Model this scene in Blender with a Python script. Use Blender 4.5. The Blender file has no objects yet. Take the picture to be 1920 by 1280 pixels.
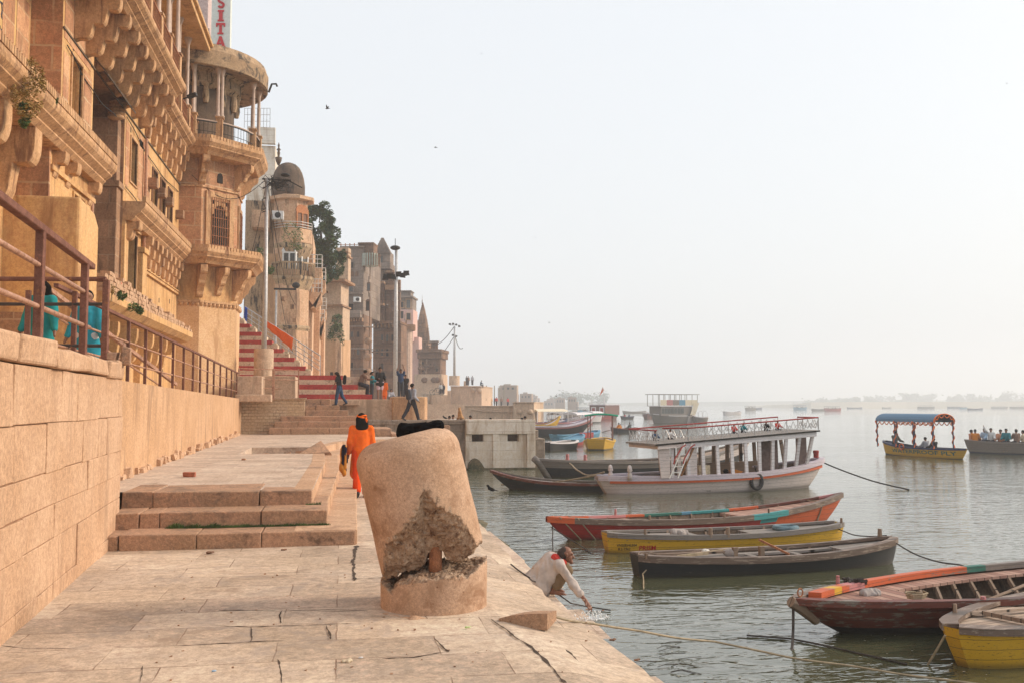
import bpy, bmesh, math, random
import numpy as np
from mathutils import Matrix, Vector, noise as mnoise
random.seed(7)
R=math.radians
sc=bpy.context.scene
# ---------------------------------------------------------------- camera
CAM_H=1.9; YAW=R(10.08); TILT=math.atan(117/1800.0)
cam=bpy.data.cameras.new("Camera"); camo=bpy.data.objects.new("Camera",cam); sc.collection.objects.link(camo)
cam.sensor_width=36; cam.lens=33.75; cam.clip_end=20000; cam.clip_start=0.1
camo.location=(0,0,CAM_H); camo.rotation_euler=(math.pi/2+TILT,0,-YAW)
sc.camera=camo
# ---------------------------------------------------------------- light
SUN_EL=R(27); SUN_AZ=R(88)      # azimuth measured from +Y towards +X
w=bpy.data.worlds.new("World"); sc.world=w; w.use_nodes=True
nt=w.node_tree; bg=nt.nodes['Background']
sky=nt.nodes.new('ShaderNodeTexSky'); sky.sky_type='NISHITA'; sky.sun_disc=False
sky.sun_elevation=SUN_EL; sky.sun_rotation=SUN_AZ; sky.dust_density=6; sky.air_density=1.3; sky.ozone_density=1.0
mx=nt.nodes.new('ShaderNodeMixRGB'); mx.blend_type='MIX'; mx.inputs[0].default_value=0.72
mx.inputs[2].default_value=(9.1,9.4,9.7,1)     # milky river-morning air over the clear-sky model
nt.links.new(sky.outputs[0],mx.inputs[1]); nt.links.new(mx.outputs[0],bg.inputs[0])
bg.inputs[1].default_value=0.115
sl=bpy.data.lights.new("Sun",'SUN'); so=bpy.data.objects.new("Sun",sl); sc.collection.objects.link(so)
sl.energy=3.2; sl.angle=R(14); sl.color=(1.0,0.84,0.67)
sd=Vector((math.sin(SUN_AZ)*math.cos(SUN_EL),math.cos(SUN_AZ)*math.cos(SUN_EL),math.sin(SUN_EL)))
so.rotation_euler=sd.to_track_quat('Z','Y').to_euler()
sc.view_settings.view_transform='Standard'; sc.view_settings.look='None'
sc.view_settings.exposure=0.10; sc.view_settings.gamma=1.0
sc.render.engine='CYCLES'
sc.cycles.use_denoising=True; sc.cycles.max_bounces=6; sc.cycles.volume_bounces=2
sc.cycles.diffuse_bounces=3; sc.cycles.glossy_bounces=3; sc.cycles.caustics_reflective=False
# ---------------------------------------------------------------- rays
def ray(px,py):
    xc=(px-960)/1800.0; yc=(640-py)/1800.0
    fw=math.cos(TILT)-yc*math.sin(TILT); up=math.sin(TILT)+yc*math.cos(TILT)
    x=xc/fw; z=up/fw
    return Vector((math.sin(YAW)+math.cos(YAW)*x, math.cos(YAW)-math.sin(YAW)*x, z))
O=Vector((0,0,CAM_H))
def PD(px,py,D): return O+ray(px,py)*D
def PZ(px,py,z):
    r=ray(px,py); return O+r*((z-CAM_H)/r.z)
def PX(px,py,X):
    r=ray(px,py); return O+r*(X/r.x)
def PY(px,py,Y):
    r=ray(px,py); return O+r*(Y/r.y)
# ---------------------------------------------------------------- mesh builder
class MB:
    def __init__(s,M=None): s.v=[]; s.f=[]; s.m=[]; s.M=M
    def add(s,vs,fs,mi=0):
        b=len(s.v)
        if s.M is not None: vs=[s.M@Vector(p) for p in vs]
        s.v+= [tuple(p) for p in vs]; s.f+=[tuple(b+i for i in f) for f in fs]; s.m+=[mi]*len(fs)
        return s
    def box(s,x0,x1,y0,y1,z0,z1,mi=0,j=0.0):
        vs=[(x,y,z) for z in(z0,z1) for y in(y0,y1) for x in(x0,x1)]
        if j: vs=[tuple(c+random.uniform(-j,j) for c in p) for p in vs]
        return s.add(vs,[(0,2,3,1),(4,5,7,6),(0,1,5,4),(2,6,7,3),(0,4,6,2),(1,3,7,5)],mi)
    def bar(s,a,b,w,h=None,mi=0,up=(0,0,1)):
        h=h or w; a=Vector(a); b=Vector(b); d=(b-a)
        if d.length<1e-6: return s
        d.normalize(); u=Vector(up)
        if abs(d.dot(u))>0.97: u=Vector((0,1,0))
        sx=d.cross(u).normalized()*(w/2); sz=sx.cross(d).normalized()*(h/2)
        vs=[a-sx-sz,a+sx-sz,a+sx+sz,a-sx+sz,b-sx-sz,b+sx-sz,b+sx+sz,b-sx+sz]
        return s.add(vs,[(0,3,2,1),(4,5,6,7),(0,1,5,4),(1,2,6,5),(2,3,7,6),(3,0,4,7)],mi)
    def tube(s,pts,r,n=8,mi=0,cap=True):
        pts=[Vector(p) for p in pts]; k=len(pts)
        rr=r if isinstance(r,(list,tuple)) else [r]*k
        rings=[]; prev=None
        for i,p in enumerate(pts):
            d=(pts[min(i+1,k-1)]-pts[max(i-1,0)])
            d=d.normalized() if d.length>1e-9 else Vector((0,0,1))
            if prev is None:
                u=Vector((0,0,1)) if abs(d.z)<0.9 else Vector((1,0,0))
                sx=d.cross(u).normalized()
            else:
                sx=(prev-d*prev.dot(d)); sx=sx.normalized() if sx.length>1e-9 else d.orthogonal().normalized()
            prev=sx; sy=d.cross(sx)
            rings.append([p+(sx*math.cos(2*math.pi*q/n)+sy*math.sin(2*math.pi*q/n))*rr[i] for q in range(n)])
        vs=[v for r_ in rings for v in r_]; fs=[]
        for i in range(k-1):
            for q in range(n):
                a=i*n+q; b=i*n+(q+1)%n; fs.append((a,b,b+n,a+n))
        if cap: fs.append(tuple(range(n-1,-1,-1))); fs.append(tuple((k-1)*n+q for q in range(n)))
        return s.add(vs,fs,mi)
    def lathe(s,cx,cy,prof,n=24,mi=0,a0=0,a1=360,rot=0,cap=True):
        full=abs(a1-a0)>=359.9; k=n if full else n+1
        vs=[];fs=[]
        for r_,z in prof:
            for q in range(k):
                t=R(a0+rot+(a1-a0)*q/n); vs.append((cx+r_*math.cos(t),cy+r_*math.sin(t),z))
        for i in range(len(prof)-1):
            for q in range(n):
                a=i*k+q; b=i*k+((q+1)%k); fs.append((a,b,b+k,a+k))
        if cap and full:
            fs.append(tuple(range(k-1,-1,-1))); fs.append(tuple((len(prof)-1)*k+q for q in range(k)))
        return s.add(vs,fs,mi)
    def prism(s,poly,z0,z1,mi=0):
        n=len(poly); vs=[(p[0],p[1],z0) for p in poly]+[(p[0],p[1],z1) for p in poly]
        fs=[tuple(range(n-1,-1,-1)),tuple(range(n,2*n))]+[(i,(i+1)%n,n+(i+1)%n,n+i) for i in range(n)]
        return s.add(vs,fs,mi)
    def ext(s,poly,a,b,axis='x',mi=0):
        """extrude a 2-D outline between a and b along an axis; outline is in the other two coordinates"""
        n=len(poly)
        def P(p,c):
            return (c,p[0],p[1]) if axis=='x' else ((p[0],c,p[1]) if axis=='y' else (p[0],p[1],c))
        vs=[P(p,a) for p in poly]+[P(p,b) for p in poly]
        fs=[tuple(range(n-1,-1,-1)),tuple(range(n,2*n))]+[(i,(i+1)%n,n+(i+1)%n,n+i) for i in range(n)]
        return s.add(vs,fs,mi)
    def ell(s,c,r,nu=12,nv=8,mi=0):
        vs=[];fs=[]
        for j in range(nv+1):
            t=math.pi*j/nv
            for i in range(nu):
                p=2*math.pi*i/nu; vs.append((c[0]+r[0]*math.sin(t)*math.cos(p),c[1]+r[1]*math.sin(t)*math.sin(p),c[2]+r[2]*math.cos(t)))
        for j in range(nv):
            for i in range(nu):
                a=j*nu+i;b=j*nu+(i+1)%nu; fs.append((a,a+nu,b+nu,b))
        return s.add(vs,fs,mi)
    def wall(s,u0,u1,z0,z1,y,holes,dep,mi=0):
        """panel in the local x-z plane at y, openings cut out with reveals of depth dep (towards -y)"""
        us=sorted(set([u0,u1]+[h[0] for h in holes]+[h[1] for h in holes])); zs=sorted(set([z0,z1]+[h[2] for h in holes]+[h[3] for h in holes]))
        us=[u for u in us if u0<=u<=u1]; zs=[z for z in zs if z0<=z<=z1]
        for i in range(len(us)-1):
            for j in range(len(zs)-1):
                cu=(us[i]+us[i+1])/2; cz=(zs[j]+zs[j+1])/2
                if any(h[0]<cu<h[1] and h[2]<cz<h[3] for h in holes): continue
                s.add([(us[i],y,zs[j]),(us[i+1],y,zs[j]),(us[i+1],y,zs[j+1]),(us[i],y,zs[j+1])],[(0,1,2,3)],mi)
        for h in holes:
            a,b,c,d=h; v=[(a,y,c),(b,y,c),(b,y,d),(a,y,d),(a,y-dep,c),(b,y-dep,c),(b,y-dep,d),(a,y-dep,d)]
            s.add(v,[(0,4,5,1),(1,5,6,2),(2,6,7,3),(3,7,4,0)],mi)
        return s
    def build(s,name,mats,parent=None,bev=0,smooth=False,label=None,auto=False):
        me=bpy.data.meshes.new(name)
        vs=s.v
        rt=parent
        while rt is not None and rt.parent is not None: rt=rt.parent
        if rt is not None and rt.get('_w',0):
            Mi=rt['_wm']; L=Vector(rt['_wl']); c,sn=math.cos(-Mi),math.sin(-Mi)
            vs=[((x-L.x)*c-(y-L.y)*sn,(x-L.x)*sn+(y-L.y)*c,z-L.z) for x,y,z in vs]
        me.from_pydata(vs,[],s.f); 
        if not isinstance(mats,(list,tuple)): mats=[mats]
        for m in mats: me.materials.append(m)
        if any(s.m): me.polygons.foreach_set('material_index',s.m)
        bm=bmesh.new(); bm.from_mesh(me)
        bmesh.ops.recalc_face_normals(bm,faces=bm.faces)
        bm.to_mesh(me); bm.free()
        if smooth: me.polygons.foreach_set('use_smooth',[True]*len(me.polygons))
        if auto:
            me.polygons.foreach_set('use_smooth',[True]*len(me.polygons)); me.set_sharp_from_angle(angle=R(35))
        o=bpy.data.objects.new(name,me); sc.collection.objects.link(o)
        if parent is not None: o.parent=parent
        if bev:
            b=o.modifiers.new('Bevel','BEVEL'); b.width=bev; b.segments=2 if bev>0.008 else 1; b.limit_method='ANGLE'; b.angle_limit=R(40)
        if label: o['label']=label
        return o
def tag(o,label,cat,group=None):
    o['label']=label; o['category']=cat
    if group: o['group']=group
    return o
def T(name,label,cat,loc=(0,0,0),rz=0,group=None,world=True):
    """an Empty at the base of a thing; with world=True its meshes are given in world coordinates"""
    o=bpy.data.objects.new(name,None); sc.collection.objects.link(o); o.empty_display_size=0.2
    o.location=loc; o.rotation_euler=(0,0,rz); tag(o,label,cat,group)
    if world: o['_w']=1; o['_wm']=rz; o['_wl']=list(loc)
    return o
def struct(o,kind='structure'): o['kind']=kind; return o
def copy_tree(o,parent=None):
    c=o.copy(); sc.collection.objects.link(c)
    if parent is not None: c.parent=parent
    for ch in list(o.children): copy_tree(ch,c)
    return c
# ---------------------------------------------------------------- implicit surfaces (continuous bodies, broken concrete)
def mesh_from_field(name,F,lo,hi,h,mats,parent=None,matfn=None,smooth=True):
    """surface nets on the zero set of F (negative inside)"""
    lo=np.array(lo,float); n=np.ceil((np.array(hi)-lo)/h).astype(int)+1
    ax=[lo[i]+h*np.arange(n[i]) for i in range(3)]
    X,Y,Z=np.meshgrid(*ax,indexing='ij'); D=F(X,Y,Z); ins=D<0
    c=np.zeros(tuple(n-1),int)
    for i in (0,1):
        for j in (0,1):
            for k in (0,1):
                c+=ins[i:n[0]-1+i,j:n[1]-1+j,k:n[2]-1+k]
    act=(c>0)&(c<8); idx=-np.ones(act.shape,int); cells=np.argwhere(act); idx[act]=np.arange(len(cells))
    P=np.zeros((len(cells),3)); W=np.zeros(len(cells))
    off=[(0,0,0),(1,0,0),(0,1,0),(1,1,0),(0,0,1),(1,0,1),(0,1,1),(1,1,1)]
    for a in range(8):
        for b in range(a+1,8):
            if sum(abs(off[a][q]-off[b][q]) for q in range(3))!=1: continue
            A=cells+off[a]; B=cells+off[b]
            da=D[A[:,0],A[:,1],A[:,2]]; db=D[B[:,0],B[:,1],B[:,2]]
            m=(da<0)!=(db<0); t=np.where(m,da/np.where(m,da-db,1),0)
            p=A+(np.array(off[b])-np.array(off[a]))*t[:,None]
            P[m]+=p[m]; W[m]+=1
    P=lo+P/W[:,None]*h; fs=[]
    for axi in range(3):
        o1,o2=[q for q in range(3) if q!=axi]
        sl0=[slice(None)]*3; sl1=[slice(None)]*3; sl0[axi]=slice(0,-1); sl1[axi]=slice(1,None)
        cr=ins[tuple(sl0)]!=ins[tuple(sl1)]
        e=np.argwhere(cr); e=e[(e[:,o1]>0)&(e[:,o2]>0)&(e[:,o1]<n[o1]-1)&(e[:,o2]<n[o2]-1)]
        if not len(e): continue
        d1=np.zeros(3,int);d1[o1]=1;d2=np.zeros(3,int);d2[o2]=1
        q=[idx[tuple((e-k).T)] for k in (0*d1,d1,d1+d2,d2)]
        f=np.stack(q,1); flip=ins[tuple(e.T)]
        if axi==1: flip=~flip
        f[flip]=f[flip][:,::-1]; fs.append(f)
    fs=np.concatenate(fs); fs=fs[(fs>=0).all(1)]
    me=bpy.data.meshes.new(name); me.from_pydata(P.tolist(),[],fs[:,::-1].tolist())
    if not isinstance(mats,(list,tuple)): mats=[mats]
    for m in mats: me.materials.append(m)
    if matfn is not None:
        C=P[fs].mean(1); me.polygons.foreach_set('material_index',matfn(C[:,0],C[:,1],C[:,2]).astype(int).tolist())
    if smooth: me.polygons.foreach_set('use_smooth',[True]*len(me.polygons))
    o=bpy.data.objects.new(name,me); sc.collection.objects.link(o)
    if parent is not None: o.parent=parent
    return o
_rs=np.random.RandomState(3); _L=_rs.rand(32,32,32)
def vnoise(X,Y,Z,s,o=0):
    x=X*s+o;y=Y*s+o*1.7;z=Z*s+o*.3
    xi=np.floor(x).astype(int);yi=np.floor(y).astype(int);zi=np.floor(z).astype(int)
    fx=x-xi;fy=y-yi;fz=z-zi; fx=fx*fx*(3-2*fx);fy=fy*fy*(3-2*fy);fz=fz*fz*(3-2*fz)
    def g(a,b,c): return _L[(xi+a)%32,(yi+b)%32,(zi+c)%32]
    r=0
    for a in(0,1):
        for b in(0,1):
            for c in(0,1):
                r=r+g(a,b,c)*(fx if a else 1-fx)*(fy if b else 1-fy)*(fz if c else 1-fz)
    return r-0.5
def smin(a,b,k):
    h=np.clip(0.5+0.5*(b-a)/k,0,1); return b*(1-h)+a*h-k*h*(1-h)
def cap(a,b,ra,rb,s=(1,1,1)):
    a=np.array(a,float);b=np.array(b,float); s=np.array(s,float)
    def f(X,Y,Z):
        q=[(X-a[0])/s[0],(Y-a[1])/s[1],(Z-a[2])/s[2]]; d=(b-a)/s; L=float(d@d)+1e-9
        t=np.clip((q[0]*d[0]+q[1]*d[1]+q[2]*d[2])/L,0,1)
        return (np.sqrt((q[0]-d[0]*t)**2+(q[1]-d[1]*t)**2+(q[2]-d[2]*t)**2)-(ra+(rb-ra)*t))*min(s)
    pts=np.array([a,b]); r=max(ra,rb)*max(s)
    f.lo=pts.min(0)-r; f.hi=pts.max(0)+r
    return f
def blob(name,prims,h,mat,parent=None,k=0.03,wr=0,smooth=True):
    lo=np.min([p.lo for p in prims],0)-2.5*h-wr; hi=np.max([p.hi for p in prims],0)+2.5*h+wr
    def F(X,Y,Z):
        d=None
        for p in prims:
            e=p(X,Y,Z); d=e if d is None else smin(d,e,k)
        if wr: d=d+wr*(.7*vnoise(X,Y,Z,9)+1.1*np.abs(vnoise(X,Y,Z*.3,17,5))-.2)*2.0
        return d
    return mesh_from_field(name,F,lo,hi,h,mat,parent,smooth=smooth)
# ---------------------------------------------------------------- materials
class NG:
    def __init__(s,name,rough=0.9,spec=0.3):
        s.m=bpy.data.materials.new(name); s.m.use_nodes=True; s.t=s.m.node_tree; s.b=s.t.nodes['Principled BSDF']
        s.b.inputs['Roughness'].default_value=rough; s.b.inputs['Specular IOR Level'].default_value=spec
        s.tc=s.t.nodes.new('ShaderNodeTexCoord'); s.co=s.tc.outputs['Object']
    def n(s,t,**k):
        o=s.t.nodes.new(t)
        for a,b in k.items(): setattr(o,a,b)
        return o
    def l(s,a,b): s.t.links.new(a,b)
    def noise(s,scale,detail=4,rough=0.6,vec=None,dist=0):
        o=s.n('ShaderNodeTexNoise'); o.inputs['Scale'].default_value=scale; o.inputs['Detail'].default_value=detail
        o.inputs['Roughness'].default_value=rough; o.inputs['Distortion'].default_value=dist; s.l(vec or s.co,o.inputs['Vector']); return o.outputs[0]
    def ramp(s,f,a,b,ca=0.0,cb=1.0):
        o=s.n('ShaderNodeMapRange'); o.inputs[1].default_value=a; o.inputs[2].default_value=b; o.inputs[3].default_value=ca; o.inputs[4].default_value=cb
        o.interpolation_type='SMOOTHSTEP'; s.l(f,o.inputs[0]); return o.outputs[0]
    def mix(s,f,a,b,mode='MIX'):
        o=s.n('ShaderNodeMixRGB',blend_type=mode)
        for i,x in ((0,f),(1,a),(2,b)):
            if isinstance(x,(int,float)): o.inputs[i].default_value=x if i==0 else (x,x,x,1)
            elif isinstance(x,(tuple,list)): o.inputs[i].default_value=(*x[:3],1)
            else: s.l(x,o.inputs[i])
        return o.outputs[0]
    def math(s,op,a,b=0.0):
        o=s.n('ShaderNodeMath',operation=op)
        for i,x in ((0,a),(1,b)):
            if isinstance(x,(int,float)): o.inputs[i].default_value=x
            else: s.l(x,o.inputs[i])
        return o.outputs[0]
    def scale(s,v):
        o=s.n('ShaderNodeMapping'); o.inputs['Scale'].default_value=v; s.l(s.co,o.inputs['Vector']); return o.outputs[0]
    def wallvec(s):
        a=s.n('ShaderNodeSeparateXYZ'); s.l(s.co,a.inputs[0]); c=s.n('ShaderNodeCombineXYZ')
        s.l(s.math('ADD',a.outputs[0],a.outputs[1]),c.inputs[0]); s.l(a.outputs[2],c.inputs[1]); return c.outputs[0]
    def bump(s,h,strength=0.5,dist=0.02,nrm=None):
        o=s.n('ShaderNodeBump'); o.inputs['Strength'].default_value=strength; o.inputs['Distance'].default_value=dist; s.l(h,o.inputs['Height'])
        if nrm is not None: s.l(nrm,o.inputs['Normal'])
        return o.outputs[0]
    def out(s,col,nrm=None,rough=None):
        if isinstance(col,(tuple,list)): s.b.inputs['Base Color'].default_value=(*col[:3],1)
        else: s.l(col,s.b.inputs['Base Color'])
        if nrm is not None: s.l(nrm,s.b.inputs['Normal'])
        if rough is not None: s.l(rough,s.b.inputs['Roughness'])
        return s.m
def surf(name,c1,c2,stain=None,st=(0.55,0.7),sc_=0.8,brick=None,bump=0.5,bs=14,rough=0.9,floor=False,streak=True,bd=0.02,spot=None,spec=0.3,grime=None):
    g=NG(name,rough,spec)
    n1=g.noise(sc_,6,0.65); col=g.mix(g.ramp(n1,0.35,0.65),c1,c2)
    n2=g.noise(bs,6,0.78); nf=g.noise(bs*3.3,4,0.8); col=g.mix(0.62,col,g.mix(g.ramp(g.math('ADD',g.math('MULTIPLY',n2,0.6),g.math('MULTIPLY',nf,0.4)),0.33,0.67),0.22,0.80),'OVERLAY')
    if stain:
        v=g.scale((1.6,1.6,0.28)) if streak else g.co
        n3=g.noise(sc_*1.7,5,0.7,v,0.4); col=g.mix(g.ramp(n3,*st),col,stain)
    if grime:
        v=g.scale((0.9,0.9,0.16)) if streak else g.co
        n4=g.noise(2.6,7,0.75,v,0.8); n5=g.noise(0.45,3,0.6)
        col=g.mix(g.math('MULTIPLY',g.ramp(n4,0.47,0.66),g.ramp(n5,0.35,0.62,0.15,0.85)),col,grime)
        n6=g.noise(6.5,6,0.8,None,1.2); col=g.mix(g.ramp(n6,0.60,0.72,0,0.55),col,tuple(x*0.5 for x in c1))
    h=n2
    if brick:
        bw,bh,mc,mw,varn=brick
        vec=g.co if floor else g.wallvec()
        nz=g.n('ShaderNodeVectorMath',operation='SCALE'); 
        nn=g.n('ShaderNodeTexNoise'); nn.inputs['Scale'].default_value=3; g.l(g.co,nn.inputs['Vector'])
        g.l(nn.outputs['Color'],nz.inputs[0]); nz.inputs['Scale'].default_value=mw*(5 if floor else 1.6)
        ad=g.n('ShaderNodeVectorMath',operation='ADD'); g.l(vec,ad.inputs[0]); g.l(nz.outputs[0],ad.inputs[1])
        b=g.n('ShaderNodeTexBrick'); b.inputs['Scale'].default_value=1; b.inputs['Brick Width'].default_value=bw; b.inputs['Row Height'].default_value=bh
        b.inputs['Mortar Size'].default_value=mw; b.inputs['Mortar Smooth'].default_value=0.3; b.offset=0.37; b.squash=1.0
        b.inputs['Color1'].default_value=(0,0,0,1); b.inputs['Color2'].default_value=(1,1,1,1); b.inputs['Mortar'].default_value=(0.5,0.5,0.5,1)
        g.l(ad.outputs[0],b.inputs['Vector'])
        col=g.mix(varn,col,g.mix(b.outputs['Color'],0.3,0.72),'OVERLAY')
        msk=g.math('MULTIPLY',b.outputs['Fac'],g.ramp(g.noise(1.3,4),0.40,0.6,0.15 if floor else 0.3,1.0))
        col=g.mix(g.math('MULTIPLY',msk,0.85),col,mc)
        h=g.math('SUBTRACT',g.math('MULTIPLY',n2,0.5),g.math('MULTIPLY',msk,1.2))
    if spot:
        v=g.n('ShaderNodeTexVoronoi'); v.inputs['Scale'].default_value=spot[0]; g.l(g.co,v.inputs['Vector'])
        sp=g.ramp(v.outputs['Distance'],spot[1],spot[1]*0.6); sp=g.math('MULTIPLY',sp,g.ramp(g.noise(2.3),0.5,0.6)); col=g.mix(sp,col,spot[2]); h=g.math('SUBTRACT',h,sp)
    return g.out(col,g.bump(h,bump,bd))
def paint(name,c,worn=(0.20,0.17,0.14),amt=0.5,along=(0.7,3,6),rough=0.55,dark=(0.03,0.028,0.025),sc_=3.0,spec=0.35):
    """old boat paint: base colour, scraped to grey wood, dark grime"""
    g=NG(name,rough,spec); v=g.scale(along)
    n=g.noise(sc_,8,0.72,v); n2=g.noise(sc_*4,6,0.7,v); n3=g.noise(1.1,4,0.6)
    c2=tuple(x*0.72 for x in c)
    a=g.n('ShaderNodeSeparateXYZ'); g.l(g.co,a.inputs[0]); zz=g.math('ADD',a.outputs[2],g.math('MULTIPLY',n,0.02)); seam=g.ramp(g.math('ABSOLUTE',g.math('SUBTRACT',g.math('FRACT',g.math('DIVIDE',zz,0.115)),0.5)),0.44,0.49)
    low=g.ramp(g.math('ADD',a.outputs[2],g.math('MULTIPLY',n3,0.10)),0.16,0.05,0,0.6)
    col=g.mix(n3,c,c2); col=g.mix(g.ramp(n,0.92-amt,1.0-amt),col,worn); col=g.mix(g.ramp(n2,0.56,0.68,0,0.75),col,dark); col=g.mix(g.math('MULTIPLY',seam,0.6),col,dark); col=g.mix(low,col,(0.05,0.045,0.03))
    return g.out(col,g.bump(n2,0.35,0.01))
def plain(name,c,rough=0.7,metal=0.0,var=0.3,s_=9,bump=0.0,spec=0.4):
    g=NG(name,rough,spec); g.b.inputs['Metallic'].default_value=metal
    n=g.noise(s_,4); col=g.mix(g.ramp(n,0.3,0.7),tuple(x*(1-var) for x in c),tuple(min(1,x*(1+var*.4)) for x in c))
    return g.out(col,g.bump(n,bump,0.01) if bump else None)
def planks(name,c1,c2,w_=0.09,axis=1,gap=(0.02,0.018,0.015),rough=0.85):
    g=NG(name,rough); a=g.n('ShaderNodeSeparateXYZ'); g.l(g.co,a.inputs[0])
    t=g.math('DIVIDE',a.outputs[axis],w_); fr=g.math('FRACT',t); fl=g.math('FLOOR',t)
    wn=g.n('ShaderNodeTexWhiteNoise',noise_dimensions='1D'); g.l(fl,wn.inputs['W'])
    sv=[6,6,6]; sv[1-axis if axis<2 else 0]=0.8
    n=g.noise(4,6,0.7,g.scale(tuple(sv)))
    col=g.mix(wn.outputs[0],c1,c2); col=g.mix(0.5,col,n,'OVERLAY')
    gm=g.ramp(g.math('ABSOLUTE',g.math('SUBTRACT',fr,0.5)),0.43,0.49); col=g.mix(gm,col,gap)
    return g.out(col,g.bump(g.math('SUBTRACT',g.math('MULTIPLY',n,0.3),gm),0.6,0.01))
Mt={}
# ghat masonry (the base colours carry the warm look, along with the low sun)
Mt['pave']=surf('paving_stone',(0.455,0.345,0.25),(0.56,0.44,0.335),stain=(0.32,0.225,0.16),st=(0.56,0.74),sc_=0.7,grime=(0.36,0.29,0.24),brick=(1.25,0.62,(0.20,0.12,0.08),0.006,0.45),bump=0.75,bs=9,floor=True,streak=False,bd=0.02)
Mt['pave2']=surf('worn_slab',(0.50,0.38,0.29),(0.60,0.47,0.37),stain=(0.36,0.26,0.19),st=(0.55,0.7),sc_=0.9,grime=(0.38,0.30,0.24),brick=(0.9,0.5,(0.28,0.19,0.13),0.005,0.3),bump=0.6,bs=11,floor=True,streak=False)
Mt['step']=surf('step_stone',grime=(0.22,0.16,0.12),c1=(0.43,0.265,0.165),c2=(0.52,0.31,0.20),stain=(0.20,0.12,0.08),st=(0.58,0.72),sc_=1.4,bump=1.0,bs=24,bd=0.03,streak=False)
Mt['ochre']=surf('ochre_wash',grime=(0.33,0.20,0.12),c1=(0.50,0.30,0.165),c2=(0.57,0.355,0.21),stain=(0.34,0.19,0.10),st=(0.56,0.74),sc_=1.0,bump=0.45,bs=18)
Mt['ochreblock']=surf('ochre_ashlar',grime=(0.36,0.22,0.14),c1=(0.50,0.31,0.19),c2=(0.59,0.385,0.25),stain=(0.34,0.19,0.11),st=(0.58,0.76),sc_=0.9,bump=0.6,bs=20)
Mt['palace']=surf('palace_plaster',grime=(0.30,0.16,0.08),c1=(0.60,0.35,0.145),c2=(0.66,0.41,0.20),stain=(0.38,0.19,0.08),st=(0.50,0.70),sc_=0.55,bump=0.5,bs=12)
Mt['redstone']=surf('red_sandstone',(0.46,0.22,0.12),(0.56,0.32,0.18),stain=(0.26,0.12,0.07),st=(0.55,0.7),sc_=0.7,brick=(1.15,0.62,(0.58,0.43,0.27),0.03,0.45),bump=0.5,bs=12)
Mt['carved']=surf('carved_sandstone',grime=(0.22,0.12,0.07),c1=(0.52,0.30,0.15),c2=(0.62,0.38,0.21),stain=(0.26,0.13,0.07),st=(0.50,0.68),sc_=1.3,bump=0.5,bs=14)
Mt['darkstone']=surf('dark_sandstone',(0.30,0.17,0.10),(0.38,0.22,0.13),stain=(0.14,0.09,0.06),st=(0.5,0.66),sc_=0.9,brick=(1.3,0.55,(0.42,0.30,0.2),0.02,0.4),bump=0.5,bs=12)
Mt['mould']=surf('mouldy_plaster',(0.40,0.28,0.18),(0.48,0.35,0.22),stain=(0.05,0.045,0.04),st=(0.50,0.62),sc_=1.3,bump=0.5,bs=12)
Mt['grime']=surf('dark_surface',(0.10,0.07,0.05),(0.17,0.12,0.085),stain=(0.05,0.04,0.035),st=(0.5,0.65),sc_=1.0,bump=0.5,bs=10)  # near-black surface for dome, awning, verandah core, vent backs and hull insides
Mt['peach']=surf('peach_wash',grime=(0.25,0.15,0.10),c1=(0.58,0.36,0.22),c2=(0.66,0.44,0.29),stain=(0.22,0.14,0.10),st=(0.52,0.70),sc_=0.5,bump=0.3,bs=8)
Mt['pinkgrey']=surf('pink_grey_wall',(0.50,0.38,0.36),(0.56,0.44,0.42),stain=(0.30,0.22,0.2),st=(0.58,0.7),sc_=0.5,bump=0.3,bs=8)
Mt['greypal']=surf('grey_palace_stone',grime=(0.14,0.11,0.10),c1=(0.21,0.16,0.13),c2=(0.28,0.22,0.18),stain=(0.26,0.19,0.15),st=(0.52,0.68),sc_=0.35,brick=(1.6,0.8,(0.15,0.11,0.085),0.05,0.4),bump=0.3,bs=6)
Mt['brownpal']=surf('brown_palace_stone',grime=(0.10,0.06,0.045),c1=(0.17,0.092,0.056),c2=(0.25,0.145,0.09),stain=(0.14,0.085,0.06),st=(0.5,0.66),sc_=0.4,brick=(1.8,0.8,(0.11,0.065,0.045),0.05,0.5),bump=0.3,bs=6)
Mt['tan']=surf('tan_ghat_wall',grime=(0.34,0.24,0.17),c1=(0.50,0.35,0.24),c2=(0.58,0.42,0.30),stain=(0.36,0.25,0.17),st=(0.55,0.72),sc_=0.35,bump=0.3,bs=6)
Mt['greystone']=surf('grey_ghat_stone',(0.27,0.215,0.17),(0.34,0.275,0.22),stain=(0.16,0.13,0.10),st=(0.54,0.7),sc_=0.6,brick=(1.1,0.42,(0.16,0.12,0.09),0.012,0.3),bump=0.6,bs=10)
Mt['limewash']=surf('lime_washed_wall',grime=(0.50,0.38,0.27),c1=(0.74,0.65,0.54),c2=(0.83,0.76,0.66),stain=(0.44,0.32,0.21),st=(0.5,0.72),sc_=0.6,bump=0.3,bs=9,brick=(6,0.42,(0.40,0.31,0.23),0.010,0.1))
Mt['moss']=surf('wet_moss_wall',(0.12,0.10,0.06),(0.20,0.16,0.10),stain=(0.05,0.06,0.03),st=(0.45,0.6),sc_=2,bump=0.6,bs=10,streak=False)
Mt['towerstone']=surf('tower_stone',(0.62,0.38,0.20),(0.69,0.45,0.26),stain=(0.50,0.29,0.15),st=(0.52,0.70),sc_=1.0,bump=0.5,bs=16)
Mt['brick']=surf('flaking_brick_wall',(0.56,0.40,0.25),(0.64,0.48,0.33),stain=(0.36,0.25,0.13),st=(0.58,0.72),sc_=1.2,brick=(0.26,0.13,(0.28,0.17,0.10),0.012,0.2),bump=1.0,bs=10,bd=0.04,streak=False)
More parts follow.
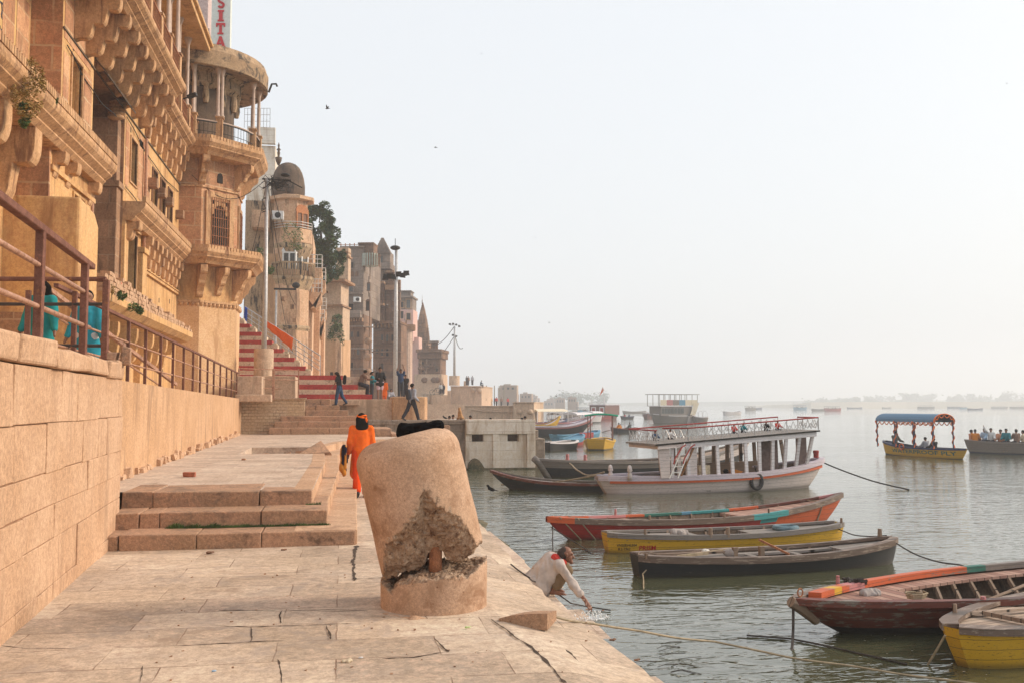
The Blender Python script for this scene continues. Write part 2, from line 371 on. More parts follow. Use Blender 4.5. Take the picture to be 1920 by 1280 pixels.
Mt['redpaint']=surf('red_step_paint',(0.34,0.035,0.035),(0.42,0.06,0.05),stain=(0.30,0.17,0.12),st=(0.60,0.68),sc_=2,bump=0.4,bs=12,streak=False)
Mt['cream']=surf('cream_step_paint',(0.60,0.49,0.34),(0.66,0.56,0.41),stain=(0.32,0.25,0.16),st=(0.5,0.66),sc_=2,bump=0.4,bs=12,streak=False)
Mt['concrete']=surf('bollard_render',grime=(0.34,0.20,0.12),c1=(0.46,0.29,0.185),c2=(0.53,0.35,0.24),stain=(0.27,0.14,0.075),st=(0.50,0.72),sc_=2.0,bump=0.55,bs=45,bd=0.008,streak=False,spot=(9,0.10,(0.25,0.13,0.07)))
Mt['rubble']=surf('broken_concrete',(0.34,0.21,0.13),(0.56,0.40,0.28),stain=(0.17,0.09,0.05),st=(0.52,0.66),sc_=7,bump=1.0,bs=60,bd=0.02,streak=False)
Mt['rust']=surf('rusty_iron',(0.30,0.12,0.055),(0.40,0.17,0.08),stain=(0.16,0.06,0.03),sc_=5,bump=0.5,bs=40,rough=0.8,streak=False)
Mt['railpaint']=surf('maroon_rail_paint',(0.15,0.065,0.045),(0.22,0.10,0.07),stain=(0.30,0.13,0.06),st=(0.6,0.68),sc_=6,bump=0.3,bs=40,rough=0.75,streak=False,spec=0.15)
Mt['railpipe']=surf('rusty_pink_pipe',(0.40,0.21,0.13),(0.48,0.27,0.18),stain=(0.26,0.12,0.07),st=(0.5,0.65),sc_=6,bump=0.3,bs=40,rough=0.55,streak=False)
Mt['steel']=plain('galvanised_steel',(0.50,0.50,0.50),0.45,0.3,0.2)
Mt['white']=plain('white_paint',(0.72,0.72,0.70),0.6,0,0.15)
Mt['dark']=plain('dark_interior',(0.022,0.018,0.016),0.9,0,0.4)
Mt['black']=plain('black_rubber',(0.018,0.018,0.02),0.6,0,0.4,bump=0.3)
Mt['canopy']=surf('stained_canopy',(0.33,0.22,0.13),(0.42,0.29,0.18),stain=(0.07,0.055,0.045),st=(0.47,0.66),sc_=1.2,bump=0.5,bs=8,streak=False)
Mt['railwood']=paint('grey_rail_wood',(0.18,0.125,0.095),worn=(0.32,0.25,0.20),amt=.4,along=(.8,5,8))
Mt['crackdirt']=plain('crack_dirt',(0.07,0.045,0.03),0.95)
Mt['cable']=plain('black_cable',(0.02,0.02,0.02),0.7)
Mt['glass']=plain('dusty_glass',(0.09,0.10,0.10),0.25,0,0.4)
Mt['teal']=plain('teal_shutter',(0.10,0.42,0.40),0.6)
Mt['wood']=planks('weathered_wood',(0.22,0.155,0.11),(0.30,0.22,0.165),0.12)
Mt['shutter']=plain('brown_shutter',(0.20,0.10,0.055),0.7)
Mt['orangewood']=plain('orange_shutter',(0.45,0.17,0.06),0.7)
Mt['rope']=plain('rope_fibre',(0.34,0.27,0.18),0.95)
Mt['darkrope']=plain('wet_dark_rope',(0.06,0.05,0.045),0.9)
Mt['skin']=plain('brown_skin',(0.23,0.115,0.07),0.55,0,0.12)
Mt['hair']=plain('black_hair',(0.008,0.007,0.006),0.95,0,.3,9,0,.08)
Mt['fleece']=plain('black_fleece',(0.006,0.006,0.007),1.0,0,0.5,40,0.8,0.05)
Mt['grass']=plain('grass_blade',(0.07,0.13,0.03),0.8,0,0.5,5)
Mt['leafdry']=plain('dry_leaf',(0.24,0.17,0.05),0.8,0,0.4,3)
def leafmat(name,c,c2):
    g=NG(name,0.6,0.3); oi=g.n('ShaderNodeNewGeometry'); n=g.noise(0.9,3); col=g.mix(g.ramp(n,0.35,0.65),c,c2)
    col=g.mix(g.math('MULTIPLY',oi.outputs['Random Per Island'],0.6),col,tuple(x*1.7 for x in c2)); g.out(col)
    g.b.inputs['Transmission Weight'].default_value=0.0
    return g.m
Mt['leaf']=leafmat('tree_leaf',(0.035,0.065,0.022),(0.06,0.10,0.03))
Mt['leafg']=leafmat('shrub_leaf',(0.05,0.10,0.03),(0.09,0.15,0.04))
Mt['leafo']=leafmat('ochre_leaf',(0.20,0.14,0.04),(0.30,0.20,0.06))
def cloth(name,c): 
    if name not in Mt: Mt[name]=plain(name,c,0.95,0,0.12,14,0.25,0.1)
    return Mt[name]
Mt['orange']=cloth('orange_cotton',(0.85,0.155,0.02)); Mt['orange2']=cloth('deep_orange_cotton',(0.75,0.07,0.012))
# water
def water():
    g=NG('river_water',0.03,0.5); g.b.inputs['IOR'].default_value=2.35
    geo=g.n('ShaderNodeNewGeometry'); g.co=geo.outputs['Position']
    a=g.noise(1.0,2,0.5,g.scale((1.0,2.6,1)),0.6); b=g.noise(1.0,2,0.5,g.scale((3.2,7,1)),0.8); c=g.noise(1.0,2,0.5,g.scale((0.16,0.4,1)),0.5)
    h=g.math('ADD',g.math('MULTIPLY',a,1.0),g.math('ADD',g.math('MULTIPLY',b,0.45),g.math('MULTIPLY',c,0.9)))
    cal=g.ramp(g.noise(1.0,4,0.6,g.scale((0.05,0.11,1)),0.6),0.35,0.7,0.55,1.0)
    h=g.math('MULTIPLY',h,cal)
    col=g.mix(g.noise(0.25,4),(0.060,0.064,0.034),(0.090,0.094,0.052))
    return g.out(col,g.bump(h,0.60,0.08))
Mt['water']=water()
# ================================================================ SETTING: ground, quay, water
WZ=-1.0
def sheet(name,poly,z,mat,kind='structure'):
    mb=MB(); mb.add([(p[0],p[1],p[2] if len(p)>2 else z) for p in poly],[tuple(range(len(poly)))]); return struct(mb.build(name,mat),kind)
wb=MB()   # river: one sheet to the horizon
wb.add([(-60,0,WZ),(4200,-300,WZ),(4200,6500,WZ),(-60,6500,WZ)],[(0,1,2,3)])
wb.add([(2.0,-60,WZ),(4200,-900,WZ),(4200,-300,WZ),(2.0,0,WZ)],[(0,1,2,3)])
struct(wb.build('river_water',Mt['water']))
# quay floor: fine grid so that slabs settle and the edge is uneven
_EP=[PZ(1240,1280,-.2),PZ(1108,1180,-.2),PZ(1016,1111,-.2),PZ(960,1048,-.2),PZ(905,985,-.2)]
def EX(y):
    if y<=_EP[0].y: p,q=_EP[0],_EP[1]
    elif y>=_EP[-1].y: return _EP[-1].x
    else:
        for p,q in zip(_EP,_EP[1:]):
            if p.y<=y<=q.y: break
    return p.x+(q.x-p.x)*(y-p.y)/(q.y-p.y)
def quay():
    mb=MB(); nx,ny=46,150; x0=-4.6; ys=[-6+ (50.5)*(j/ny) for j in range(ny+1)]
    def prof(x,y):
        xi=1.62-0.012*(y-6.65)*8 if y<14 else 1.1
        xi=max(0.9,xi); z=0
        if x>xi: z=-(x-xi)/(EX(y)-xi)*0.2
        z+=0.010*mnoise.noise(Vector((x*.8,y*.8,0)))
        return z
    vs=[];
    for j in range(ny+1):
        for i in range(nx+1):
            y=ys[j]; x=x0+(EX(y)-x0)*i/nx
            e=0.0
            if i==nx: e=0.05*mnoise.noise(Vector((0,y*1.9,3)))+0.03*mnoise.noise(Vector((0,y*6,9)))
            vs.append((x+e,y,prof(x,y)))
    fs=[(j*(nx+1)+i,j*(nx+1)+i+1,(j+1)*(nx+1)+i+1,(j+1)*(nx+1)+i) for j in range(ny) for i in range(nx)]
    mb.add(vs,fs)
    b=len(vs)
    for j in range(ny):
        p=vs[j*(nx+1)+nx]; q=vs[(j+1)*(nx+1)+nx]
        mb.add([p,q,(q[0]+.02,q[1],-2.4),(p[0]+.02,p[1],-2.4)],[(0,1,2,3)])
    struct(mb.build('quay_pavement',Mt['pave']))
quay()
# lower landing tread just above the water, made of separate long slabs
mb=MB(); y=-2.0
while y<24:
    L=random.uniform(1.1,2.1); zt=-0.76+random.uniform(-.015,.01); xo=3.08+random.uniform(-.05,.03)
    if y>16.5: zt-=0.05*(y-16.5)*.6; xo+=.1
    e0,e1=EX(y),EX(y+L); w_=xo-2.40; w2=w_+.42+random.uniform(-.05,.06)
    mb.prism([(e0,y+.01),(e0+w_,y+.01),(e1+w_,y+L-.01),(e1,y+L-.01)],zt-.22,zt); mb.prism([(e0,y+.01),(e0+w2,y+.01),(e1+w2,y+L-.01),(e1,y+L-.01)],zt-.60,zt-.235); y+=L
struct(mb.build('landing_steps',Mt['pave2'],bev=0.02))
# mud bank near the white wall
mb=MB(); nx,ny=16,40; vs=[]
for j in range(ny+1):
    for i in range(nx+1):
        y=17+26*j/ny; x=2.0+3.2*i/nx
        z=-0.80-0.115*(x-2.2)*(1.0+0.6*(1-(y-17)/26)) +0.07*mnoise.noise(Vector((x*1.1,y*.7,0)))+0.03*mnoise.noise(Vector((x*5,y*4,4)))-(0.35 if y<19 else 0)
        vs.append((x,y,z))
mb.add(vs,[(j*(nx+1)+i,j*(nx+1)+i+1,(j+1)*(nx+1)+i+1,(j+1)*(nx+1)+i) for j in range(ny) for i in range(nx)])
struct(mb.build('mud_bank',Mt['moss'],smooth=True))
# dark cracks between quay slabs (narrow flat strips of dirt colour just above the paving)
cr=MB()
def crack(px,w=0.018,z=0.004,base=0.0):
    pts=[PZ(a,b,base) for a,b in px]; fine=[]
    for a,b in zip(pts,pts[1:]):
        n=max(2,int((b-a).length/0.05))
        for k in range(n): 
            p=a.lerp(b,k/n); p=p+Vector((mnoise.noise(p*3)*.022+mnoise.noise(p*11)*.006,mnoise.noise(p*4+Vector((9,9,9)))*.02,0)); fine.append(p)
    fine.append(pts[-1]); L=[];Rr=[]
    for i,p in enumerate(fine):
        d=(fine[min(i+1,len(fine)-1)]-fine[max(0,i-1)]).normalized(); s_=Vector((-d.y,d.x,0))
        ww=w*(0.25+2.2*abs(mnoise.noise(p*7.1)))*(0.3 if i in(0,len(fine)-1) else 1)
        L.append((p+s_*ww)); Rr.append((p-s_*ww))
    vs=[(q.x,q.y,base+z) for q in L]+[(q.x,q.y,base+z) for q in Rr]; n=len(fine)
    cr.add(vs,[(i,i+1,n+i+1,n+i) for i in range(n-1)])
for c in [[(410,1143),(520,1145),(700,1141),(715,1142)],[(395,1172),(470,1175),(660,1168)],[(527,1145),(527,1168)],[(472,1175),(470,1202)],[(613,1172),(620,1198)],
          [(283,1213),(430,1205),(532,1200)],[(715,1234),(775,1232),(833,1222)],[(815,1196),(842,1222)],[(660,1085),(735,1081)],[(486,1074),(590,1072)],[(600,1146),(690,1144)]]:
    crack(c,0.010)
crack([(668,1022),(662,1050),(664,1088)],0.022)
crack([(0,1210),(60,1216),(140,1216)],0.006)
crack([(520,1236),(528,1280)],0.006); crack([(266,1248),(262,1280)],0.006)
crack([(920,1160),(945,1178),(985,1205),(1012,1228),(1045,1262),(1062,1280)],0.013)
crack([(1062,1218),(1085,1240)],0.008)
crack([(862,1092),(868,1110)],0.01); crack([(770,1031),(820,1040)],0.01)
struct(cr.build('pavement_cracks',Mt['crackdirt']))
# chipped raised block beside the crack
ck=T('loose_slab','chipped slab lifted out of the quay paving between the broken bollard and the crouching man','slab',PZ(975,1172,0))
m=MB(); a=PZ(935,1163,0);b=PZ(1026,1168,0); u=(b-a).normalized(); n_=Vector((-u.y,u.x,0)); L=(b-a).length
top=[a+Vector((0,0,.02)),a+u*L*.3+Vector((0,0,.055)),a+u*L*.62+Vector((0,0,.075)),b+Vector((0,0,.085))]
bk=[p+n_*.42+Vector((0,0,-.06)) for p in top]; bt=[Vector((p.x,p.y,-.06)) for p in top]
m.add(top+bk+bt,[(0,1,5,4),(1,2,6,5),(2,3,7,6),(8,9,1,0),(9,10,2,1),(10,11,3,2)]); bk0=[Vector((p.x,p.y,-.06)) for p in bk]
m.add([top[3],bk[3],bk0[3],bt[3]],[(0,1,2,3)]); m.build('slab',Mt['step'],ck)
# ---- steps and the raised terrace
def block_row(mb,x0,x1,y0,y1,z0,z1,lens,j=0.008,gap=0.006):
    x=x0;i=0
    while x<x1-0.05:
        L=lens[i%len(lens)]*random.uniform(.9,1.1); e=min(x1,x+L)
        if x1-e<0.25: e=x1
        mb.box(x+gap,e-gap,y0+random.uniform(-.015,.012),y1,z0,z1+random.uniform(-.006,.006),j=j); x=e;i+=1
st=MB()
block_row(st,-3.15,0.22,13.30,15.2,-.05,.20,[.32,1.0,.9,1.5])
block_row(st,-3.1,-.17,13.95,16,.15,.41,[.42,.25,1.35,1.3])
block_row(st,-3.1,-.40,14.70,16,.35,.625,[.42,1.4,1.6])
struct(st.build('front_steps',Mt['step'],bev=0.015))
P629=PZ(729,823,.62); F2=PZ(643,827,.62); Fl=PZ(607,836,.62)
platR=[(-.40,14.9),(-.33,22.0),(Fl.x,Fl.y),(F2.x,F2.y),(P629.x,P629.y)]
ys=[14.9]; hx0,hx1,hy0,hy1=PZ(458,845,.62).x,PZ(577,845,.62).x,PZ(500,850,.62).y,PZ(500,838,.62).y
# terrace top with the broken pit left open
def terrace():
    mb=MB(); z=.62
    def rx(y):
        for (a,b),(c,d) in zip(platR,platR[1:]):
            if b<=y<=d: return a+(c-a)*(y-b)/(d-b)
        return platR[-1][0]+.6*(y-platR[-1][1])*.3
    yy=sorted(set([14.9,16,18,20,22,Fl.y,F2.y,P629.y,hy0,hy1,43.2])); L=-5
    for a,b in zip(yy,yy[1:]):
        if a>=hy0-1e-6 and b<=hy1+1e-6:
            mb.add([(L,a,z),(hx0,a,z),(hx0,b,z),(L,b,z)],[(0,1,2,3)]); mb.add([(hx1,a,z),(rx(a),a,z),(rx(b),b,z),(hx1,b,z)],[(0,1,2,3)])
        else: mb.add([(L,a,z),(rx(a),a,z),(rx(b),b,z),(L,b,z)],[(0,1,2,3)])
    mb.add([(hx0,hy0,z),(hx0,hy1,z),(hx0,hy1,z-.3),(hx0,hy0,z-.3)],[(0,1,2,3)]); mb.add([(hx0,hy1,z),(hx1,hy1,z),(hx1,hy1,z-.3),(hx0,hy1,z-.3)],[(0,1,2,3)])
    mb.add([(hx1,hy0,z),(hx1,hy1,z),(hx1,hy1,z-.3),(hx1,hy0,z-.3)],[(0,1,2,3)]); mb.add([(hx0,hy0,z-.3),(hx1,hy0,z-.3),(hx1,hy1,z-.3),(hx0,hy1,z-.3)],[(0,1,2,3)])
    struct(mb.build('raised_terrace',Mt['pave2']))
    # lit kerb risers
    k=MB()
    def kerb(pts,z0,z1,w=.30):
        for a,b in zip(pts,pts[1:]):
            a=Vector((*a,0));b=Vector((*b,0)); d=(b-a); n=max(1,round(d.length/1.3)); s_=Vector((d.y,-d.x,0)).normalized()
            for i in range(n):
                p=a+d*(i/n)+d.normalized()*.008; q=a+d*((i+1)/n)-d.normalized()*.008; e=random.uniform(-.008,.008)
                k.prism([(p.x+s_.x*e,p.y+s_.y*e),(q.x+s_.x*e,q.y+s_.y*e),(q.x-s_.x*w,q.y-s_.y*w),(p.x-s_.x*w,p.y-s_.y*w)],z0,z1+e*.4+.004)
    kerb(platR,.3,.62)
    lo=[(x+d,y+dy) for (x,y),(d,dy) in zip(platR,[(.22,0),(.30,.3),(.42,-1.0),(.55,-1.3),(.9,-1.0)])]
    kerb(lo,.1,.41,.9)
    lo2=[(.24,13.35),(.33,20),(.42,27.5),(.9,28.6),(2.2,33)]
    kerb(lo2,-.1,.20,.85)
    struct(k.build('terrace_kerbs',Mt['ochreblock'],bev=.012))
terrace()
# loose broken stones in the pit
pit=T('broken_pit_stones','broken slabs lying in the dark pit in the raised terrace','rubble',((hx0+hx1)/2,(hy0+hy1)/2,.32))
m=MB(); random.seed(5)
for i in range(26):
    x=random.uniform(hx0,hx1);y=random.uniform(hy0+.1,hy1);m.box(x-.18,x+.14,y-.12,y+.12,.30,.40+random.random()*.12,j=.07)
m.build('rubble',Mt['step'],pit); pit['group']='loose stones'
m=MB(); a=PZ(560,850,.62); m.add([a,a+Vector((.8,.1,.03)),a+Vector((.55,.5,.32)),a+Vector((.05,0,-.06)),a+Vector((.85,.15,-.05)),a+Vector((.6,.56,.26))],[(0,1,2),(3,5,4),(0,3,4,1),(1,4,5,2),(2,5,3,0)])
tag(m.build('tilted_slab',Mt['step']),'thin broken slab tilted up at the right end of the terrace pit','slab')
for px,py,s_,l in [(355,893,.10,'red brick fragment lying on the raised terrace'),(333,1022,.0,''),(457,862,.05,'small dark stone on the terrace left of the pit rim')]:
    if s_:
        p=PZ(px,py,.62); m=MB(); m.box(p.x-s_,p.x+s_,p.y-s_,p.y+s_*.8,.62,.62+s_*.8,j=s_*.12); tag(m.build('brick_piece' if s_>.08 else 'stone',Mt['redstone'] if s_<.08 else plain('red_brick',(0.40,0.12,0.06)),bev=.01),l,'brick' if s_>.08 else 'stone')
# ================================================================ near walls (left)
def ashlar_wall(name,label,A,B,z0,z1,courses,mat,thick=.5,lens=(0.5,1.1),j=.006,back=True):
    A=Vector((*A,0));B=Vector((*B,0)); d=(B-A); L=d.length; u=d/L; n_=Vector((u.y,-u.x,0))   # outward = right of A->B
    t=T(name,label,'wall',(A.x,A.y,z0)); mb=MB(Matrix(((u.x,n_.x,0,A.x),(u.y,n_.y,0,A.y),(0,0,1,0),(0,0,0,1))))
    zs=[z0+(z1-z0)*c for c in courses]
    for k in range(len(zs)-1):
        x=-random.uniform(0,.4)
        while x<L:
            l_=random.uniform(*lens); a=max(0,x); b=min(L,x+l_)
            if L-b<.2: b=L
            if b-a>.02: mb.box(a+.0015,b-.0015,-thick,random.uniform(-.006,.006),zs[k]+.002,zs[k+1]-.002,j=j*.6)
            x=b if b==L else x+l_
            if b==L: break
    mb.build('masonry',mat,t,bev=.007)
    if back: m2=MB(mb.M); m2.box(.02,L-.02,-thick,-.020,z0,z1-.02); m2.build('mortar_core',Mt['darkstone'],t)
    return t,mb.M,L
random.seed(21)
W1A=(-2.22,2.5); W1B=(-3.02,14.25)
w1,M1,L1=ashlar_wall('foreground_wall','tall peach ashlar retaining wall at the left edge with broken coping stones',W1A,W1B,-.1,2.235,(0,.11,.30,.44,.58,.78,1.0),Mt['ochreblock'],lens=(.5,1.9),j=.012)
cp=MB(M1); x=0
while x<L1-.02:
    l_=random.uniform(.7,1.35); b=min(L1,x+l_); 
    if L1-b<.3: b=L1
    cp.box(x+.012,b-.012,-.7,.045+random.uniform(-.02,.02),2.25,2.47+random.uniform(-.025,.02),j=.022); x=b
cp.build('coping',Mt['ochreblock'],w1,bev=.03)
# end return of the wall (towards the building)
m=MB(); m.box(-4.6,-3.03,13.9,14.24,-.1,2.3); m.build('return_wall',Mt['ochre'],w1)
w2=T('second_wall','long plastered ochre retaining wall under the thin maroon railing','wall',(-3.69,18,.62))
def slabwall(mb,pts,zt,zb,th=.4,steps=40):
    """vertical wall along a polyline; zt/zb are functions of the fraction"""
    n=len(pts)
    for i in range(n-1):
        a=Vector((*pts[i],0));b=Vector((*pts[i+1],0));d=b-a;s_=Vector((d.y,-d.x,0)).normalized()
        for k in range(steps):
            p=a+d*k/steps;q=a+d*(k+1)/steps;f0=k/steps;f1=(k+1)/steps
            c=[p-s_*th,p,q,q-s_*th]
            mb.add([(v.x,v.y,zb) for v in c]+[(c[0].x,c[0].y,zt(f0)),(c[1].x,c[1].y,zt(f0)),(c[2].x,c[2].y,zt(f1)),(c[3].x,c[3].y,zt(f1))],[(4,5,6,7),(1,2,6,5),(0,3,7,4)]+([(0,1,5,4)] if k==0 else [])+([(3,2,6,7)] if k==steps-1 else []))
m=MB(); slabwall(m,[(-3.60,14.1),(-4.2,43)],lambda f:2.32-.2*f,-.1); m.build('plaster_face',Mt['ochre'],w2)
# crumbling foot of the second wall
m=MB(); random.seed(9)
for i in range(95):
    f=random.random()**.8; y=15+26*f; x=-3.62-.6*(y-14.1)/28.9
    s_=random.uniform(.04,.14); m.box(x-.05,x+s_*.9,y-s_*1.3,y+s_*1.3,.6,.6+s_*random.uniform(.8,2.0),j=s_*.35)
m.build('crumbled_plaster',Mt['ochreblock'],w2,bev=.01)
bw=T('brick_wall','flaking brick side wall at the foot of the far grey steps','wall',(-3.2,42.8,.62))
m=MB(); m.box(-4.5,-1.55,42.6,43.4,.4,2.12); m.build('brickwork',Mt['brick'],bw); 
m=MB(); m.box(-4.5,-1.5,42.5,43.5,2.12,2.17); m.build('coping',Mt['tan'],bw)
# upper path between wall and palace
struct(MB().box(-11,-4.35,14.5,46.5,1.9,2.16).box(-11,-3.15,-4,14.5,1.9,2.2).build('upper_path',Mt['pave2']))
# ================================================================ railings
def thick_rail():
    t=T('iron_railing','thick maroon iron railing with pink pipe rails on the near wall','railing',(-2.7,8,2.47))
    def X(y): return W1A[0]+(W1B[0]-W1A[0])*(y-2.5)/(11.75)-.22
    # posts where the photograph shows them
    m=MB(); m.bar((X(2.6),2.6,3.64),(X(12.9),12.9,3.64),.09,.075); m.build('top_rail',Mt['railpaint'],t,bev=.008)
    for z in (3.27,2.86):
        m=MB(); m.tube([(X(2.6),2.6,z),(X(5),5,z+.005),(X(8),8,z-.004),(X(12.85),12.85,z)],.027,10); m.build('pipe_rail',Mt['railpipe'],t,smooth=True)
    ys=[3.9,6.2]
    for px in (72,157,217):
        rr=ray(px,560).x/ray(px,560).y
        best=min((abs(X(y/100)/(y/100)-rr),y/100) for y in range(300,1400)); ys.append(best[1])
    for y in ys:
        m=MB(); m.box(X(y)-.035,X(y)+.045,y-.045,y+.045,2.30,3.61); m.build('post',Mt['railpaint'],t,bev=.006)
    ye=ys[-1]
    # return to the left at the far end
    xe=X(ye)
    for z,mt,r_ in ((3.62,'railpaint',.032),(3.27,'cable',.024),(2.70,'cable',.024)):
        m=MB(); m.tube([(xe,ye,z),(xe-1.55,ye+.25,z)],r_,8); m.build('return_rail',Mt['railpaint'] if mt=='railpaint' else Mt['darkrail'],t)
    for dx in (-.42,-1.02):
        m=MB(); m.box(xe+dx-.03,xe+dx+.03,ye+.05,ye+.12,2.2,3.45); m.build('post',Mt['railpaint'],t)
    m=MB(); m.box(xe-1.6,xe-1.48,ye+.2,ye+.32,2.2,3.66); m.build('corner_post',Mt['railpipe'],t)
Mt['darkrail']=plain('dark_rail',(0.05,0.045,0.045),0.5)
thick_rail()
def thin_rail():
    t=T('thin_railing','long thin maroon railing along the top of the second wall','railing',(-3.7,16,2.3))
    def X(y): return -3.60-.6*(y-14.1)/28.9-.12
    def zt(y): return 3.44-.22*(y-15)/26
    m=MB(); m.bar((X(13.4),13.4,zt(13.4)),(X(42.4),42.4,zt(42.4)),.06,.05); m.build('top_rail',Mt['railpaint'],t)
    for dz in (-.40,-.78):
        m=MB(); m.tube([(X(13.4),13.4,zt(13.4)+dz),(X(42.4),42.4,zt(42.4)+dz)],.018,6); m.build('pipe_rail',Mt['railpipe'],t,smooth=True)
    pxs=[240,273,301.6,325,345,362.5,376,390,402,414,425.6,435,445]
    for px in pxs:
        rr=ray(px,650); q=rr.x/rr.y; y=min((abs(X(k/20)/(k/20)-q),k/20) for k in range(250,880))[1]
        m=MB(); m.box(X(y)-.025,X(y)+.03,y-.03,y+.03,2.0,zt(y)); m.build('post',Mt['railpaint'],t)
thin_rail()
# inner ramp rail seen between the posts of the thick one
t=T('ramp_railing','pink handrail of the ramp behind the thick railing','railing',(-4.6,12,2.2))
m=MB(); a=PD(88,540,15.5);b=PD(330,720,24); m.bar(a,b,.07,.07); m.build('hand_rail',Mt['railpipe'],t)
m=MB(); a=PD(88,582,15.5);b=PD(330,742,24); m.tube([a,b],.02,6); m.build('pipe_rail',Mt['railpipe'],t)
for px,py,D in ((94,545,15.7),(201,622,19.4)):
    p=PD(px,py,D); m=MB(); m.box(p.x-.035,p.x+.035,p.y-.035,p.y+.035,2.16,p.z); m.build('post',Mt['railpaint'],t)
# ================================================================ PALACE on the left (facade faces +X, so local x = world Y, local y = world X)
SW=Matrix(((0,1,0,0),(1,0,0,0),(0,0,1,0),(0,0,0,1)))
def FMB(): return MB(SW)
pal=T('sandstone_palace','huge ochre sandstone riverside palace with bracketed balconies filling the left edge','building',(-7,25,2.2))
FX=-7.0
m=FMB()
holes=[(26.05,27.05,9.55,10.95)]
m.wall(25.2,28.3,2.2,12.6,FX,holes,.45)
m.add([(25.2,FX,2.2),(25.2,FX-.75,2.2),(25.2,FX-.75,12.6),(25.2,FX,12.6)],[(0,1,2,3)],1)      # face towards the camera
m.build('stair_bay_wall',[Mt['palace'],Mt['redstone']],pal)
m=FMB(); hl=[(33.2,34.2,9.3,10.75),(36.95,37.85,9.1,10.6),(38.6,39.5,9.1,10.6),(40.25,41.15,9.1,10.6),(32.95,34.5,5.3,7.6)]
m.wall(32.3,43.1,2.2,12.6,FX,hl,.45); m.build('facade_wall',Mt['palace'],pal)
# tall recess between the two bays
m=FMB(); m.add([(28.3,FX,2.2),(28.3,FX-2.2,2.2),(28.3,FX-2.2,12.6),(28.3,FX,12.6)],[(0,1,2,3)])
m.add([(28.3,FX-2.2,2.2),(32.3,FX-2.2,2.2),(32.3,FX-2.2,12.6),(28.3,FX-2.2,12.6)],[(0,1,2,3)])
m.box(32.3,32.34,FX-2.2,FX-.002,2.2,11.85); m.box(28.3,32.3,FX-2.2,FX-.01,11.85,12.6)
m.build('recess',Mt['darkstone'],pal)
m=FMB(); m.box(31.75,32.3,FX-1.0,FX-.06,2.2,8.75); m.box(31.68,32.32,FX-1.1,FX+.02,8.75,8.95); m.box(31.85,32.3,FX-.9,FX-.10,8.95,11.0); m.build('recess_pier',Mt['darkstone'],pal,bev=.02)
m=FMB()
for i in range(5): m.ell((32.05-.07*i,FX-.15,11.55-.14*i),(.16,.28,.10),10,6)
m.build('carved_bracket',Mt['carved'],pal,smooth=True)
m=FMB(); m.add([(28.4,FX-.1,11.8),(32.2,FX-.1,11.8),(32.2,FX+.35,11.25),(28.4,FX+.35,11.25),(28.4,FX-.1,11.84),(32.2,FX-.1,11.84),(32.2,FX+.37,11.29),(28.4,FX+.37,11.29)],[(0,1,2,3),(4,5,6,7),(3,2,6,7),(0,3,7,4),(1,2,6,5)]); m.build('awning',Mt['grime'],pal)
# set-back bay carrying the painted name
m=FMB(); m.wall(8,25.2,2.2,18,FX-.75,[],.3); m.build('side_bay_wall',Mt['palace'],pal)
# raised plaster frames and red sandstone panels (1-2 cm proud)
m=FMB()
for a,b,c,d in [(25.35,25.85,9.3,10.8),(25.35,27.9,11.15,12.3),(27.3,28.1,8.9,11.0),(34.5,35.2,9.0,11.1),(32.5,33.0,9.0,11.1),(34.6,36.3,10.85,11.25),(35.3,36.6,9.1,10.75)]:
    m=FMB(); m.box(a,b,FX-.1,FX+.012,c,d); m.build('red_panel',Mt['redstone'],pal)
for a,b,c,d in [(23.2,24.0,9.4,11.8),(24.15,25.05,9.4,11.8)]: m=FMB(); m.box(a,b,FX-.85,FX-.738,c,d); m.build('red_panel',Mt['redstone'],pal)
def frame(mb,a,b,c,d,w_,y0,y1):
    mb.box(a-w_,a,y0,y1,c-w_,d+w_);mb.box(b,b+w_,y0,y1,c-w_,d+w_);mb.box(a,b,y0,y1,d,d+w_);mb.box(a,b,y0,y1,c-w_,c)
def window(par,a,b,c,d,pane,fr='carved',bars=0,shut=None,X=FX):
    f=FMB(); frame(f,a,b,c,d,.07,X-.05,X+.05); frame(f,a+.0,b-.0,c,d,.03,X-.3,X-.05) if 0 else None
    fo=f.build('window',Mt[fr],par,bev=.008)
    g=FMB(); g.box(a,b,X-.42,X-.36,c,d); g.build('pane',Mt[pane],fo)
    if shut:
        s_=FMB(); w_=(b-a)/2
        s_.box(a+.02,a+w_-.02,X-.34,X-.28,c+.02,d-.05);s_.box(a+w_+.02,b-.02,X-.34,X-.28,c+.02,d-.05); s_.build('shutter',Mt[shut],fo)
    if bars:
        s_=FMB()
        for k in range(1,bars): x=a+(b-a)*k/bars; s_.box(x-.015,x+.015,X-.16,X-.13,c,d)
        for k in range(1,5): z=c+(d-c)*k/5; s_.box(a,b,X-.155,X-.135,z-.012,z+.012)
        s_.build('grille',Mt['rust'],fo)
    return fo
window(pal,26.05,27.05,9.55,10.95,'brick'); window(pal,33.2,34.2,9.3,10.75,'dark',bars=4)
for a in (36.95,38.6,40.25):
    window(pal,a,a+.9,9.1,10.6,'dark','shutter',shut='shutter')
    m=FMB(); m.box(a-.75,a-.35,FX+.0,FX+.32,9.75,10.1); m.build('stone_bracket_block',Mt['darkstone'],pal,bev=.02)
m=FMB(); m.box(42.1,42.5,FX,FX+.32,9.75,10.1); m.build('stone_bracket_block',Mt['darkstone'],pal,bev=.02)
window(pal,32.95,34.5,5.3,7.6,'dark','carved')
m=FMB()   # pilasters and lintel round the low doorway
m.box(34.6,35.3,FX-.1,FX+.22,2.2,7.1); m.box(34.55,35.35,FX-.1,FX+.28,7.1,7.3); m.box(32.32,32.85,FX-.1,FX+.10,2.2,7.9); m.box(32.9,34.55,FX-.1,FX+.16,7.68,7.9)
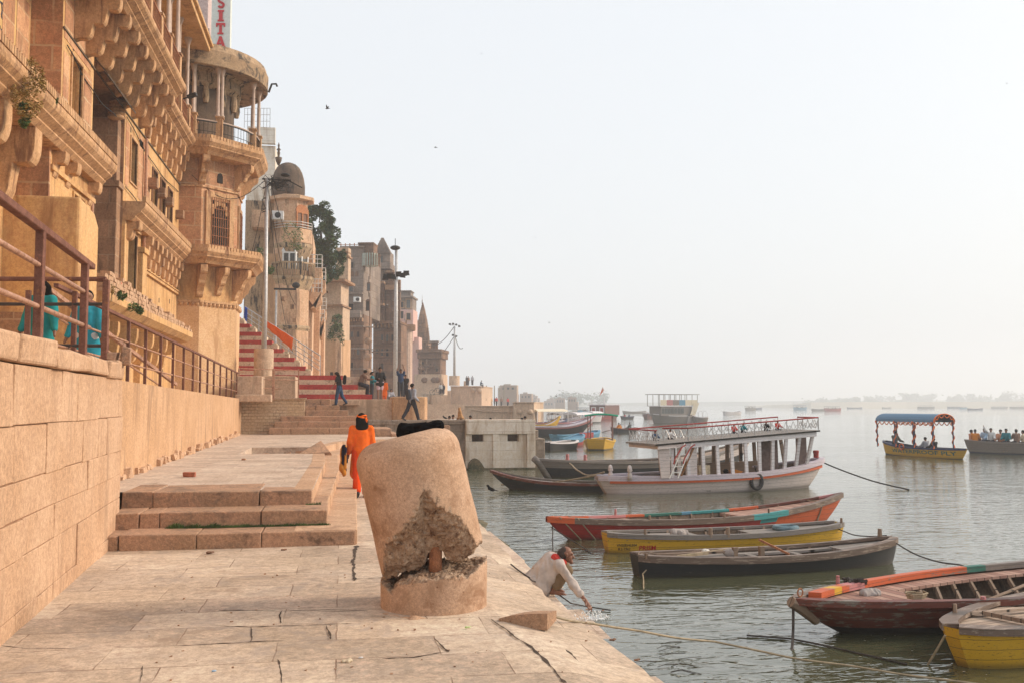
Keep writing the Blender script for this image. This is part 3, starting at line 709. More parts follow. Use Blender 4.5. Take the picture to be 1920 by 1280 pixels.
m.build('door_pilasters',Mt['palace'],pal,bev=.02)
# cornices: moulded profile extruded along the wall, with a row of scallops on top
def cornice(par,y0,y1,xw,xo,z,name='cornice',mat='carved',sc=.145,ends=True,hgt=.62):
    h=hgt/.62
    prof=[(xw,z-.62*h),(xo-.42,z-.62*h),(xo-.30,z-.50*h),(xo-.30,z-.46*h),(xo-.13,z-.34*h),(xo-.13,z-.30*h),(xo-.03,z-.20*h),(xo,z-.12*h),(xo,z-.02*h),(xo-.04,z),(xw,z)]
    mb=MB(); mb.ext([(p[0],p[1]) for p in prof],y0,y1,axis='y'); o=mb.build(name,Mt[mat],par)
    if sc:
        mb=MB(); y=y0+sc/2
        while y<y1:
            mb.box(xo-.06,xo+.015,y-sc*.40,y+sc*.40,z+.004,z+.15); mb.ext([(y-sc*.4,z+.15),(y+sc*.4,z+.15),(y,z+.21)],xo-.06,xo+.015,axis='x'); y+=sc
        mb.box(xo-.09,xo-.065,y0,y1,z,z+.17); mb.build('scalloped_edge',Mt[mat],o)
    return o
cornice(pal,12,28.3,FX-.75,-6.3,8.62); cornice(pal,32.3,43.2,FX,-6.3,8.42)
m=FMB()
y=32.45
m.build('x',Mt['carved'],pal) if 0 else None
# corbels: an outline in (X,z) extruded along the wall
def corbel(par,y,w_,xw,xo,zt,zb,lob=3,mat='carved',roll=True,name='corbel'):
    """stepped bracket with rounded lobes going from the wall foot zb out to xo at zt"""
    pts=[(xw,zt),(xo,zt)]; n=lob; dx=(xo-xw); dz=(zt-zb)
    for i in range(n):
        x1=xo-dx*i/n*.92; x2=xo-dx*(i+1)/n*.92; z1=zt-dz*i/n; z2=zt-dz*(i+1)/n
        a=.34 if i<n-1 else .55
        pts.append((x1,z1-(z1-z2)*.35))
        for k in range(1,5):
            t=k/4*math.pi/2; pts.append((x1-(x1-x2)*a*(1-math.cos(t)),z1-(z1-z2)*(.35+.55*math.sin(t))))
        pts.append((x2+(x1-x2)*.12,z2+(z1-z2)*.10))
    pts.append((xw+.03,zb)); pts.append((xw,zb))
    mb=MB(); mb.ext(pts,y-w_/2,y+w_/2,axis='y'); return mb.build(name,Mt[mat],par,bev=.018)
for y in (35.5,36.45,37.4,38.35,39.3,40.25,41.2,42.1): corbel(pal,y,.30,FX,-6.62,7.80,6.75,3)
corbel(pal,32.75,.5,FX,-6.5,7.82,7.2,2); 
for y in (24.6,25.7,27.9): corbel(pal,y,.34,FX-.4,-6.62,8.0,7.0,3)
for y in (12.5,15.5,18.0,20.6,22.6): corbel(pal,y,.5,FX-.8,-6.7,8.0,6.2,2)
m=MB(); m.box(-7.1,-6.9,35.3,43.1,6.55,6.66); m.box(-7.1,-6.86,35.3,43.1,6.66,6.70); m.build('ledge',Mt['palace'],pal)
# lower bay under the left balcony
m=FMB(); m.wall(24.2,28.3,2.2,8.0,-6.93,[(26.3,27.3,6.2,7.35)],.35); m.box(24.2,28.3,-7.0,-6.85,7.5,7.62); m.build('lower_bay_wall',Mt['palace'],pal)
window(pal,26.3,27.3,6.2,7.35,'dark','palace',X=-6.93)
m=FMB(); m.box(24.1,24.22,-7.7,-6.9,2.2,8.0); m.build('bay_side',Mt['redstone'],pal)
bt=T('buttress','massive plain ochre masonry block behind the thick railing','block',(-7,24.5,2.2))
m=MB(); prof=[(23.7,2.2),(25.5,2.2),(25.5,6.35),(25.1,6.62),(23.7,6.75)]; m.ext(prof,-9.6,-6.08,axis='x'); m.build('masonry',Mt['palace'],bt,bev=.06)
m=MB(); m.ext([(23.6,2.2),(23.72,2.2),(23.72,4.0),(23.6,4.0)],-9.6,-7.2,axis='x'); m.build('panel',Mt['darkstone'],bt)
# first-level terrace with crumbling brick parapet and plants
m=MB(); m.ext([(FX,4.25),(-6.25,4.45),(-6.05,4.62),(-6.05,4.82),(FX,4.82)],26.2,41.2,axis='y'); m.build('terrace_slab',Mt['palace'],pal)
m=MB(); random.seed(4)
y=26.2
while y<41.0:
    h=.62-.03*(y-26)+random.uniform(-.1,.1)
    for k in range(max(1,int(h/.12))):
        m.box(-6.3,-6.07+random.uniform(-.02,.02),y,y+.235,4.82+k*.12,4.82+(k+1)*.12-.012,j=.01)
    y+=.25
m.build('crumbling_parapet',Mt['ochreblock'],pal)
for y in (28,29.3,30.6,31.9,33.2,34.5,35.8,37.1,38.4): corbel(pal,y,.24,FX,-6.35,4.27,3.2,2,'palace')
# green-black pipe line and upper wall
m=MB(); m.box(-6.99,-6.955,25.2,43.1,11.33,11.375); m.build('pipe_line',plain('green_pipe',(0.12,0.09,0.06)),pal)
# upper balcony on big corbels
cornice(pal,12,34.9,FX-.75,-5.52,13.12,'balcony_edge',sc=0,hgt=.5); cornice(pal,34.9,43.4,FX,-6.2,13.12,'balcony_edge',sc=0,hgt=.5)
y=26.3
while y<34.8: corbel(pal,y,.27,FX,-5.85,12.62,11.42,3); y+=1.17
y=35.6
while y<43: corbel(pal,y,.26,FX,-6.5,12.62,11.35,3); y+=1.12
m=FMB(); m.wall(12,43.1,12.6,17.2,-8.0,[(30,31,13.2,15.6),(33,34,13.2,15.6),(36,37,13.2,15.6),(39,40,13.2,15.6)],.4); m.build('verandah_wall',Mt['palace'],pal)
m=FMB(); 
for a in (30,33,36,39): m=FMB(); m.box(a,a+1,-8.38,-8.3,13.2,15.6); m.build('verandah_door',Mt['dark'],pal)
m=MB(); m.box(-8.2,-5.72,12,44,17.0,17.22); m.box(-8.2,-5.6,12,44,17.22,17.38); m.box(-8.6,-7.0,12,44,17.38,18.2); m.build('verandah_roof',Mt['palace'],pal,bev=.03)
Mt['shaft']=plain('pale_pink_column',(0.56,0.43,0.35),0.8,0,0.2,5,.2)
def column(par,x,y,z0,zp,z1,r=.075,mat='carved',dbl=0):
    m=MB(); m.box(x-.14,x+.14,y-.14,y+.14,z0,zp-.08); m.box(x-.18,x+.18,y-.18,y+.18,zp-.08,zp); m.box(x-.16,x+.16,y-.16,y+.16,z0,z0+.15); o=m.build('column_pedestal',Mt[mat],par,bev=.01)
    m=MB()
    for d in ((-dbl,dbl) if dbl else (0,)):
        m.lathe(x+d*.5,y+d*.2,[(r*1.5,zp),(r*1.5,zp+.06),(r,zp+.12),(r*.92,z1-.3),(r*1.2,z1-.26),(r*1.9,z1-.1),(r*2.1,z1)],10)
    m.build('column_shaft',Mt['shaft'],o,auto=True)
for y,x in [(24.2,-5.8),(25.9,-5.8),(27.6,-5.8),(29.3,-5.8),(31.0,-5.8),(32.7,-5.8),(34.5,-5.8),(36.4,-6.4),(38.5,-6.4),(40.6,-6.4),(42.7,-6.4)]: column(pal,x,y,13.12,14.15,17.0)
def ironrail(par,pts,z0,z1,mat='rust',dn=.14):
    m=MB(); 
    for a,b in zip(pts,pts[1:]):
        a=Vector(a);b=Vector(b); m.bar((a.x,a.y,z1),(b.x,b.y,z1),.05,.04); m.bar((a.x,a.y,z0+.1),(b.x,b.y,z0+.1),.03); m.bar((a.x,a.y,(z0+z1)/2),(b.x,b.y,(z0+z1)/2),.02)
        n=max(1,int((b-a).length/dn))
        for k in range(n+1): p=a.lerp(b,k/n); m.bar((p.x,p.y,z0),(p.x,p.y,z1),.016)
    return m.build('iron_railing',Mt[mat],par)
ironrail(pal,[(-5.7,14,0),(-5.7,34.8,0)],13.12,14.0); ironrail(pal,[(-6.35,35,0),(-6.35,43.3,0)],13.12,14.0)
# ---- round corner tower
TC=(-7.03,45.3)
def octa(ap,rot=22.5): 
    r=ap/math.cos(R(22.5)); return [(TC[0]+r*math.cos(R(rot+45*i)),TC[1]+r*math.sin(R(rot+45*i))) for i in range(8)]
tw=T('corner_tower','octagonal sandstone corner tower of the palace under a round stained canopy roof','tower',(TC[0],TC[1],2.2))
m=MB(); m.prism(octa(2.32),2.2,6.3); m.build('plain_shaft',Mt['towerstone'],tw)
m=MB(); m.prism(octa(2.27),6.3,8.0); m.build('bracket_zone',Mt['palace'],tw)
m=MB()
for i in range(8):
    a=Vector((*octa(2.34)[i],0));b=Vector((*octa(2.34)[(i+1)%8],0))
    m.bar((a.x,a.y,6.32),(b.x,b.y,6.32),.10,.10)
    for k in range(9):
        p=a.lerp(b,(k+.5)/9); m.lathe(p.x,p.y,[(.02,6.10),(.085,6.16),(.085,6.26)],6)
m.build('scallop_band',Mt['carved'],tw)
def octcornice(z,api,apo,name,mat='carved',sc=True):
    m=MB(); prof=[(api,z-.62),(apo-.40,z-.60),(apo-.30,z-.48),(apo-.12,z-.34),(apo-.12,z-.30),(apo,z-.14),(apo,z),(api,z)]
    k=1/math.cos(R(22.5)); m.lathe(TC[0],TC[1],[(r*k,zz) for r,zz in prof],8,rot=22.5); o=m.build(name,Mt[mat],tw)
    if sc:
        m=MB(); P=octa(apo-.03)
        for i in range(8):
            a=Vector((*P[i],0));b=Vector((*P[(i+1)%8],0)); n=int((b-a).length/.16)
            for q in range(n):
                c=a.lerp(b,(q+.5)/n); d=(b-a).normalized()*.065; m.bar((c.x-d.x,c.y-d.y,z+.075),(c.x+d.x,c.y+d.y,z+.075),.06,.15)
        m.build('scalloped_edge',Mt[mat],o)
octcornice(8.48,2.2,3.42,'lower_cornice')
m=MB(); m.prism(octa(2.30),8.0,12.7); body=m.build('upper_shaft',Mt['redstone'],tw)
octcornice(13.2,2.2,3.45,'upper_cornice')
# brackets round the tower
def radial_corbel(ang,ri,ro,zt,zb,w_=.3,mat='carved'):
    m=MB(Matrix.Translation((TC[0],TC[1],0))@Matrix.Rotation(R(ang),4,'Z')); dx=ro-ri;dz=zt-zb; pts=[(ri,zt),(ro,zt)]
    for i in range(3):
        x1=ro-dx*i/3;x2=ro-dx*(i+1)/3;z1=zt-dz*i/3;z2=zt-dz*(i+1)/3
        pts.append((x1,z1-(z1-z2)*.4))
        for k in range(1,4): t=k/3*math.pi/2; pts.append((x1-(x1-x2)*.5*(1-math.cos(t)),z1-(z1-z2)*(.4+.5*math.sin(t))))
    pts.append((ri,zb)); m.ext(pts,-w_/2,w_/2,axis='y'); m.build('corbel',Mt[mat],tw,bev=.015)
for a in (-112.5,-67.5,-22.5,22.5):
    radial_corbel(a,2.3,3.2,7.85,6.45); radial_corbel(a,2.3,3.25,12.6,11.4)
radial_corbel(-90,2.2,3.0,7.85,6.6,.26); radial_corbel(-45,2.2,2.95,7.85,6.6,.26)
# barred windows on the faces (diagonal face looks towards the camera)
def facewin(ang,w_,z0,z1,bars=8):
    M=Matrix.Translation((TC[0],TC[1],0))@Matrix.Rotation(R(ang),4,'Z')
    m=MB(M); x=2.30
    m.box(x-.02,x+.09,-w_/2-.28,-w_/2,z0-.1,z1+.25); m.box(x-.02,x+.09,w_/2,w_/2+.28,z0-.1,z1+.25); m.box(x-.02,x+.085,-w_/2,w_/2,z1,z1+.25)
    fo=m.build('window',Mt['carved'],tw,bev=.01)
    m=MB(M); m.box(x-.01,x+.02,-w_/2,w_/2,z0,z1); m.build('pane',Mt['dark'],fo)
    m=MB(M)   # cusped arch head
    n=7
    for k in range(n):
        t=math.pi*k/(n-1); m.ell((x+.03,-math.cos(t)*w_*.40,z1-.62+math.sin(t)*.42),(.03,.11,.13),8,6)
    m.box(x+.02,x+.05,-w_/2,w_/2,z1-.12,z1); m.build('cusped_arch',Mt['carved'],fo)
    m=MB(M)
    for k in range(bars+1): y=-w_/2+w_*k/bars; m.bar((x+.12,y,z0),(x+.12,y,z1),.022)
    for k in range(6): z=z0+.1+(z1-z0-.2)*k/5; m.bar((x+.135,-w_/2,z),(x+.135,w_/2,z),.02)
    m.build('grille',Mt['rust'],fo)
facewin(-45,.95,8.75,10.95); facewin(0,.8,8.75,10.6,6)
m=MB(); 
for i in (5,6,7,0):
    a=Vector((*octa(2.335)[i],0));b=Vector((*octa(2.335)[(i+1)%8],0)); m=MB(); m.bar((a.x,a.y,11.35),(b.x,b.y,11.35),.06,.07); m.build('string_course',Mt['carved'],tw)
M=Matrix.Translation((TC[0],TC[1],0))@Matrix.Rotation(R(-45),4,'Z'); m=MB(M); m.box(2.30,2.33,-.14,.14,11.65,11.95); m.lathe(0,0,[(0,0)],3) if 0 else None
m.ext([(-.14,11.95),(.14,11.95),(.09,12.06),(0,12.1),(-.09,12.06)],2.30,2.33,axis='x'); m.box(2.30,2.33,-.07,.07,11.1,11.2); m.build('vent',Mt['dark'],tw)
# verandah on top
m=MB(); m.lathe(*TC,[(2.02,13.2),(2.0,15.3),(1.98,16.7)],24); m.build('core_wall',Mt['grime'],tw,auto=True)
m=MB(); m.lathe(*TC,[(2.06,15.9),(2.3,16.1),(2.3,16.5),(2.6,16.75)],28); 
for a in range(-110,60,24): m.lathe(TC[0]+2.1*math.cos(R(a)),TC[1]+2.1*math.sin(R(a)),[(.10,15.2),(.16,15.5),(.12,15.9),(.2,16.3)],8)
m.build('plaster_frieze',Mt['mould'],tw)
m=MB(); m.lathe(*TC,[(0.5,16.62),(2.4,16.62),(3.2,16.52),(3.42,16.42),(3.5,16.46),(3.52,17.1),(3.46,17.18),(3.40,17.42),(1,17.5)],40); m.build('canopy_roof',Mt['canopy'],tw,auto=True)
for a,d in ((-98,.09),(-78,.0),(-57,.16),(-18,.0),(4,.0),(30,.0)):
    column(tw,TC[0]+3.1*math.cos(R(a)),TC[1]+3.1*math.sin(R(a)),13.2,14.35,16.5,.075,'carved',d)
pts=[(TC[0]+3.15*math.cos(R(a)),TC[1]+3.15*math.sin(R(a)),0) for a in range(-100,60,10)]
ironrail(tw,pts,13.2,14.05,'cable',.16)
m=MB(); m.tube([(p[0],p[1],14.1) for p in pts],.035,8); m.build('curved_handrail',Mt['shaft'],tw)
m=MB(); m.tube([(TC[0]+3.55*math.cos(R(10)),TC[1]+3.5*math.sin(R(10)),16.6),(-3.4,45.9,17.0),(-3.2,45.9,17.02),(-3.15,45.9,16.9)],.05,8); m.build('drain_pipe',Mt['cable'],tw)
# ---- hotel block with vertical sign behind the tower
ht=T('rooftop_block','pale pink rooftop block rising behind the palace verandah','building',(-8,50,17))
m=MB(); m.box(-12,-6.75,48.6,56,12,26); m.build('wall',Mt['pinkgrey'],ht); m=MB(); m.box(-12,-6.65,48.5,56,20.3,20.5); m.box(-12,-6.7,48.55,56,18.6,18.68); m.build('band',Mt['pinkgrey'],ht)
sg=T('vertical_sign','tall white vertical sign board with red letters reading SITA beside the rooftop block','sign',PD(414,95,46))
p0=PD(395,95,46); p1=PD(431,95,46); u=(Vector((p1.x-p0.x,p1.y-p0.y,0))).normalized(); W_=(p1-p0).length; n_=Vector((u.y,-u.x,0))
Ms=Matrix(((u.x,n_.x,0,p0.x),(u.y,n_.y,0,p0.y),(0,0,1,p0.z),(0,0,0,1)))
m=MB(Ms); m.box(0,W_,-.22,0,0,3.6); m.build('board',plain('sign_white',(0.66,0.70,0.66),0.6,0,.12),sg,bev=.02)
m=MB(Ms); m.box(-.02,W_+.03,-.24,-.001,-.06,0); m.build('frame',Mt['cable'],sg)
Mt['signred']=plain('sign_red',(0.55,0.035,0.045),0.6,0,.15)
def slab(a,b,c,d): Lm.box(a,b,.004,.05,c,d)
cx=W_/2
def letter(ch,zb,h=.56,w_=.44):
    global Lm
    Lm=MB(Ms); t=.13; s_=.075; x0=cx-w_/2;x1=cx+w_/2
    if ch=='I': slab(cx-t/2-.02,cx+t/2+.02,zb+s_,zb+h-s_); slab(cx-.15,cx+.15,zb,zb+s_); slab(cx-.15,cx+.15,zb+h-s_,zb+h)
    if ch=='T': slab(cx-t/2,cx+t/2,zb+s_,zb+h-.10); slab(cx-.14,cx+.14,zb,zb+s_); slab(x0,x1,zb+h-.10,zb+h); slab(x0,x0+.06,zb+h-.18,zb+h-.10); slab(x1-.06,x1,zb+h-.18,zb+h-.10)
    if ch=='A':
        for sg_ in (-1,1):
            w2=t*(.75 if sg_<0 else 1.1); P=[(cx+sg_*w_*.36-w2/2,zb+s_),(cx+sg_*w_*.36+w2/2,zb+s_),(cx+w2/2*.9,zb+h),(cx-w2/2*.9,zb+h)]
            Lm.ext(P,.004 if sg_<0 else .006,.05 if sg_<0 else .052,axis='y')
            slab(cx+sg_*w_*.36-.10,cx+sg_*w_*.36+.10,zb,zb+s_)
        slab(cx-w_*.22,cx+w_*.22,zb+.17,zb+.24)
    if ch=='S':
        pts=[]
        for k in range(15):
            t_=k/14; a=R(40+ (230)*t_) if t_<.5 else 0
        r=h*.235
        for a in range(20,271,25): pts.append((cx+r*.95*math.cos(R(a)),.027,zb+h-r-.02+r*.9*math.sin(R(a))))
        for a in range(90,-161,-25): pts.append((cx+r*.95*math.cos(R(a)),.027,zb+r+.02+r*.9*math.sin(R(a))))
        for p,q in zip(pts,pts[1:]): Lm.bar(p,q,.045,.105,up=(1,0,0)) if 0 else Lm.bar(p,q,.105,.045,up=(0,1,0))
    Lm.build('letter',Mt['signred'],sg)
for ch,zb in (('A',.13),('T',.80),('I',1.45),('S',2.12)): letter(ch,zb)
# painted writing high on the set-back bay: ghat name, in dark paint (hand-drawn strokes)
wr=MB(); X=FX-.75+.006
def stroke(pts,w_): 
    q=[PX(a,b,X) for a,b in pts]; q=[(X,p.y,p.z) for p in q]
    for a,b in zip(q,q[1:]): wr.bar(a,b,w_,.006,up=(1,0,0))
stroke([(-8,-2),(24,22)],.05); stroke([(3,5),(4,22),(2,30),(6,38),(8,30),(8,8)],.07); stroke([(10,8),(12,44)],.075)
stroke([(26,20),(20,23),(17,32),(17,44),(20,54),(25,57),(26,50)],.085)
for L in ([(0,48),(1,58)],[(5,52),(6,63)],[(0,54),(5,58)],[(8,66),(10,56),(13,70)],[(9,62),(12,65)],[(14,62),(20,68)],[(17,65),(18,75)]): stroke(L,.04)
wo=wr.build('painted_writing',plain('dark_sign_paint',(0.07,0.055,0.07)),pal)
wb_=MB(); a=PX(-60,-60,X); b=PX(29,90,X); wb_.box(X-.02,X-.002,a.y,b.y,9.3,12.6); wb_.build('name_panel',plain('yellow_wash_panel',(0.66,0.43,0.18),.9,0,.12,3),pal)

# cables and pipes that run over the old facade
cb=MB()
for (y0,z0,y1,z1,X,sg_) in ((25.5,11.0,31,10.8,-6.96,.25),(32.4,11.2,42.5,10.95,-6.96,.3),(32.4,8.9,42.3,8.75,-6.95,.12),(15,8.75,28.2,8.78,-6.45,.05)):
    cb.tube([(X+.02*math.sin(k),y0+(y1-y0)*k/16,z0+(z1-z0)*k/16-sg_*math.sin(math.pi*k/16)) for k in range(17)],.016,5)
cb.build('facade_cable',Mt['cable'],pal)
for y,za,zb_ in ((35.32,2.2,11.3),(28.15,2.2,8.0)): m=MB(); m.tube([(-6.9,y,za),(-6.9,y,zb_)],.05,8); m.build('drain_pipe',Mt['railpipe'],pal)
for i,(y,z) in enumerate(((36.3,7.6),(38.9,5.9),(41.2,6.1),(33.2,11.0),(26.2,11.2),(40.0,3.2))):
    m=FMB(); m.box(y-.06,y+.06,FX-.02,FX+.006,z-.09,z+.09); m.build('putlog_hole',Mt['dark'],pal)
# floodlight fixed to the balcony corner
fl=T('floodlight','small black floodlight clamped to the balcony corner beside the round tower','lamp',PX(352,183,-6.1)); q=PX(352,183,-6.1); m=MB(); m.bar(q,q+Vector((.35,-.1,.12)),.18,.14); m.build('housing',Mt['cable'],fl,bev=.02); m=MB(); m.bar(q+Vector((-.2,.1,-.05)),q,.04); m.build('bracket',Mt['cable'],fl)
# ================================================================ MIDDLE DISTANCE
rV=Vector((math.cos(YAW),-math.sin(YAW),0)); fV=Vector((math.sin(YAW),math.cos(YAW),0))
class Fr:
    """frame standing at pixel px, distance D: local x runs along the facade, y out of it, z is height; lengths are given in pixels of the photograph and turned into metres"""
    def __init__(s,px,D,th=15):
        s.px=px;s.D=D;t=R(th*.3);s.th=t; o=PD(px,757,D); s.o=Vector((o.x,o.y,0))
        ex=rV*math.cos(t)-fV*math.sin(t); ey=-fV*math.cos(t)-rV*math.sin(t)
        s.M=Matrix(((ex.x,ey.x,0,s.o.x),(ex.y,ey.y,0,s.o.y),(0,0,1,0),(0,0,0,1))); s.k=D/1800.0
    def x(s,px,py=757):
        fw=lambda y: math.cos(TILT)-(640-y)/1800.0*math.sin(TILT)
        return ((px-960)/fw(py)-(s.px-960)/fw(757))*s.k/math.cos(s.th)
    def z(s,py): return PD(s.px,py,s.D).z
    def mb(s): return MB(s.M)
    def box(s,m,a,b,t,bt,dep=6,out=0.0,mi=0): return m.box(s.x(a,(t+bt)/2),s.x(b,(t+bt)/2),-dep*.45,out,s.z(bt),s.z(t),mi)
    def wall(s,m,a,b,t,bt,holes,dep=.5,y=0):
        q=(t+bt)/2; return m.wall(s.x(a,q),s.x(b,q),s.z(bt),s.z(t),y,[(s.x(h[0],q),s.x(h[1],q),s.z(h[3]),s.z(h[2])) for h in holes],dep)
    def tow(s,m,pc,pr,prof,y=0,n=8,rot=22.5,ref=None):
        return m.lathe(s.x(pc,(prof[0][1]+prof[-1][1])/2),y,[((r if isinstance(r,float) else pr*r)*s.k,s.z(z)) for r,z in prof],n,rot=rot)
    def loc(s,py): return (s.o.x,s.o.y,s.z(py))
def vwin(fr,par,a,b,t,bt,y=0.02,pane='dark',frame_='carved',arch=False,bars=False):
    q=(t+bt)/2
    m=fr.mb(); x0,x1,z0,z1=fr.x(a,q),fr.x(b,q),fr.z(bt),fr.z(t); w_=min(.18,(x1-x0)*.15)
    m.box(x0-w_,x0,y-.1,y+.10,z0,z1+w_);m.box(x1,x1+w_,y-.1,y+.10,z0,z1+w_);m.box(x0,x1,y-.1,y+.09,z1,z1+w_); m.box(x0-w_*1.5,x1+w_*1.5,y-.1,y+.16,z0-w_,z0)
    if arch: m.ext([((x0+x1)/2+math.cos(R(q))*((x1-x0)/2+w_),z1+w_+math.sin(R(q))*((x1-x0)/2+w_)*.8) for q in range(0,181,20)],y-.1,y+.06,axis='y')
    o=m.build('window',Mt[frame_],par); m=fr.mb(); m.box(x0,x1,y-.05,y+.02,z0,z1); m.build('pane',Mt[pane],o)
    if bars:
        m=fr.mb(); m.box((x0+x1)/2-.04,(x0+x1)/2+.04,y+.02,y+.06,z0,z1); m.box(x0,x1,y+.02,y+.055,(z0+z1)/2-.03,(z0+z1)/2+.03); m.build('mullion',Mt['white'],o)
    return o
def facade_detail(fr,par,a,b,t,bt,seed,rows=3,y=0.0,mat='greypal',dens=.7):
    rr=random.Random(seed); h=(bt-t)/rows; n=max(1,int((b-a)/9))
    for r_ in range(rows):
        m=fr.mb(); fr.box(m,a-.6,b+.6,t+h*r_-.5,t+h*r_+.7,.3,y+.28+.2*rr.random()); m.build('ledge',Mt[mat],par)
        for c in range(n):
            if rr.random()>dens: continue
            x=a+(b-a)*(c+.5)/n; w_=rr.uniform(1.6,2.6); hh=h*rr.uniform(.32,.5); y0=t+h*r_+h*.28
            vwin(fr,par,x-w_,x+w_,y0,y0+hh,y=y+.02,pane=rr.choice(['dark','dark','shutter','glass']),frame_=mat,arch=rr.random()<.5)
            if rr.random()<.45: m=fr.mb(); fr.box(m,x-w_-1.5,x+w_+1.5,y0+hh+1,y0+hh+3.2,.2,y+.8); m.build('small_balcony',Mt[mat],par)
# ---- far grey steps up to the upper terrace
random.seed(11)
m=MB(); L=[505,515,525,536,549,562]; Rr=[700,690,672,653,636,619]; Z=[.62,.90,1.16,1.39,1.62,1.85,2.13]
for i in range(6):
    Y=41.6+.38*i; x0=PY(L[i],790,Y).x; x1=PY(Rr[i],790,Y).x
    block_row(m,x0,x1,Y,Y+1.4,Z[i]-.28,Z[i+1],[.9,1.6,2.1,1.2],gap=.008,j=.012)
struct(m.build('far_steps',Mt['step'],bev=.02))
m=MB(); 
for a,b,t_,bt_,Y in [(700,734,803,836,38.5),(734,747,812,838,38.2),(672,700,813,830,39)]:
    m.box(PY(a,800,Y).x,PY(b,800,Y).x,Y,Y+3,-.2,PY(a,t_,Y).z)
struct(m.build('side_blocks',Mt['step'],bev=.03))
# ---- plastered terrace wall, mid terrace and pier
def wallthing(name,label,parts,mat,cat='wall',bev=.02,loc=None,prt='masonry'):
    t=T(name,label,cat,loc or (parts[0][0],parts[0][2],parts[0][4])); m=MB()
    for p in parts: m.box(*p[:6])
    m.build(prt,Mt[mat],t,bev=bev); return t
xA=PY(619,760,44.6).x; xB=PY(735,760,44.6).x; xC=PY(800,760,44.9).x
wallthing('terrace_wall','long tan plaster wall right of the grey steps under the striped stairs',[(xA,xB+.1,44.6,46.5,.3,2.12),(xA,xA+1.3,44.2,46.5,1.85,2.10)],'tan')
t=T('corner_block','rounded bright ochre corner block behind the man with the grey backpack','block',(xB,44.6,1.2)); m=MB()
m.prism([(xB,44.3),(xB+.9,44.05),(xC-.15,44.2),(xC,44.5),(xC,47),(xB,47)],1.0,2.24); m.build('masonry',Mt['ochre'],t,bev=.05)
mt_x0=PY(640,785,42.9).x; xw=PY(873,785,42.9).x; xe=PY(1003,785,42.9).x
t=T('grey_terrace_wall','grey stone embankment wall left of the white one behind the broken bollard','wall',(xw-2,42.9,-1))
m=MB(); m.box(PY(700,785,42.9).x,xw,42.9,43.6,-1.6,1.17); m.build('masonry',Mt['greystone'],t); m=MB(); block_row(m,PY(690,785,42.8).x,xw,42.82,43.6,1.0,1.2,[1.1,1.5]); m.build('coping',Mt['greystone'],t,bev=.02)
struct(MB().box(mt_x0,xe,43.3,47,-1.2,1.16).build('middle_terrace',Mt['pave2']))
struct(MB().box(-12,xC,45,62,1.2,2.10).build('upper_terrace',Mt['pave2']))
# white wall
ww=T('white_wall','lime washed riverside wall with two dark vents and rust stains','wall',((xw+xe)/2,42.6,-1))
m=MB(SW); 
X_=lambda px:PY(px,820,42.6).x
Zz=lambda py:PY(930,py,42.6).z
hol=[(X_(885),X_(907),Zz(827),Zz(814)),(X_(952),X_(973),Zz(827),Zz(814))]
m=MB(Matrix(((1,0,0,0),(0,-1,0,0),(0,0,1,0),(0,0,0,1)))); m.wall(X_(873.5),X_(1003),-1.5,1.18,-42.66,hol,.4)
m.add([(X_(1003),-42.66,-1.5),(X_(1003),-43.6,-1.5),(X_(1003),-43.6,1.18),(X_(1003),-42.66,1.18)],[(0,1,2,3)]); m.add([(X_(873.5),-42.66,1.18),(X_(1003),-42.66,1.18),(X_(1003),-43.6,1.18),(X_(873.5),-43.6,1.18)],[(0,1,2,3)])
m.add([(X_(873.5),-42.66,-1.5),(X_(873.5),-42.95,-1.5),(X_(873.5),-42.95,1.18),(X_(873.5),-42.66,1.18)],[(0,1,2,3)]); m.build('limewashed_face',Mt['limewash'],ww)
m=MB(); m.box(X_(873.5),X_(1003.5),42.56,42.65,Zz(813),1.21); m.box(X_(924),X_(936),42.57,42.65,-1.3,Zz(813)-.003); m.box(X_(988),X_(1003.5),42.575,42.65,-1.3,Zz(813)-.004); m.build('raised_band',Mt['limewash'],ww,bev=.015)
for h in hol: m=MB(); m.box(h[0],h[1],43.0,43.05,h[2],h[3]); o=m.build('vent_pane',Mt['grime'],ww); frm=MB(); frm.box(h[0]-.02,h[1]+.02,42.63,42.68,h[2]-.05,h[2]); 
m=MB(); m.ext([(X_(878)+ (X_(910)-X_(878))*q/12,-1.05+ .55*math.sin(math.pi*min(1,q/12*.8+.2))) for q in range(13)]+[(X_(910),-1.4),(X_(878),-1.4)],42.3,42.655,axis='y'); m.build('culvert_hood',Mt['moss'],ww)
t=T('low_pier','low grey stone pier with two steps at the right end of the white wall','pier',(xe+.3,42.9,-1)); m=MB()
m.box(X_(1003.6),X_(1023),42.75,46,-1.5,Zz(822)); m.box(X_(1003.6),X_(1012),42.9,46,Zz(822),Zz(806)); m.build('masonry',Mt['greystone'],t,bev=.03)
m=MB(); m.box(X_(873),X_(1024),42.4,42.55,-1.3,-.93); struct(m.build('wall_footing',Mt['moss']))
wallthing('bollard_stone','small square grey stone block on the terrace behind the broken bollard',[(PY(826,800,40).x,PY(844,800,40).x,40.0,40.6,PY(830,840,40).z,PY(830,797,40).z)],'step','block')
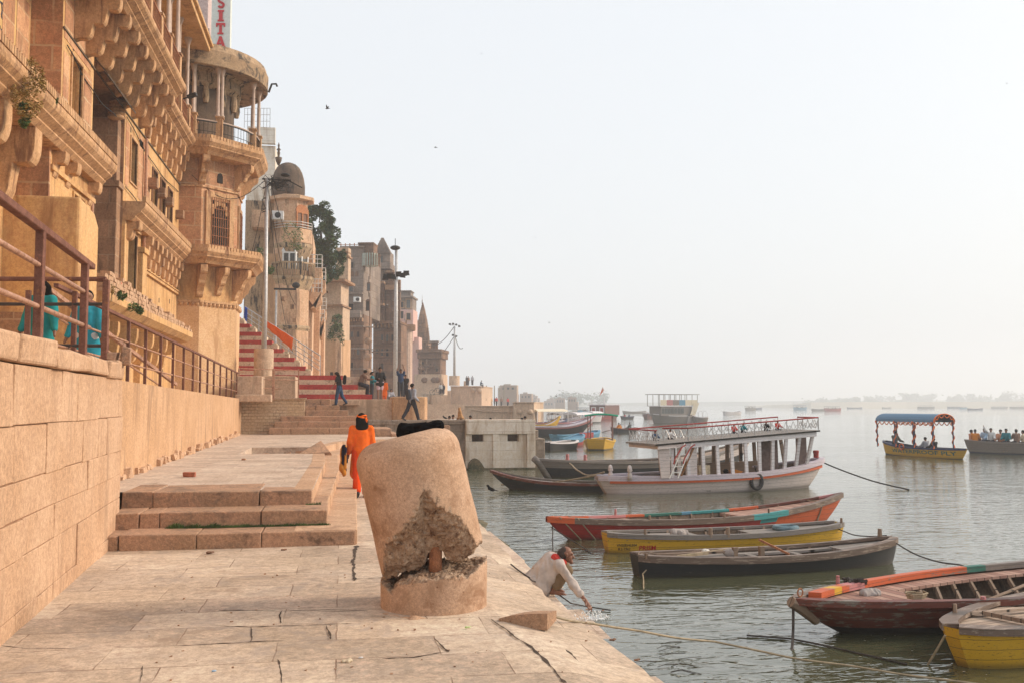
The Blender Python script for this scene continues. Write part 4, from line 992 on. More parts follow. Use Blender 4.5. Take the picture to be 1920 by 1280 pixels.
# ---- striped stairs
t=T('striped_stairs','wide stairs with alternate dark red and cream risers climbing beside the corner tower','stairs',(-1,46.4,2.13))
mr=MB();mc=MB(); rts=[698,685,671,661,643]; z=2.12
for i in range(5):
    Y=46.2+.32*i; x0=-4.9; x1=PY(rts[i],720,Y).x; (mr if i%2==0 else mc).box(x0,x1,Y,Y+2.2,z,z+.238,j=.006); 
    z+=.235
zL=z; N=14
Y0=47.9; xr0=PY(583,700,Y0).x
for i in range(N):
    Y=Y0+.26*i; x1=PY(583-10.4*i,700-8.1*i,Y).x
    (mc if i%2==0 else mr).box(-7.0,x1,Y,Y+1.2,z,z+.228,j=.006)
    (mr if i%2==0 else mc).box(x1-.002,x1+.22,Y+.03,Y+.9,z-.02,z+.10) if i%2 else None
    mc.box(-7.0,x1-.04,Y+.4,Y+8,z-1.2,z+.2) if i==N-1 else None
    z+=.225
o1=mr.build('red_risers',Mt['redpaint'],t); o2=mc.build('cream_risers',Mt['cream'],t)
struct(MB().box(-9,1.2,47.8,56,2.13,3.24).build('stair_landing',Mt['pave2']))
zt=z
# stainless handrail of the stairs
hr=T('steel_handrail','slanting silver pipe handrail with four rails beside the striped stairs','railing',(xr0,Y0,zL))
a=PD(600,702,48.3);b=PD(459,577,52.2); a1=Vector((a.x,a.y,a.z-.05)); 
m=MB()
for dz in (1.0,.72,.48,.24):
    m=MB(); m.tube([a+Vector((0,0,dz-.05)),b+Vector((0,0,dz-.95))],.03 if dz==1.0 else .018,6); m.build('rail',Mt['steel'],hr)
for k in range(11):
    q=a.lerp(b,k/10); dz=1.0+(.05-1.0+.0)*k/10*0; top=a+Vector((0,0,.95))
    tz=(a+Vector((0,0,.95))).lerp(b+Vector((0,0,.05)),k/10).z; m=MB(); m.tube([(q.x,q.y,tz-1.0),(q.x,q.y,tz)],.024,6); m.build('post',Mt['steel'],hr)
# orange cloth over the handrail
def sagcloth(name,label,fa,fb,drop,mat,mname):
    A=(a+Vector((0,0,.95))).lerp(b+Vector((0,0,.05)),fa); B=(a+Vector((0,0,.95))).lerp(b+Vector((0,0,.05)),fb); m=MB(); nu,nv=16,8; vs=[]
    d=(B-A).normalized(); n_=Vector((d.y,-d.x,0)).normalized(); n_=n_ if n_.y<0 else -n_
    for i in range(nu+1):
        for j in range(nv+1):
            s_=i/nu;t_=j/nv; p=A.lerp(B,s_); dd=drop*(1-.5*s_)*t_
            vs.append(p+n_*(.05+.03*math.sin(s_*17+t_*2)+.05*t_)+Vector((0,0,.03-dd-.05*math.sin(s_*math.pi)*0)))
    m.add(vs,[(i*(nv+1)+j,i*(nv+1)+j+1,(i+1)*(nv+1)+j+1,(i+1)*(nv+1)+j) for i in range(nu) for j in range(nv)])
    o=m.build('cloth',mat,None,smooth=True); o.name=name; s_=o.modifiers.new('Solid','SOLIDIFY'); s_.thickness=.012; tag(o,label,'cloth'); return o
sagcloth('orange_cloth','long orange cloth hung to dry on the silver stair handrail',.33,.69,.62,Mt['orange'],'')
sagcloth('dark_cloth','black cloth hanging just above the orange one on the handrail',.695,.74,.5,Mt['fleece'],'')
sagcloth('blue_cloth','small blue cloth tied at the top end of the stair handrail',.95,.99,.9,cloth('blue_cotton',(0.03,0.09,0.45)),'')
# ---- plinth, blocks and electricity pole in front of the stairs
D=43.5; pb=PD(494,706,D)
t=T('round_plinth','round ochre plinth at the foot of the wired pole','plinth',pb); m=MB(); r=18*D/1800; m.lathe(pb.x,pb.y,[(r*1.02,pb.z-.3),(r,pb.z+.1),(r,pb.z+1.2),(r*.95,pb.z+1.26),(r*.5,pb.z+1.27)],28); m.build('plinth',Mt['tan'],t,auto=True)
t=T('masonry_box','low tan masonry box beside the round plinth','block',PD(470,742,41.5)); m=MB(); p=PD(494,742,41.2); q=PD(450,742,41.8)
m.box(q.x,p.x,41.6,45.5,2.0,PD(494,706,41.5).z); m.box(p.x-.1,p.x+1.3,43.0,45.5,2.0,pb.z-.0); m.box(q.x,p.x+.4,41.3,42,2.0,2.3); m.build('masonry',Mt['tan'],t,bev=.03)
t=T('front_railing','thin rusty railing with three pipes along the edge of the upper terrace','railing',PD(513,748,41)); 
A=PD(447,690,40.5);B=PD(560,694,42.0)
for pa,pb_ in (((447,690),(560,694)),((447,710),(560,712)),((447,727),(532,728))):
    m=MB(); m.tube([PD(*pa,40.5),PD(*pb_,42.0)],.022,6); m.build('rail',Mt['railpipe'],t)
for px,D_,w_ in ((448,40.5,.03),(513,41.2,.055),(560,42,.03)):
    p=PD(px,692,D_); m=MB(); m.box(p.x-w_,p.x+w_,p.y-w_,p.y+w_,2.1,p.z+.02); m.build('post',Mt['railpipe'],t)
def wires(par,pts,r=.012,sag=.4,mat='cable',name='wire'):
    m=MB()
    for a_,b_ in pts:
        a_=Vector(a_);b_=Vector(b_); m.tube([a_.lerp(b_,k/12)+Vector((0,0,-sag*math.sin(math.pi*k/12))) for k in range(13)],r,4)
    return m.build(name,Mt[mat],par)
pt=T('wired_pole','grey steel pole on the round plinth topped by a tangle of black cables','pole',(pb.x,pb.y,pb.z+1.26))
tp=PD(500,336,43.5); m=MB(); m.tube([(pb.x,pb.y,pb.z+1.2),(pb.x+.02,pb.y,6.5),(tp.x,tp.y,tp.z)],[.12,.105,.08],12); m.build('shaft',Mt['steel'],pt,smooth=True)
m=MB(); random.seed(3)
for i in range(46):
    a_=tp+Vector((random.uniform(-.1,1.1),random.uniform(-.5,.3),random.uniform(-.35,.1))); b_=tp+Vector((random.uniform(-.3,.9),random.uniform(-.3,.3),random.uniform(-.5,.05)))
    c=(a_+b_)/2+Vector((random.uniform(-.2,.2),0,random.uniform(-.3,.2))); m.tube([a_,c,b_],.014,4)
m.bar(tp+Vector((-.2,0,0)),tp+Vector((1.1,-.1,-.05)),.06); m.bar(tp+Vector((.9,0,0)),tp+Vector((1.6,0,-.35)),.05)
m.build('cable_tangle',Mt['cable'],pt); m=MB(); q=tp+Vector((.85,-.3,.15)); m.ell(q,(.22,.2,.09),12,6); m.build('lamp_head',Mt['cable'],pt,smooth=True)
wires(pt,[(tp,tp+Vector((1.0,8,-5))),(tp+Vector((0,0,-.3)),tp+Vector((.6,14,-7.2))),(tp+Vector((.2,0,-.2)),tp+Vector((1.1,12,-1.0))),(tp+Vector((-.05,0,-.4)),tp+Vector((-1.4,3,-3.8))),(tp,tp+Vector((-3.0,-2,-.4)))],.014,1.0)
m=MB(); m.tube([tp+Vector((-.1,-.1,-.9-.1*k+.12*math.sin(k))) + Vector((.10*math.sin(k*2.1),0,0)) for k in range(9)],.02,5); m.build('loose_cable',Mt['cable'],pt)
# ---- tall floodlight mast
def mast(px,pyt,pyb,D,label,cross=None,plinth=None,r=.085,cat='pole'):
    p=PD(px,pyb,D); q=PD(px,pyt,D); t=T('floodlight_mast',label,cat,p)
    m=MB(); m.tube([p,Vector((p.x,p.y,(p.z+q.z)/2)),Vector((p.x,p.y,q.z))],[r,r*.9,r*.6],10); m.build('shaft',Mt['steel'],t,smooth=True)
    if plinth:
        m=MB(); m.lathe(p.x,p.y,[(plinth[0],p.z-plinth[1]),(plinth[0],p.z)],20); m.build('plinth',Mt['tan'],t,auto=True)
    for (py,hw,n) in (cross or []):
        z=PD(px,py,D).z; w_=hw*D/1800
        m=MB(); m.bar(Vector((p.x,p.y,z))-rV*w_,Vector((p.x,p.y,z))+rV*w_,.05); m.build('crossarm',Mt['cable'],t)
        for k in range(n):
            c=Vector((p.x,p.y,z))+rV*w_*(-1+2*k/(n-1))+Vector((0,0,random.uniform(-.25,.2))); m=MB(); m.box(c.x-.16,c.x+.16,c.y-.12,c.y+.12,c.z-.12,c.z+.14,j=.05); m.build('floodlight',Mt['cable'],t)
    return t,p,q
t,p,q=mast(741,465,742,56,'tall grey floodlight mast standing beside the man with raised arms',[(517,20,6)],None,.13)
m=MB(); m.ell((q.x,q.y,q.z),(.30,.30,.14),12,6); m.build('lamp_ring',Mt['cable'],t,smooth=True); m=MB(); m.tube([q,q+Vector((0,0,.55))],.02,5); m.build('lightning_rod',Mt['cable'],t)
t,p,q=mast(852,612,704,150,'distant floodlight mast on a round tan plinth above the far ghat wall',[(610,9,4),(628,3,2)],(.42*2,1.5),.2)
wires(t,[(q,PD(800,648,150)),(q+Vector((0,0,-1.5)),PD(790,690,150)),(q+Vector((0,0,-1)),PD(868,652,150))],.05,1.0)
t=T('thin_pole','thin pale pole with a lamp standing behind the stair handrail','pole',PD(516,690,60)); p=PD(516,690,60);q=PD(517,545,60); m=MB(); m.tube([p,(p.x,p.y,q.z)],.06,8); m.build('shaft',Mt['steel'],t); m=MB(); m.box(p.x-.15,p.x+1.2,p.y-.1,p.y+.1,q.z+.05,q.z+.15); m.ell((p.x+1.2,p.y,q.z+.35),(.25,.2,.2)); m.build('lamp_head',Mt['cable'],t)
# ================================================================ domed house (second building)
F=Fr(540,62,0); dh=T('domed_house','peach riverside house with balconies and a blackened dome behind the wired pole','house',F.loc(700))
C=Vector((F.o.x,F.o.y+1.8)); k_=62/1800
def dprism(m,pc,pr,prof,yo=2.2,n=8,rot=22.5): 
    c=PD(pc,757,62+yo); m.lathe(c.x,c.y,[(pr*r*k_,PD(540,z,62).z) for r,z in prof],n,rot=rot)
m=MB(); dprism(m,541,38,[(1,715),(1,528)]); m.build('tower_shaft',Mt['peach'],dh)
m=MB(); dprism(m,545,36,[(.75,552),(1.0,535),(1.15,522),(1.22,518),(1.22,512),(.8,511)]); dprism(m,546,36,[(.75,483),(.95,468),(1.08,456),(1.08,450),(.8,449)]); m.build('balcony_slabs',Mt['mould'],dh)
m=MB(); dprism(m,541,38,[(.95,620),(1.08,612),(1.08,608),(.95,606)]); m.build('lower_ledge',Mt['mould'],dh)
for px_,py_ in ((530,560),(548,575),(540,640),(552,600)):
    c=PD(px_,py_,62.2-1.0); m=MB(); m.box(c.x-.12,c.x+.12,c.y-.1,c.y+.5,c.z-.12,c.z+.12); m.build('wall_socket',Mt['darkstone'],dh)
m=MB(); dprism(m,540,34,[(1,512),(1,365)]); m.build('upper_storeys',Mt['peach'],dh)
m=MB(); dprism(m,546,36,[(1.06,449),(1.06,424),(1.0,422),(1.0,449)]); m.build('balcony_parapet',Mt['peach'],dh)
m=MB(); dprism(m,542,38,[(.9,368),(1.18,366),(1.2,360),(.9,357)]); m.build('eave',Mt['peach'],dh)
m=MB(); dprism(m,534,31,[(1.0,360),(1.05,350),(1.05,336),(.98,321),(.86,309),(.70,300),(.48,294),(.25,291),(.02,290)],n=24,rot=0); m.build('dome',Mt['grime'],dh,smooth=True)
m=MB(); dprism(m,515,6,[(.3,300),(.9,292),(1.1,285),(.3,283),(.5,276),(.3,272),(.7,270),(.2,266),(.35,262),(.05,256)],n=10,rot=0,yo=1.5); m.build('finial',Mt['grime'],dh,smooth=True)
# balustrade of the first balcony
m=MB(); c=PD(545,757,64.2); r0=36*1.16*k_/math.cos(R(22.5))*.98
for lev,(zt_,zb_) in enumerate([(488,512)]):
    P=[(c.x+r0*math.cos(R(22.5+45*i)),c.y+r0*math.sin(R(22.5+45*i))) for i in range(8)]
    z1=PD(545,zt_,62).z;z0=PD(545,zb_,62).z
    for i in range(8):
        a_=Vector((*P[i],0));b_=Vector((*P[(i+1)%8],0)); m.bar((a_.x,a_.y,z1),(b_.x,b_.y,z1),.12,.1)
        for q in range(7): p=a_.lerp(b_,q/7); m.bar((p.x,p.y,z0),(p.x,p.y,z1),.07 if q else .14)
m.build('balustrade',Mt['mould'],dh)
P=[(c.x+r0*.88*math.cos(R(22.5+45*i)),c.y+r0*.88*math.sin(R(22.5+45*i)),0) for i in range(9)]
m=MB()
for i in range(8):
    for py in (410,415,420): z=PD(545,py,62).z; m.bar((P[i][0],P[i][1],z),(P[i+1][0],P[i+1][1],z),.035)
m.build('white_railing',Mt['white'],dh)
def diagwin(par,pcx,ang,w_,z0,z1,pr,pane,frm,yo=2.2,mull=True,X0=None):
    c=PD(pcx,757,62+yo); Mx=Matrix.Translation((c.x,c.y,0))@Matrix.Rotation(R(ang),4,'Z'); x=pr*k_*1.0*math.cos(R(22.5))+.0
    x=pr*k_; x=x*math.cos(R(22.5)); m=MB(Mx); a,b=PD(540,z0,62).z,PD(540,z1,62).z
    m.box(x,x+.09,-w_/2-.1,-w_/2,a,b+.1);m.box(x,x+.09,w_/2,w_/2+.1,a,b+.1);m.box(x,x+.088,-w_/2,w_/2,b,b+.1); m.box(x,x+.085,-.05,.05,a,b) if mull else None
    m.ext([(math.cos(R(q))*(w_/2+.15),b+.1+math.sin(R(q))*w_*.6) for q in range(0,181,20)],x,x+.05,axis='x')
    o=m.build('window',Mt[frm],par); m=MB(Mx); m.box(x,x+.03,-w_/2,w_/2,a,b); m.build('pane',Mt[pane],o)
diagwin(dh,540,-45,.85,420,392,34,'shutter','orangewood'); diagwin(dh,540,-45,.95,500,470,34,'glass','white'); diagwin(dh,540,-90,.7,500,470,34,'glass','white')
diagwin(dh,540,0,.5,500,475,34,'dark','carved'); diagwin(dh,540,0,.5,420,392,34,'shutter','orangewood')
# flank and its stains, AC unit
m=MB(); a_=PD(452,757,63.5); b_=PD(512,757,63.5); m.box(a_.x,b_.x,a_.y+.6,a_.y+7,2.2,PD(480,372,63.5).z); m.build('flank_wall',Mt['mould'],dh)
m=MB(); a_=PD(465,757,62.5); b_=PD(498,757,62.5); m.box(a_.x,b_.x,a_.y+.2,a_.y+3,PD(480,425,62.5).z,PD(480,392,62.5).z); m.build('bay_box',Mt['peach'],dh)
m=MB(); a_=PD(504,757,62); b_=PD(526,757,62); m.box(a_.x,b_.x,a_.y,a_.y+.5,PD(515,411,62).z,PD(515,395,62).z); o=m.build('air_conditioner',Mt['white'],dh,bev=.02)
m=MB(); m.lathe(0,0,[(0,0)],3) if 0 else m.ell(((a_.x+b_.x)/2,a_.y-.01,PD(515,403,62).z),(.2,.03,.2),14,6); m.build('fan',Mt['cable'],o)
m=MB(); a_=PD(490,757,62); m.box(a_.x,a_.x+1.6,a_.y+1.2,a_.y+6,2.2,PD(500,470,62).z); m.build('side_bay',Mt['ochre'],dh)
# roof terrace boxes seen above the flank
m=MB(); a_=PD(455,757,72); b_=PD(508,757,72); m.box(a_.x,b_.x,a_.y,a_.y+6,10,PD(480,272,72).z); m.box(a_.x,b_.x,a_.y-.4,a_.y,PD(480,270,72).z,PD(480,240,72).z)
t=T('cream_rooftop_house','cream house with a wire-fenced roof balcony behind the domed one','house',(a_.x,a_.y,8)); m.build('wall',Mt['limewash'],t)
m=MB(); 
for k in range(9): p=PD(458+6*k,240,71.5); m.bar(p,p+Vector((0,0,1.5)),.04)
for dz in (.5,1.0,1.5): m.bar(PD(458,240,71.5)+Vector((0,0,dz)),PD(506,240,71.5)+Vector((0,0,dz)),.03)
m.build('roof_railing',Mt['steel'],t)
# stepped side bays to the right of the tower, each with a small balcony
sb=T('balcony_annex','narrow peach annex with stacked white-railed balconies right of the domed house','house',PD(590,700,70))
for px0,px1,top,D_ in ((566,583,440,66),(578,597,530,70),(588,606,590,75)):
    a_=PD(px0,757,D_);b_=PD(px1,757,D_); m=MB(); m.box(a_.x,b_.x,a_.y,a_.y+6,2,PD(px0,top,D_).z); m.build('wall',Mt['peach'],sb)
for px0,px1,yt,yb,D_ in ((566,600,500,530,66),(578,607,523,552,70),(575,600,552,575,66),(585,609,578,605,75),(588,606,602,628,72)):
    a_=PD(px0,757,D_-1.2);b_=PD(px1,757,D_-1.2); z1=PD(px0,yb-10,D_).z; z0=PD(px0,yb+6,D_).z; zr=PD(px0,yt,D_).z; m=MB()
    m.ext([(a_.x+.5,z0),(b_.x-.7,z0),(b_.x,z1),(b_.x,z1+.5),(a_.x,z1+.5),(a_.x,z1)],a_.y,a_.y+3.5,axis='y'); o=m.build('balcony',Mt['peach'],sb)
    m=MB(); 
    for dz in (.3,.6,.9): m.bar((a_.x,a_.y,z1+.5+dz),(b_.x,a_.y,z1+.5+dz),.045); m.bar((b_.x,a_.y,z1+.5+dz),(b_.x,a_.y+3,z1+.5+dz),.045)
    for q in range(5): x=a_.x+(b_.x-a_.x)*q/4; m.bar((x,a_.y,z1+.5),(x,a_.y,z1+1.4),.04)
    m.build('balcony_railing',Mt['white'],o)
# ---- tree
def leafcrown(mb,blobs,n,size,seed,up=.3):
    rr=random.Random(seed)
    tot=sum(b[3]*b[4]*b[5] for b in blobs)
    for (x,y,z,a,b,c) in blobs:
        k=int(n*(a*b*c)/tot)
        for _ in range(k):
            while 1:
                u=Vector((rr.uniform(-1,1),rr.uniform(-1,1),rr.uniform(-1,1)))
                if u.length<=1 and rr.random()<u.length**1.3+.08: break
            p=Vector((x+u.x*a,y+u.y*b,z+u.z*c))*1.0; p+=Vector((mnoise.noise(p*.9),mnoise.noise(p*.9+Vector((5,5,5))),mnoise.noise(p*.9+Vector((9,2,5)))))*a*.55; 
            if mnoise.noise(p*(1.1/size*.14))<(-.07 if n>5000 else (.02 if n>1000 else -.15)): continue
            s_=size*rr.uniform(.6,1.3); d1=Vector((rr.uniform(-1,1),rr.uniform(-1,1),rr.uniform(-.6,.6))).normalized()*s_; d2=d1.cross(Vector((rr.uniform(-1,1),rr.uniform(-1,1),1))).normalized()*s_*.45
            mb.add([p-d1,p+d2,p+d1,p-d2],[(0,1,2,3)])
D=76; k7=D/1800
t=T('peepal_tree','dark green leafy tree growing between the domed house and the brown palace','tree',PD(598,600,D))
m=MB(); b0=PD(598,640,D)
bl=[]
for px,py,a,c in [(598,400,20,18),(615,410,16,16),(580,395,12,12),(600,440,26,26),(622,470,22,22),(596,480,24,26),(628,500,18,22),(605,515,18,18),(575,430,14,24),(572,405,12,16),(640,480,12,16),(612,385,12,9),(630,435,12,12),(588,540,14,16)]:
    p=PD(px,py,D); bl.append((p.x,p.y+random.uniform(-.6,.6),p.z,a*k7,a*k7*1.1,c*k7))
leafcrown(m,bl,30000,.125,5); m.build('crown',Mt['leaf'],t)
m=MB(); b0=PD(600,620,D); Tt=PD(600,500,D); m.tube([b0,PD(602,560,D),Tt],[.35,.28,.2],8)
for b in bl[:9]: m.tube([Tt+Vector((0,0,-.8)),(Tt+Vector(b[:3]))/2+Vector((.2,0,-.2)),Vector(b[:3])],[.16,.1,.03],6)
m.build('trunk',plain('bark',(0.12,0.085,0.06),.9,0,.3,6,.5),t)
def shrub(name,label,px,py,D,rpx,n,size,mat,seed,group=None,down=0):
    p=PD(px,py,D); t=T(name,label,'plant',p,group=group); k=D/1800; m=MB()
    leafcrown(m,[(p.x,p.y,p.z-down*k,rpx*k,rpx*k*.7,rpx*k*(1.0+.9*(down>0)))],n,size,seed); m.build('foliage',Mt[mat],t)
    m=MB(); rr=random.Random(seed)
    for i in range(7): m.tube([p+Vector((0,.1,-rpx*k*.5)),p+Vector((rr.uniform(-.5,.5)*rpx*k,0,rr.uniform(-1,.6)*rpx*k))],[.02*D/40,.006*D/40],4)
    m.build('stem',Mt['leafdry'],t)
G='plants rooted in the old masonry'
shrub('wall_shrub','dry golden shrub hanging from the left palace cornice with green tips',50,160,19.0,34,3000,.035,'leafo',1,None,8)
shrub('wall_shrub','fresh green trailing plant tips under the dry shrub on the left cornice',45,205,19.0,13,600,.04,'leafg',2,None,14)
shrub('wall_shrub','small green tuft on the left cornice right of the dry shrub',98,190,20.9,10,300,.04,'leafg',3,None,0)
for (px,py,rp,sd,l) in [(228,555,9,4,'small green weed on the brick parapet just right of the thick railing'),(247,572,14,5,'largest green weed on the crumbling brick parapet'),(262,582,8,6,'thin green weed on the parapet right of the largest one'),(203,545,12,7,'pale dry weed behind the end post of the thick railing'),(30,585,0,8,'')]:
    if rp: shrub('parapet_weed',l,px,py,25.5 if px<240 else 27.5,rp,260,.05,'leafg' if sd!=7 else 'leafo',sd,G)
shrub('wall_shrub','green creeper on the stained side of the domed house beside the pole',486,470,60,13,500,.09,'leafg',11,None,10)
shrub('wall_shrub','green plants growing on the balcony ledge above the white window of the domed house',552,446,60,22,700,.07,'leafg',12)
shrub('wall_shrub','green weed under the cornice of the corner tower behind the pole',505,508,58,9,300,.08,'leafg',13)
shrub('wall_shrub','dark bush hanging from the brown house wall below the tree',630,605,83,16,1500,.12,'leaf',14,None,14)
shrub('wall_shrub','dry grey tuft below the tower cornice above the orange cloth',528,600,57,6,150,.06,'leafo',15) if 0 else None
# ================================================================ FAR PALACES
def simple(fr,par,name,mat,items,bev=0):
    if 1<len(items)<=7:
        for it in items: o=simple(fr,par,name,mat,[it],bev)
        return o
    m=fr.mb()
    for it in items:
        a,b,t_,bt_=it[:4]; dep=it[4] if len(it)>4 else 6; out=it[5] if len(it)>5 else 0.0; fr.box(m,a,b,t_,bt_,dep,out)
    return m.build(name,Mt[mat],par,bev=bev)
F=Fr(620,85,14); t=T('brown_house','brown eaved house with a teal panel below the big tree','house',F.loc(720))
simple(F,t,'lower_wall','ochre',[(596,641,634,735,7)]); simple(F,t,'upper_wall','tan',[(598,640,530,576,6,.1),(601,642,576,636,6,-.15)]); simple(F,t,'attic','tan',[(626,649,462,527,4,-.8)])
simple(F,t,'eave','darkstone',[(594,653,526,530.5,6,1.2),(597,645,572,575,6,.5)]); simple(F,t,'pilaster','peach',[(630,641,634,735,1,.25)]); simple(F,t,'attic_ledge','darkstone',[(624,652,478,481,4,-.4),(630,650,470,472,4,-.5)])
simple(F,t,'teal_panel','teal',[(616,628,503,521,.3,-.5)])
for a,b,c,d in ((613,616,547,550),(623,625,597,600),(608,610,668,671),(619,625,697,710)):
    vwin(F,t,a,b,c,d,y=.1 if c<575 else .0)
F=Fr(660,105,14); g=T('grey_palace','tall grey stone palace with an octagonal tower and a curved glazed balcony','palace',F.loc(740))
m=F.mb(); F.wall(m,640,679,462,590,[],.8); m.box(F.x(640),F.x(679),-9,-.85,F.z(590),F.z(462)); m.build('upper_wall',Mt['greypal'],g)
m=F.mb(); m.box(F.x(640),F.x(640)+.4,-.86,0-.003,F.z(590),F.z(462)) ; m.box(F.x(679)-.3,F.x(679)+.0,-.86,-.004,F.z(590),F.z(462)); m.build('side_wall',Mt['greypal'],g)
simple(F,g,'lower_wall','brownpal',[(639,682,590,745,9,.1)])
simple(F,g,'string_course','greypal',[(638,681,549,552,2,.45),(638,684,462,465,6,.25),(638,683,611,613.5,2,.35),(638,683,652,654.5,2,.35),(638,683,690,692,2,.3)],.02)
simple(F,g,'long_balcony','greypal',[(640,680,584,597,1,1.1)],.05)
for c in range(641,682,5): simple(F,g,'corbel','darkstone',[(c,c+1.5,597,604,.5,.8)])
for a,b,c,d,ar in ((654,663,492,503,1),(655,662,533,547,1),(654,663,570,584,0)): vwin(F,g,a,b,c,d,y=.02,pane='dark' if c!=533 else 'glass',frame_='greypal',arch=ar)
for c in (646,655,664):
    m=F.mb(); x0=F.x(c);x1=F.x(c+6); z0=F.z(519);z1=F.z(512); r_=(x1-x0)/2; m.ext([(x0,z0),(x1,z0),(x1,z1)]+[((x0+x1)/2+math.cos(R(q))*r_,z1+math.sin(R(q))*r_*1.1) for q in range(20,180,20)]+[(x0,z1)],-.1,.035,axis='y'); m.build('blind_niche',Mt['brownpal'],g)
m=F.mb(); 
for k in range(7): x=F.x(618+8.8*k); m.box(x-.05,x+.05,-2,-1.9,F.z(462),F.z(451)); 
m.box(F.x(618),F.x(672),-1.98,-1.93,F.z(454),F.z(453)); m.build('roof_posts',Mt['rust'],g)
def ac(fr,par,a,b,t_,bt_):
    m=fr.mb(); fr.box(m,a,b,t_,bt_,.1,.6); o=m.build('air_conditioner',Mt['white'],par,bev=.03); m=fr.mb(); m.ell(((fr.x(a)+fr.x(b))/2,.6,(fr.z(t_)+fr.z(bt_))/2),((fr.x(b)-fr.x(a))*.3,.03,(fr.x(b)-fr.x(a))*.3),12,6); m.build('fan',Mt['cable'],o)
ac(F,g,665,677,558,567.5); ac(F,g,640,645,559,568); ac(F,g,640,646,577,585) 
simple(F,g,'roof_room','brownpal',[(672,700,456,474,5,-.2)],.03); simple(F,g,'roof_room_ledge','brownpal',[(671,701,455,458,5,.0)])
facade_detail(F,g,643,678,614,700,3,3,.1,'brownpal',.55)
# tower
m=F.mb(); F.tow(m,690,12.5,[(1.0,556),(1.0,517)],y=-.5); m.build('tower_upper',Mt['greypal'],g)
m=F.mb(); F.tow(m,692,11.5,[(1.0,745),(1.0,556)],y=-.3); m.build('tower_lower',Mt['brownpal'],g)
m=F.mb(); F.tow(m,693,17,[(.5,524),(.65,518),(.95,509),(.98,499),(.9,498)],y=-.3,n=16); m.build('balcony_bulge',Mt['brownpal'],g)
m=F.mb(); F.tow(m,693,15,[(1,499),(1,476)],y=-.3,n=16); m.build('curved_glazing',plain('pale_green_glass',(0.42,0.50,0.44),.35,0,.25,2),g)
m=F.mb(); F.tow(m,693,19,[(.7,478),(1.03,476.5),(1.0,474.5),(.7,471)],y=-.3,n=16); m.build('balcony_eave',Mt['darkstone'],g)
m=F.mb(); c=F.x(693)
for q in range(-10,190,18):
    x=c+math.cos(R(q))*16*F.k; y=-.3+math.sin(R(q))*16*F.k; m.box(x-.05,x+.05,y-.05,y+.05,F.z(500),F.z(476))
m.build('balcony_columns',Mt['brownpal'],g)
for (pr,pa) in ((14.5,[(1.0,603),(1.12,598),(1.12,588),(1.0,587)]),(14.5,[(.85,557),(1.15,555),(1.1,551),(.85,549)]),(12.8,[(1,613.5),(1.03,611)]),(12.8,[(1,655),(1.03,652.5)]),(12.8,[(1,693),(1.03,690.5)])):
    m=F.mb(); F.tow(m,692.5,pr,pa,y=-.35); m.build('tower_ring',Mt['greypal'],g)
for a,b,c_,d in ((690,695,533,546),(688,694,566,583)):
    vwin(F,g,a,b,c_,d,y=F.k*12.3-.5,pane='glass' if c_==533 else 'dark',frame_='brownpal',arch=True)
for c_ in (640,670,697,720):
    m=F.mb(); x=F.x(692); m.ell((x,12*F.k-.1,F.z(c_)),(.45,.35,.4),10,6); m.build('stone_lion_head',Mt['darkstone'],g,smooth=True)
# spire tower behind
F=Fr(717,118,14); s=T('spire_tower','slim grey tower with a stepped pyramid roof behind the grey palace','tower',F.loc(745))
simple(F,s,'shaft','greypal',[(709,731,473,606,5)]); m=F.mb()
for k in range(9):
    w_=15.5-1.55*k; z0=475-3.2*k; F.box(m,717-w_,717+w_,z0-2.0,z0,0+w_*F.k*1.6,.0+w_*F.k*.35); F.box(m,717-w_+1,717+w_-1,z0-3.2,z0-2.0,w_*F.k*1.5,w_*F.k*.25)
m.build('pyramid_roof',Mt['greypal'],s); simple(F,s,'ring_balcony','greypal',[(708,735,495,506,4,.9)],.05); vwin(F,s,713,718,481,493,y=0,frame_='greypal',pane='glass')
simple(F,s,'side_sheds','brownpal',[(700,722,533,606,5,.6),(724,739,512,606,5,.2)]); simple(F,s,'shed_eave','darkstone',[(698,724,530,534,5,1.3),(698,724,571,575,5,1.6),(724,741,509,512,5,.7),(724,741,536,545,5,.8)])
facade_detail(F,s,701,722,540,604,5,3,.3,'brownpal',.9); facade_detail(F,s,711,730,508,600,6,4,.0,'greypal',.6)
# brown bastion wall and fluted bastion
F=Fr(720,115,16); b_=T('brown_bastion','dark brown stone bastion wall with a projecting cornice under the spire tower','building',F.loc(745))
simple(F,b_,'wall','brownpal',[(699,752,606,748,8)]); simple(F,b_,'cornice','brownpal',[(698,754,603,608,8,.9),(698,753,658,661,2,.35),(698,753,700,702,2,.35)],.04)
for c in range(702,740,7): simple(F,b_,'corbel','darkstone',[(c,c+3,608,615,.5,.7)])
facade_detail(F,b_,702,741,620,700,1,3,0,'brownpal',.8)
F=Fr(760,125,0); fb=T('fluted_bastion','round fluted sandstone bastion with a wide bracketed cap','tower',F.loc(745)); m=F.mb(); prof=[];n=48; vs=[]
c=F.x(760)
for z in (748,617):
    for q in range(n): a_=2*math.pi*q/n; r_=(10.3+.7*abs(math.cos(a_*8)))*F.k; vs.append((c+r_*math.cos(a_),-1+r_*math.sin(a_),F.z(z)))
m.add(vs,[(q,(q+1)%n,n+(q+1)%n,n+q) for q in range(n)]); m.build('fluted_shaft',surf('pink_fluted_stone',(0.56,0.39,0.30),(0.62,0.44,0.34),stain=(0.38,0.24,0.18),sc_=.4,bump=.2,bs=5),fb)
m=F.mb(); F.tow(m,760,14,[(.8,620),(1.0,614),(1.18,608),(1.2,601),(1.1,600),(.4,599)],y=-1,n=12); m.build('cap',Mt['brownpal'],fb)
m=F.mb()
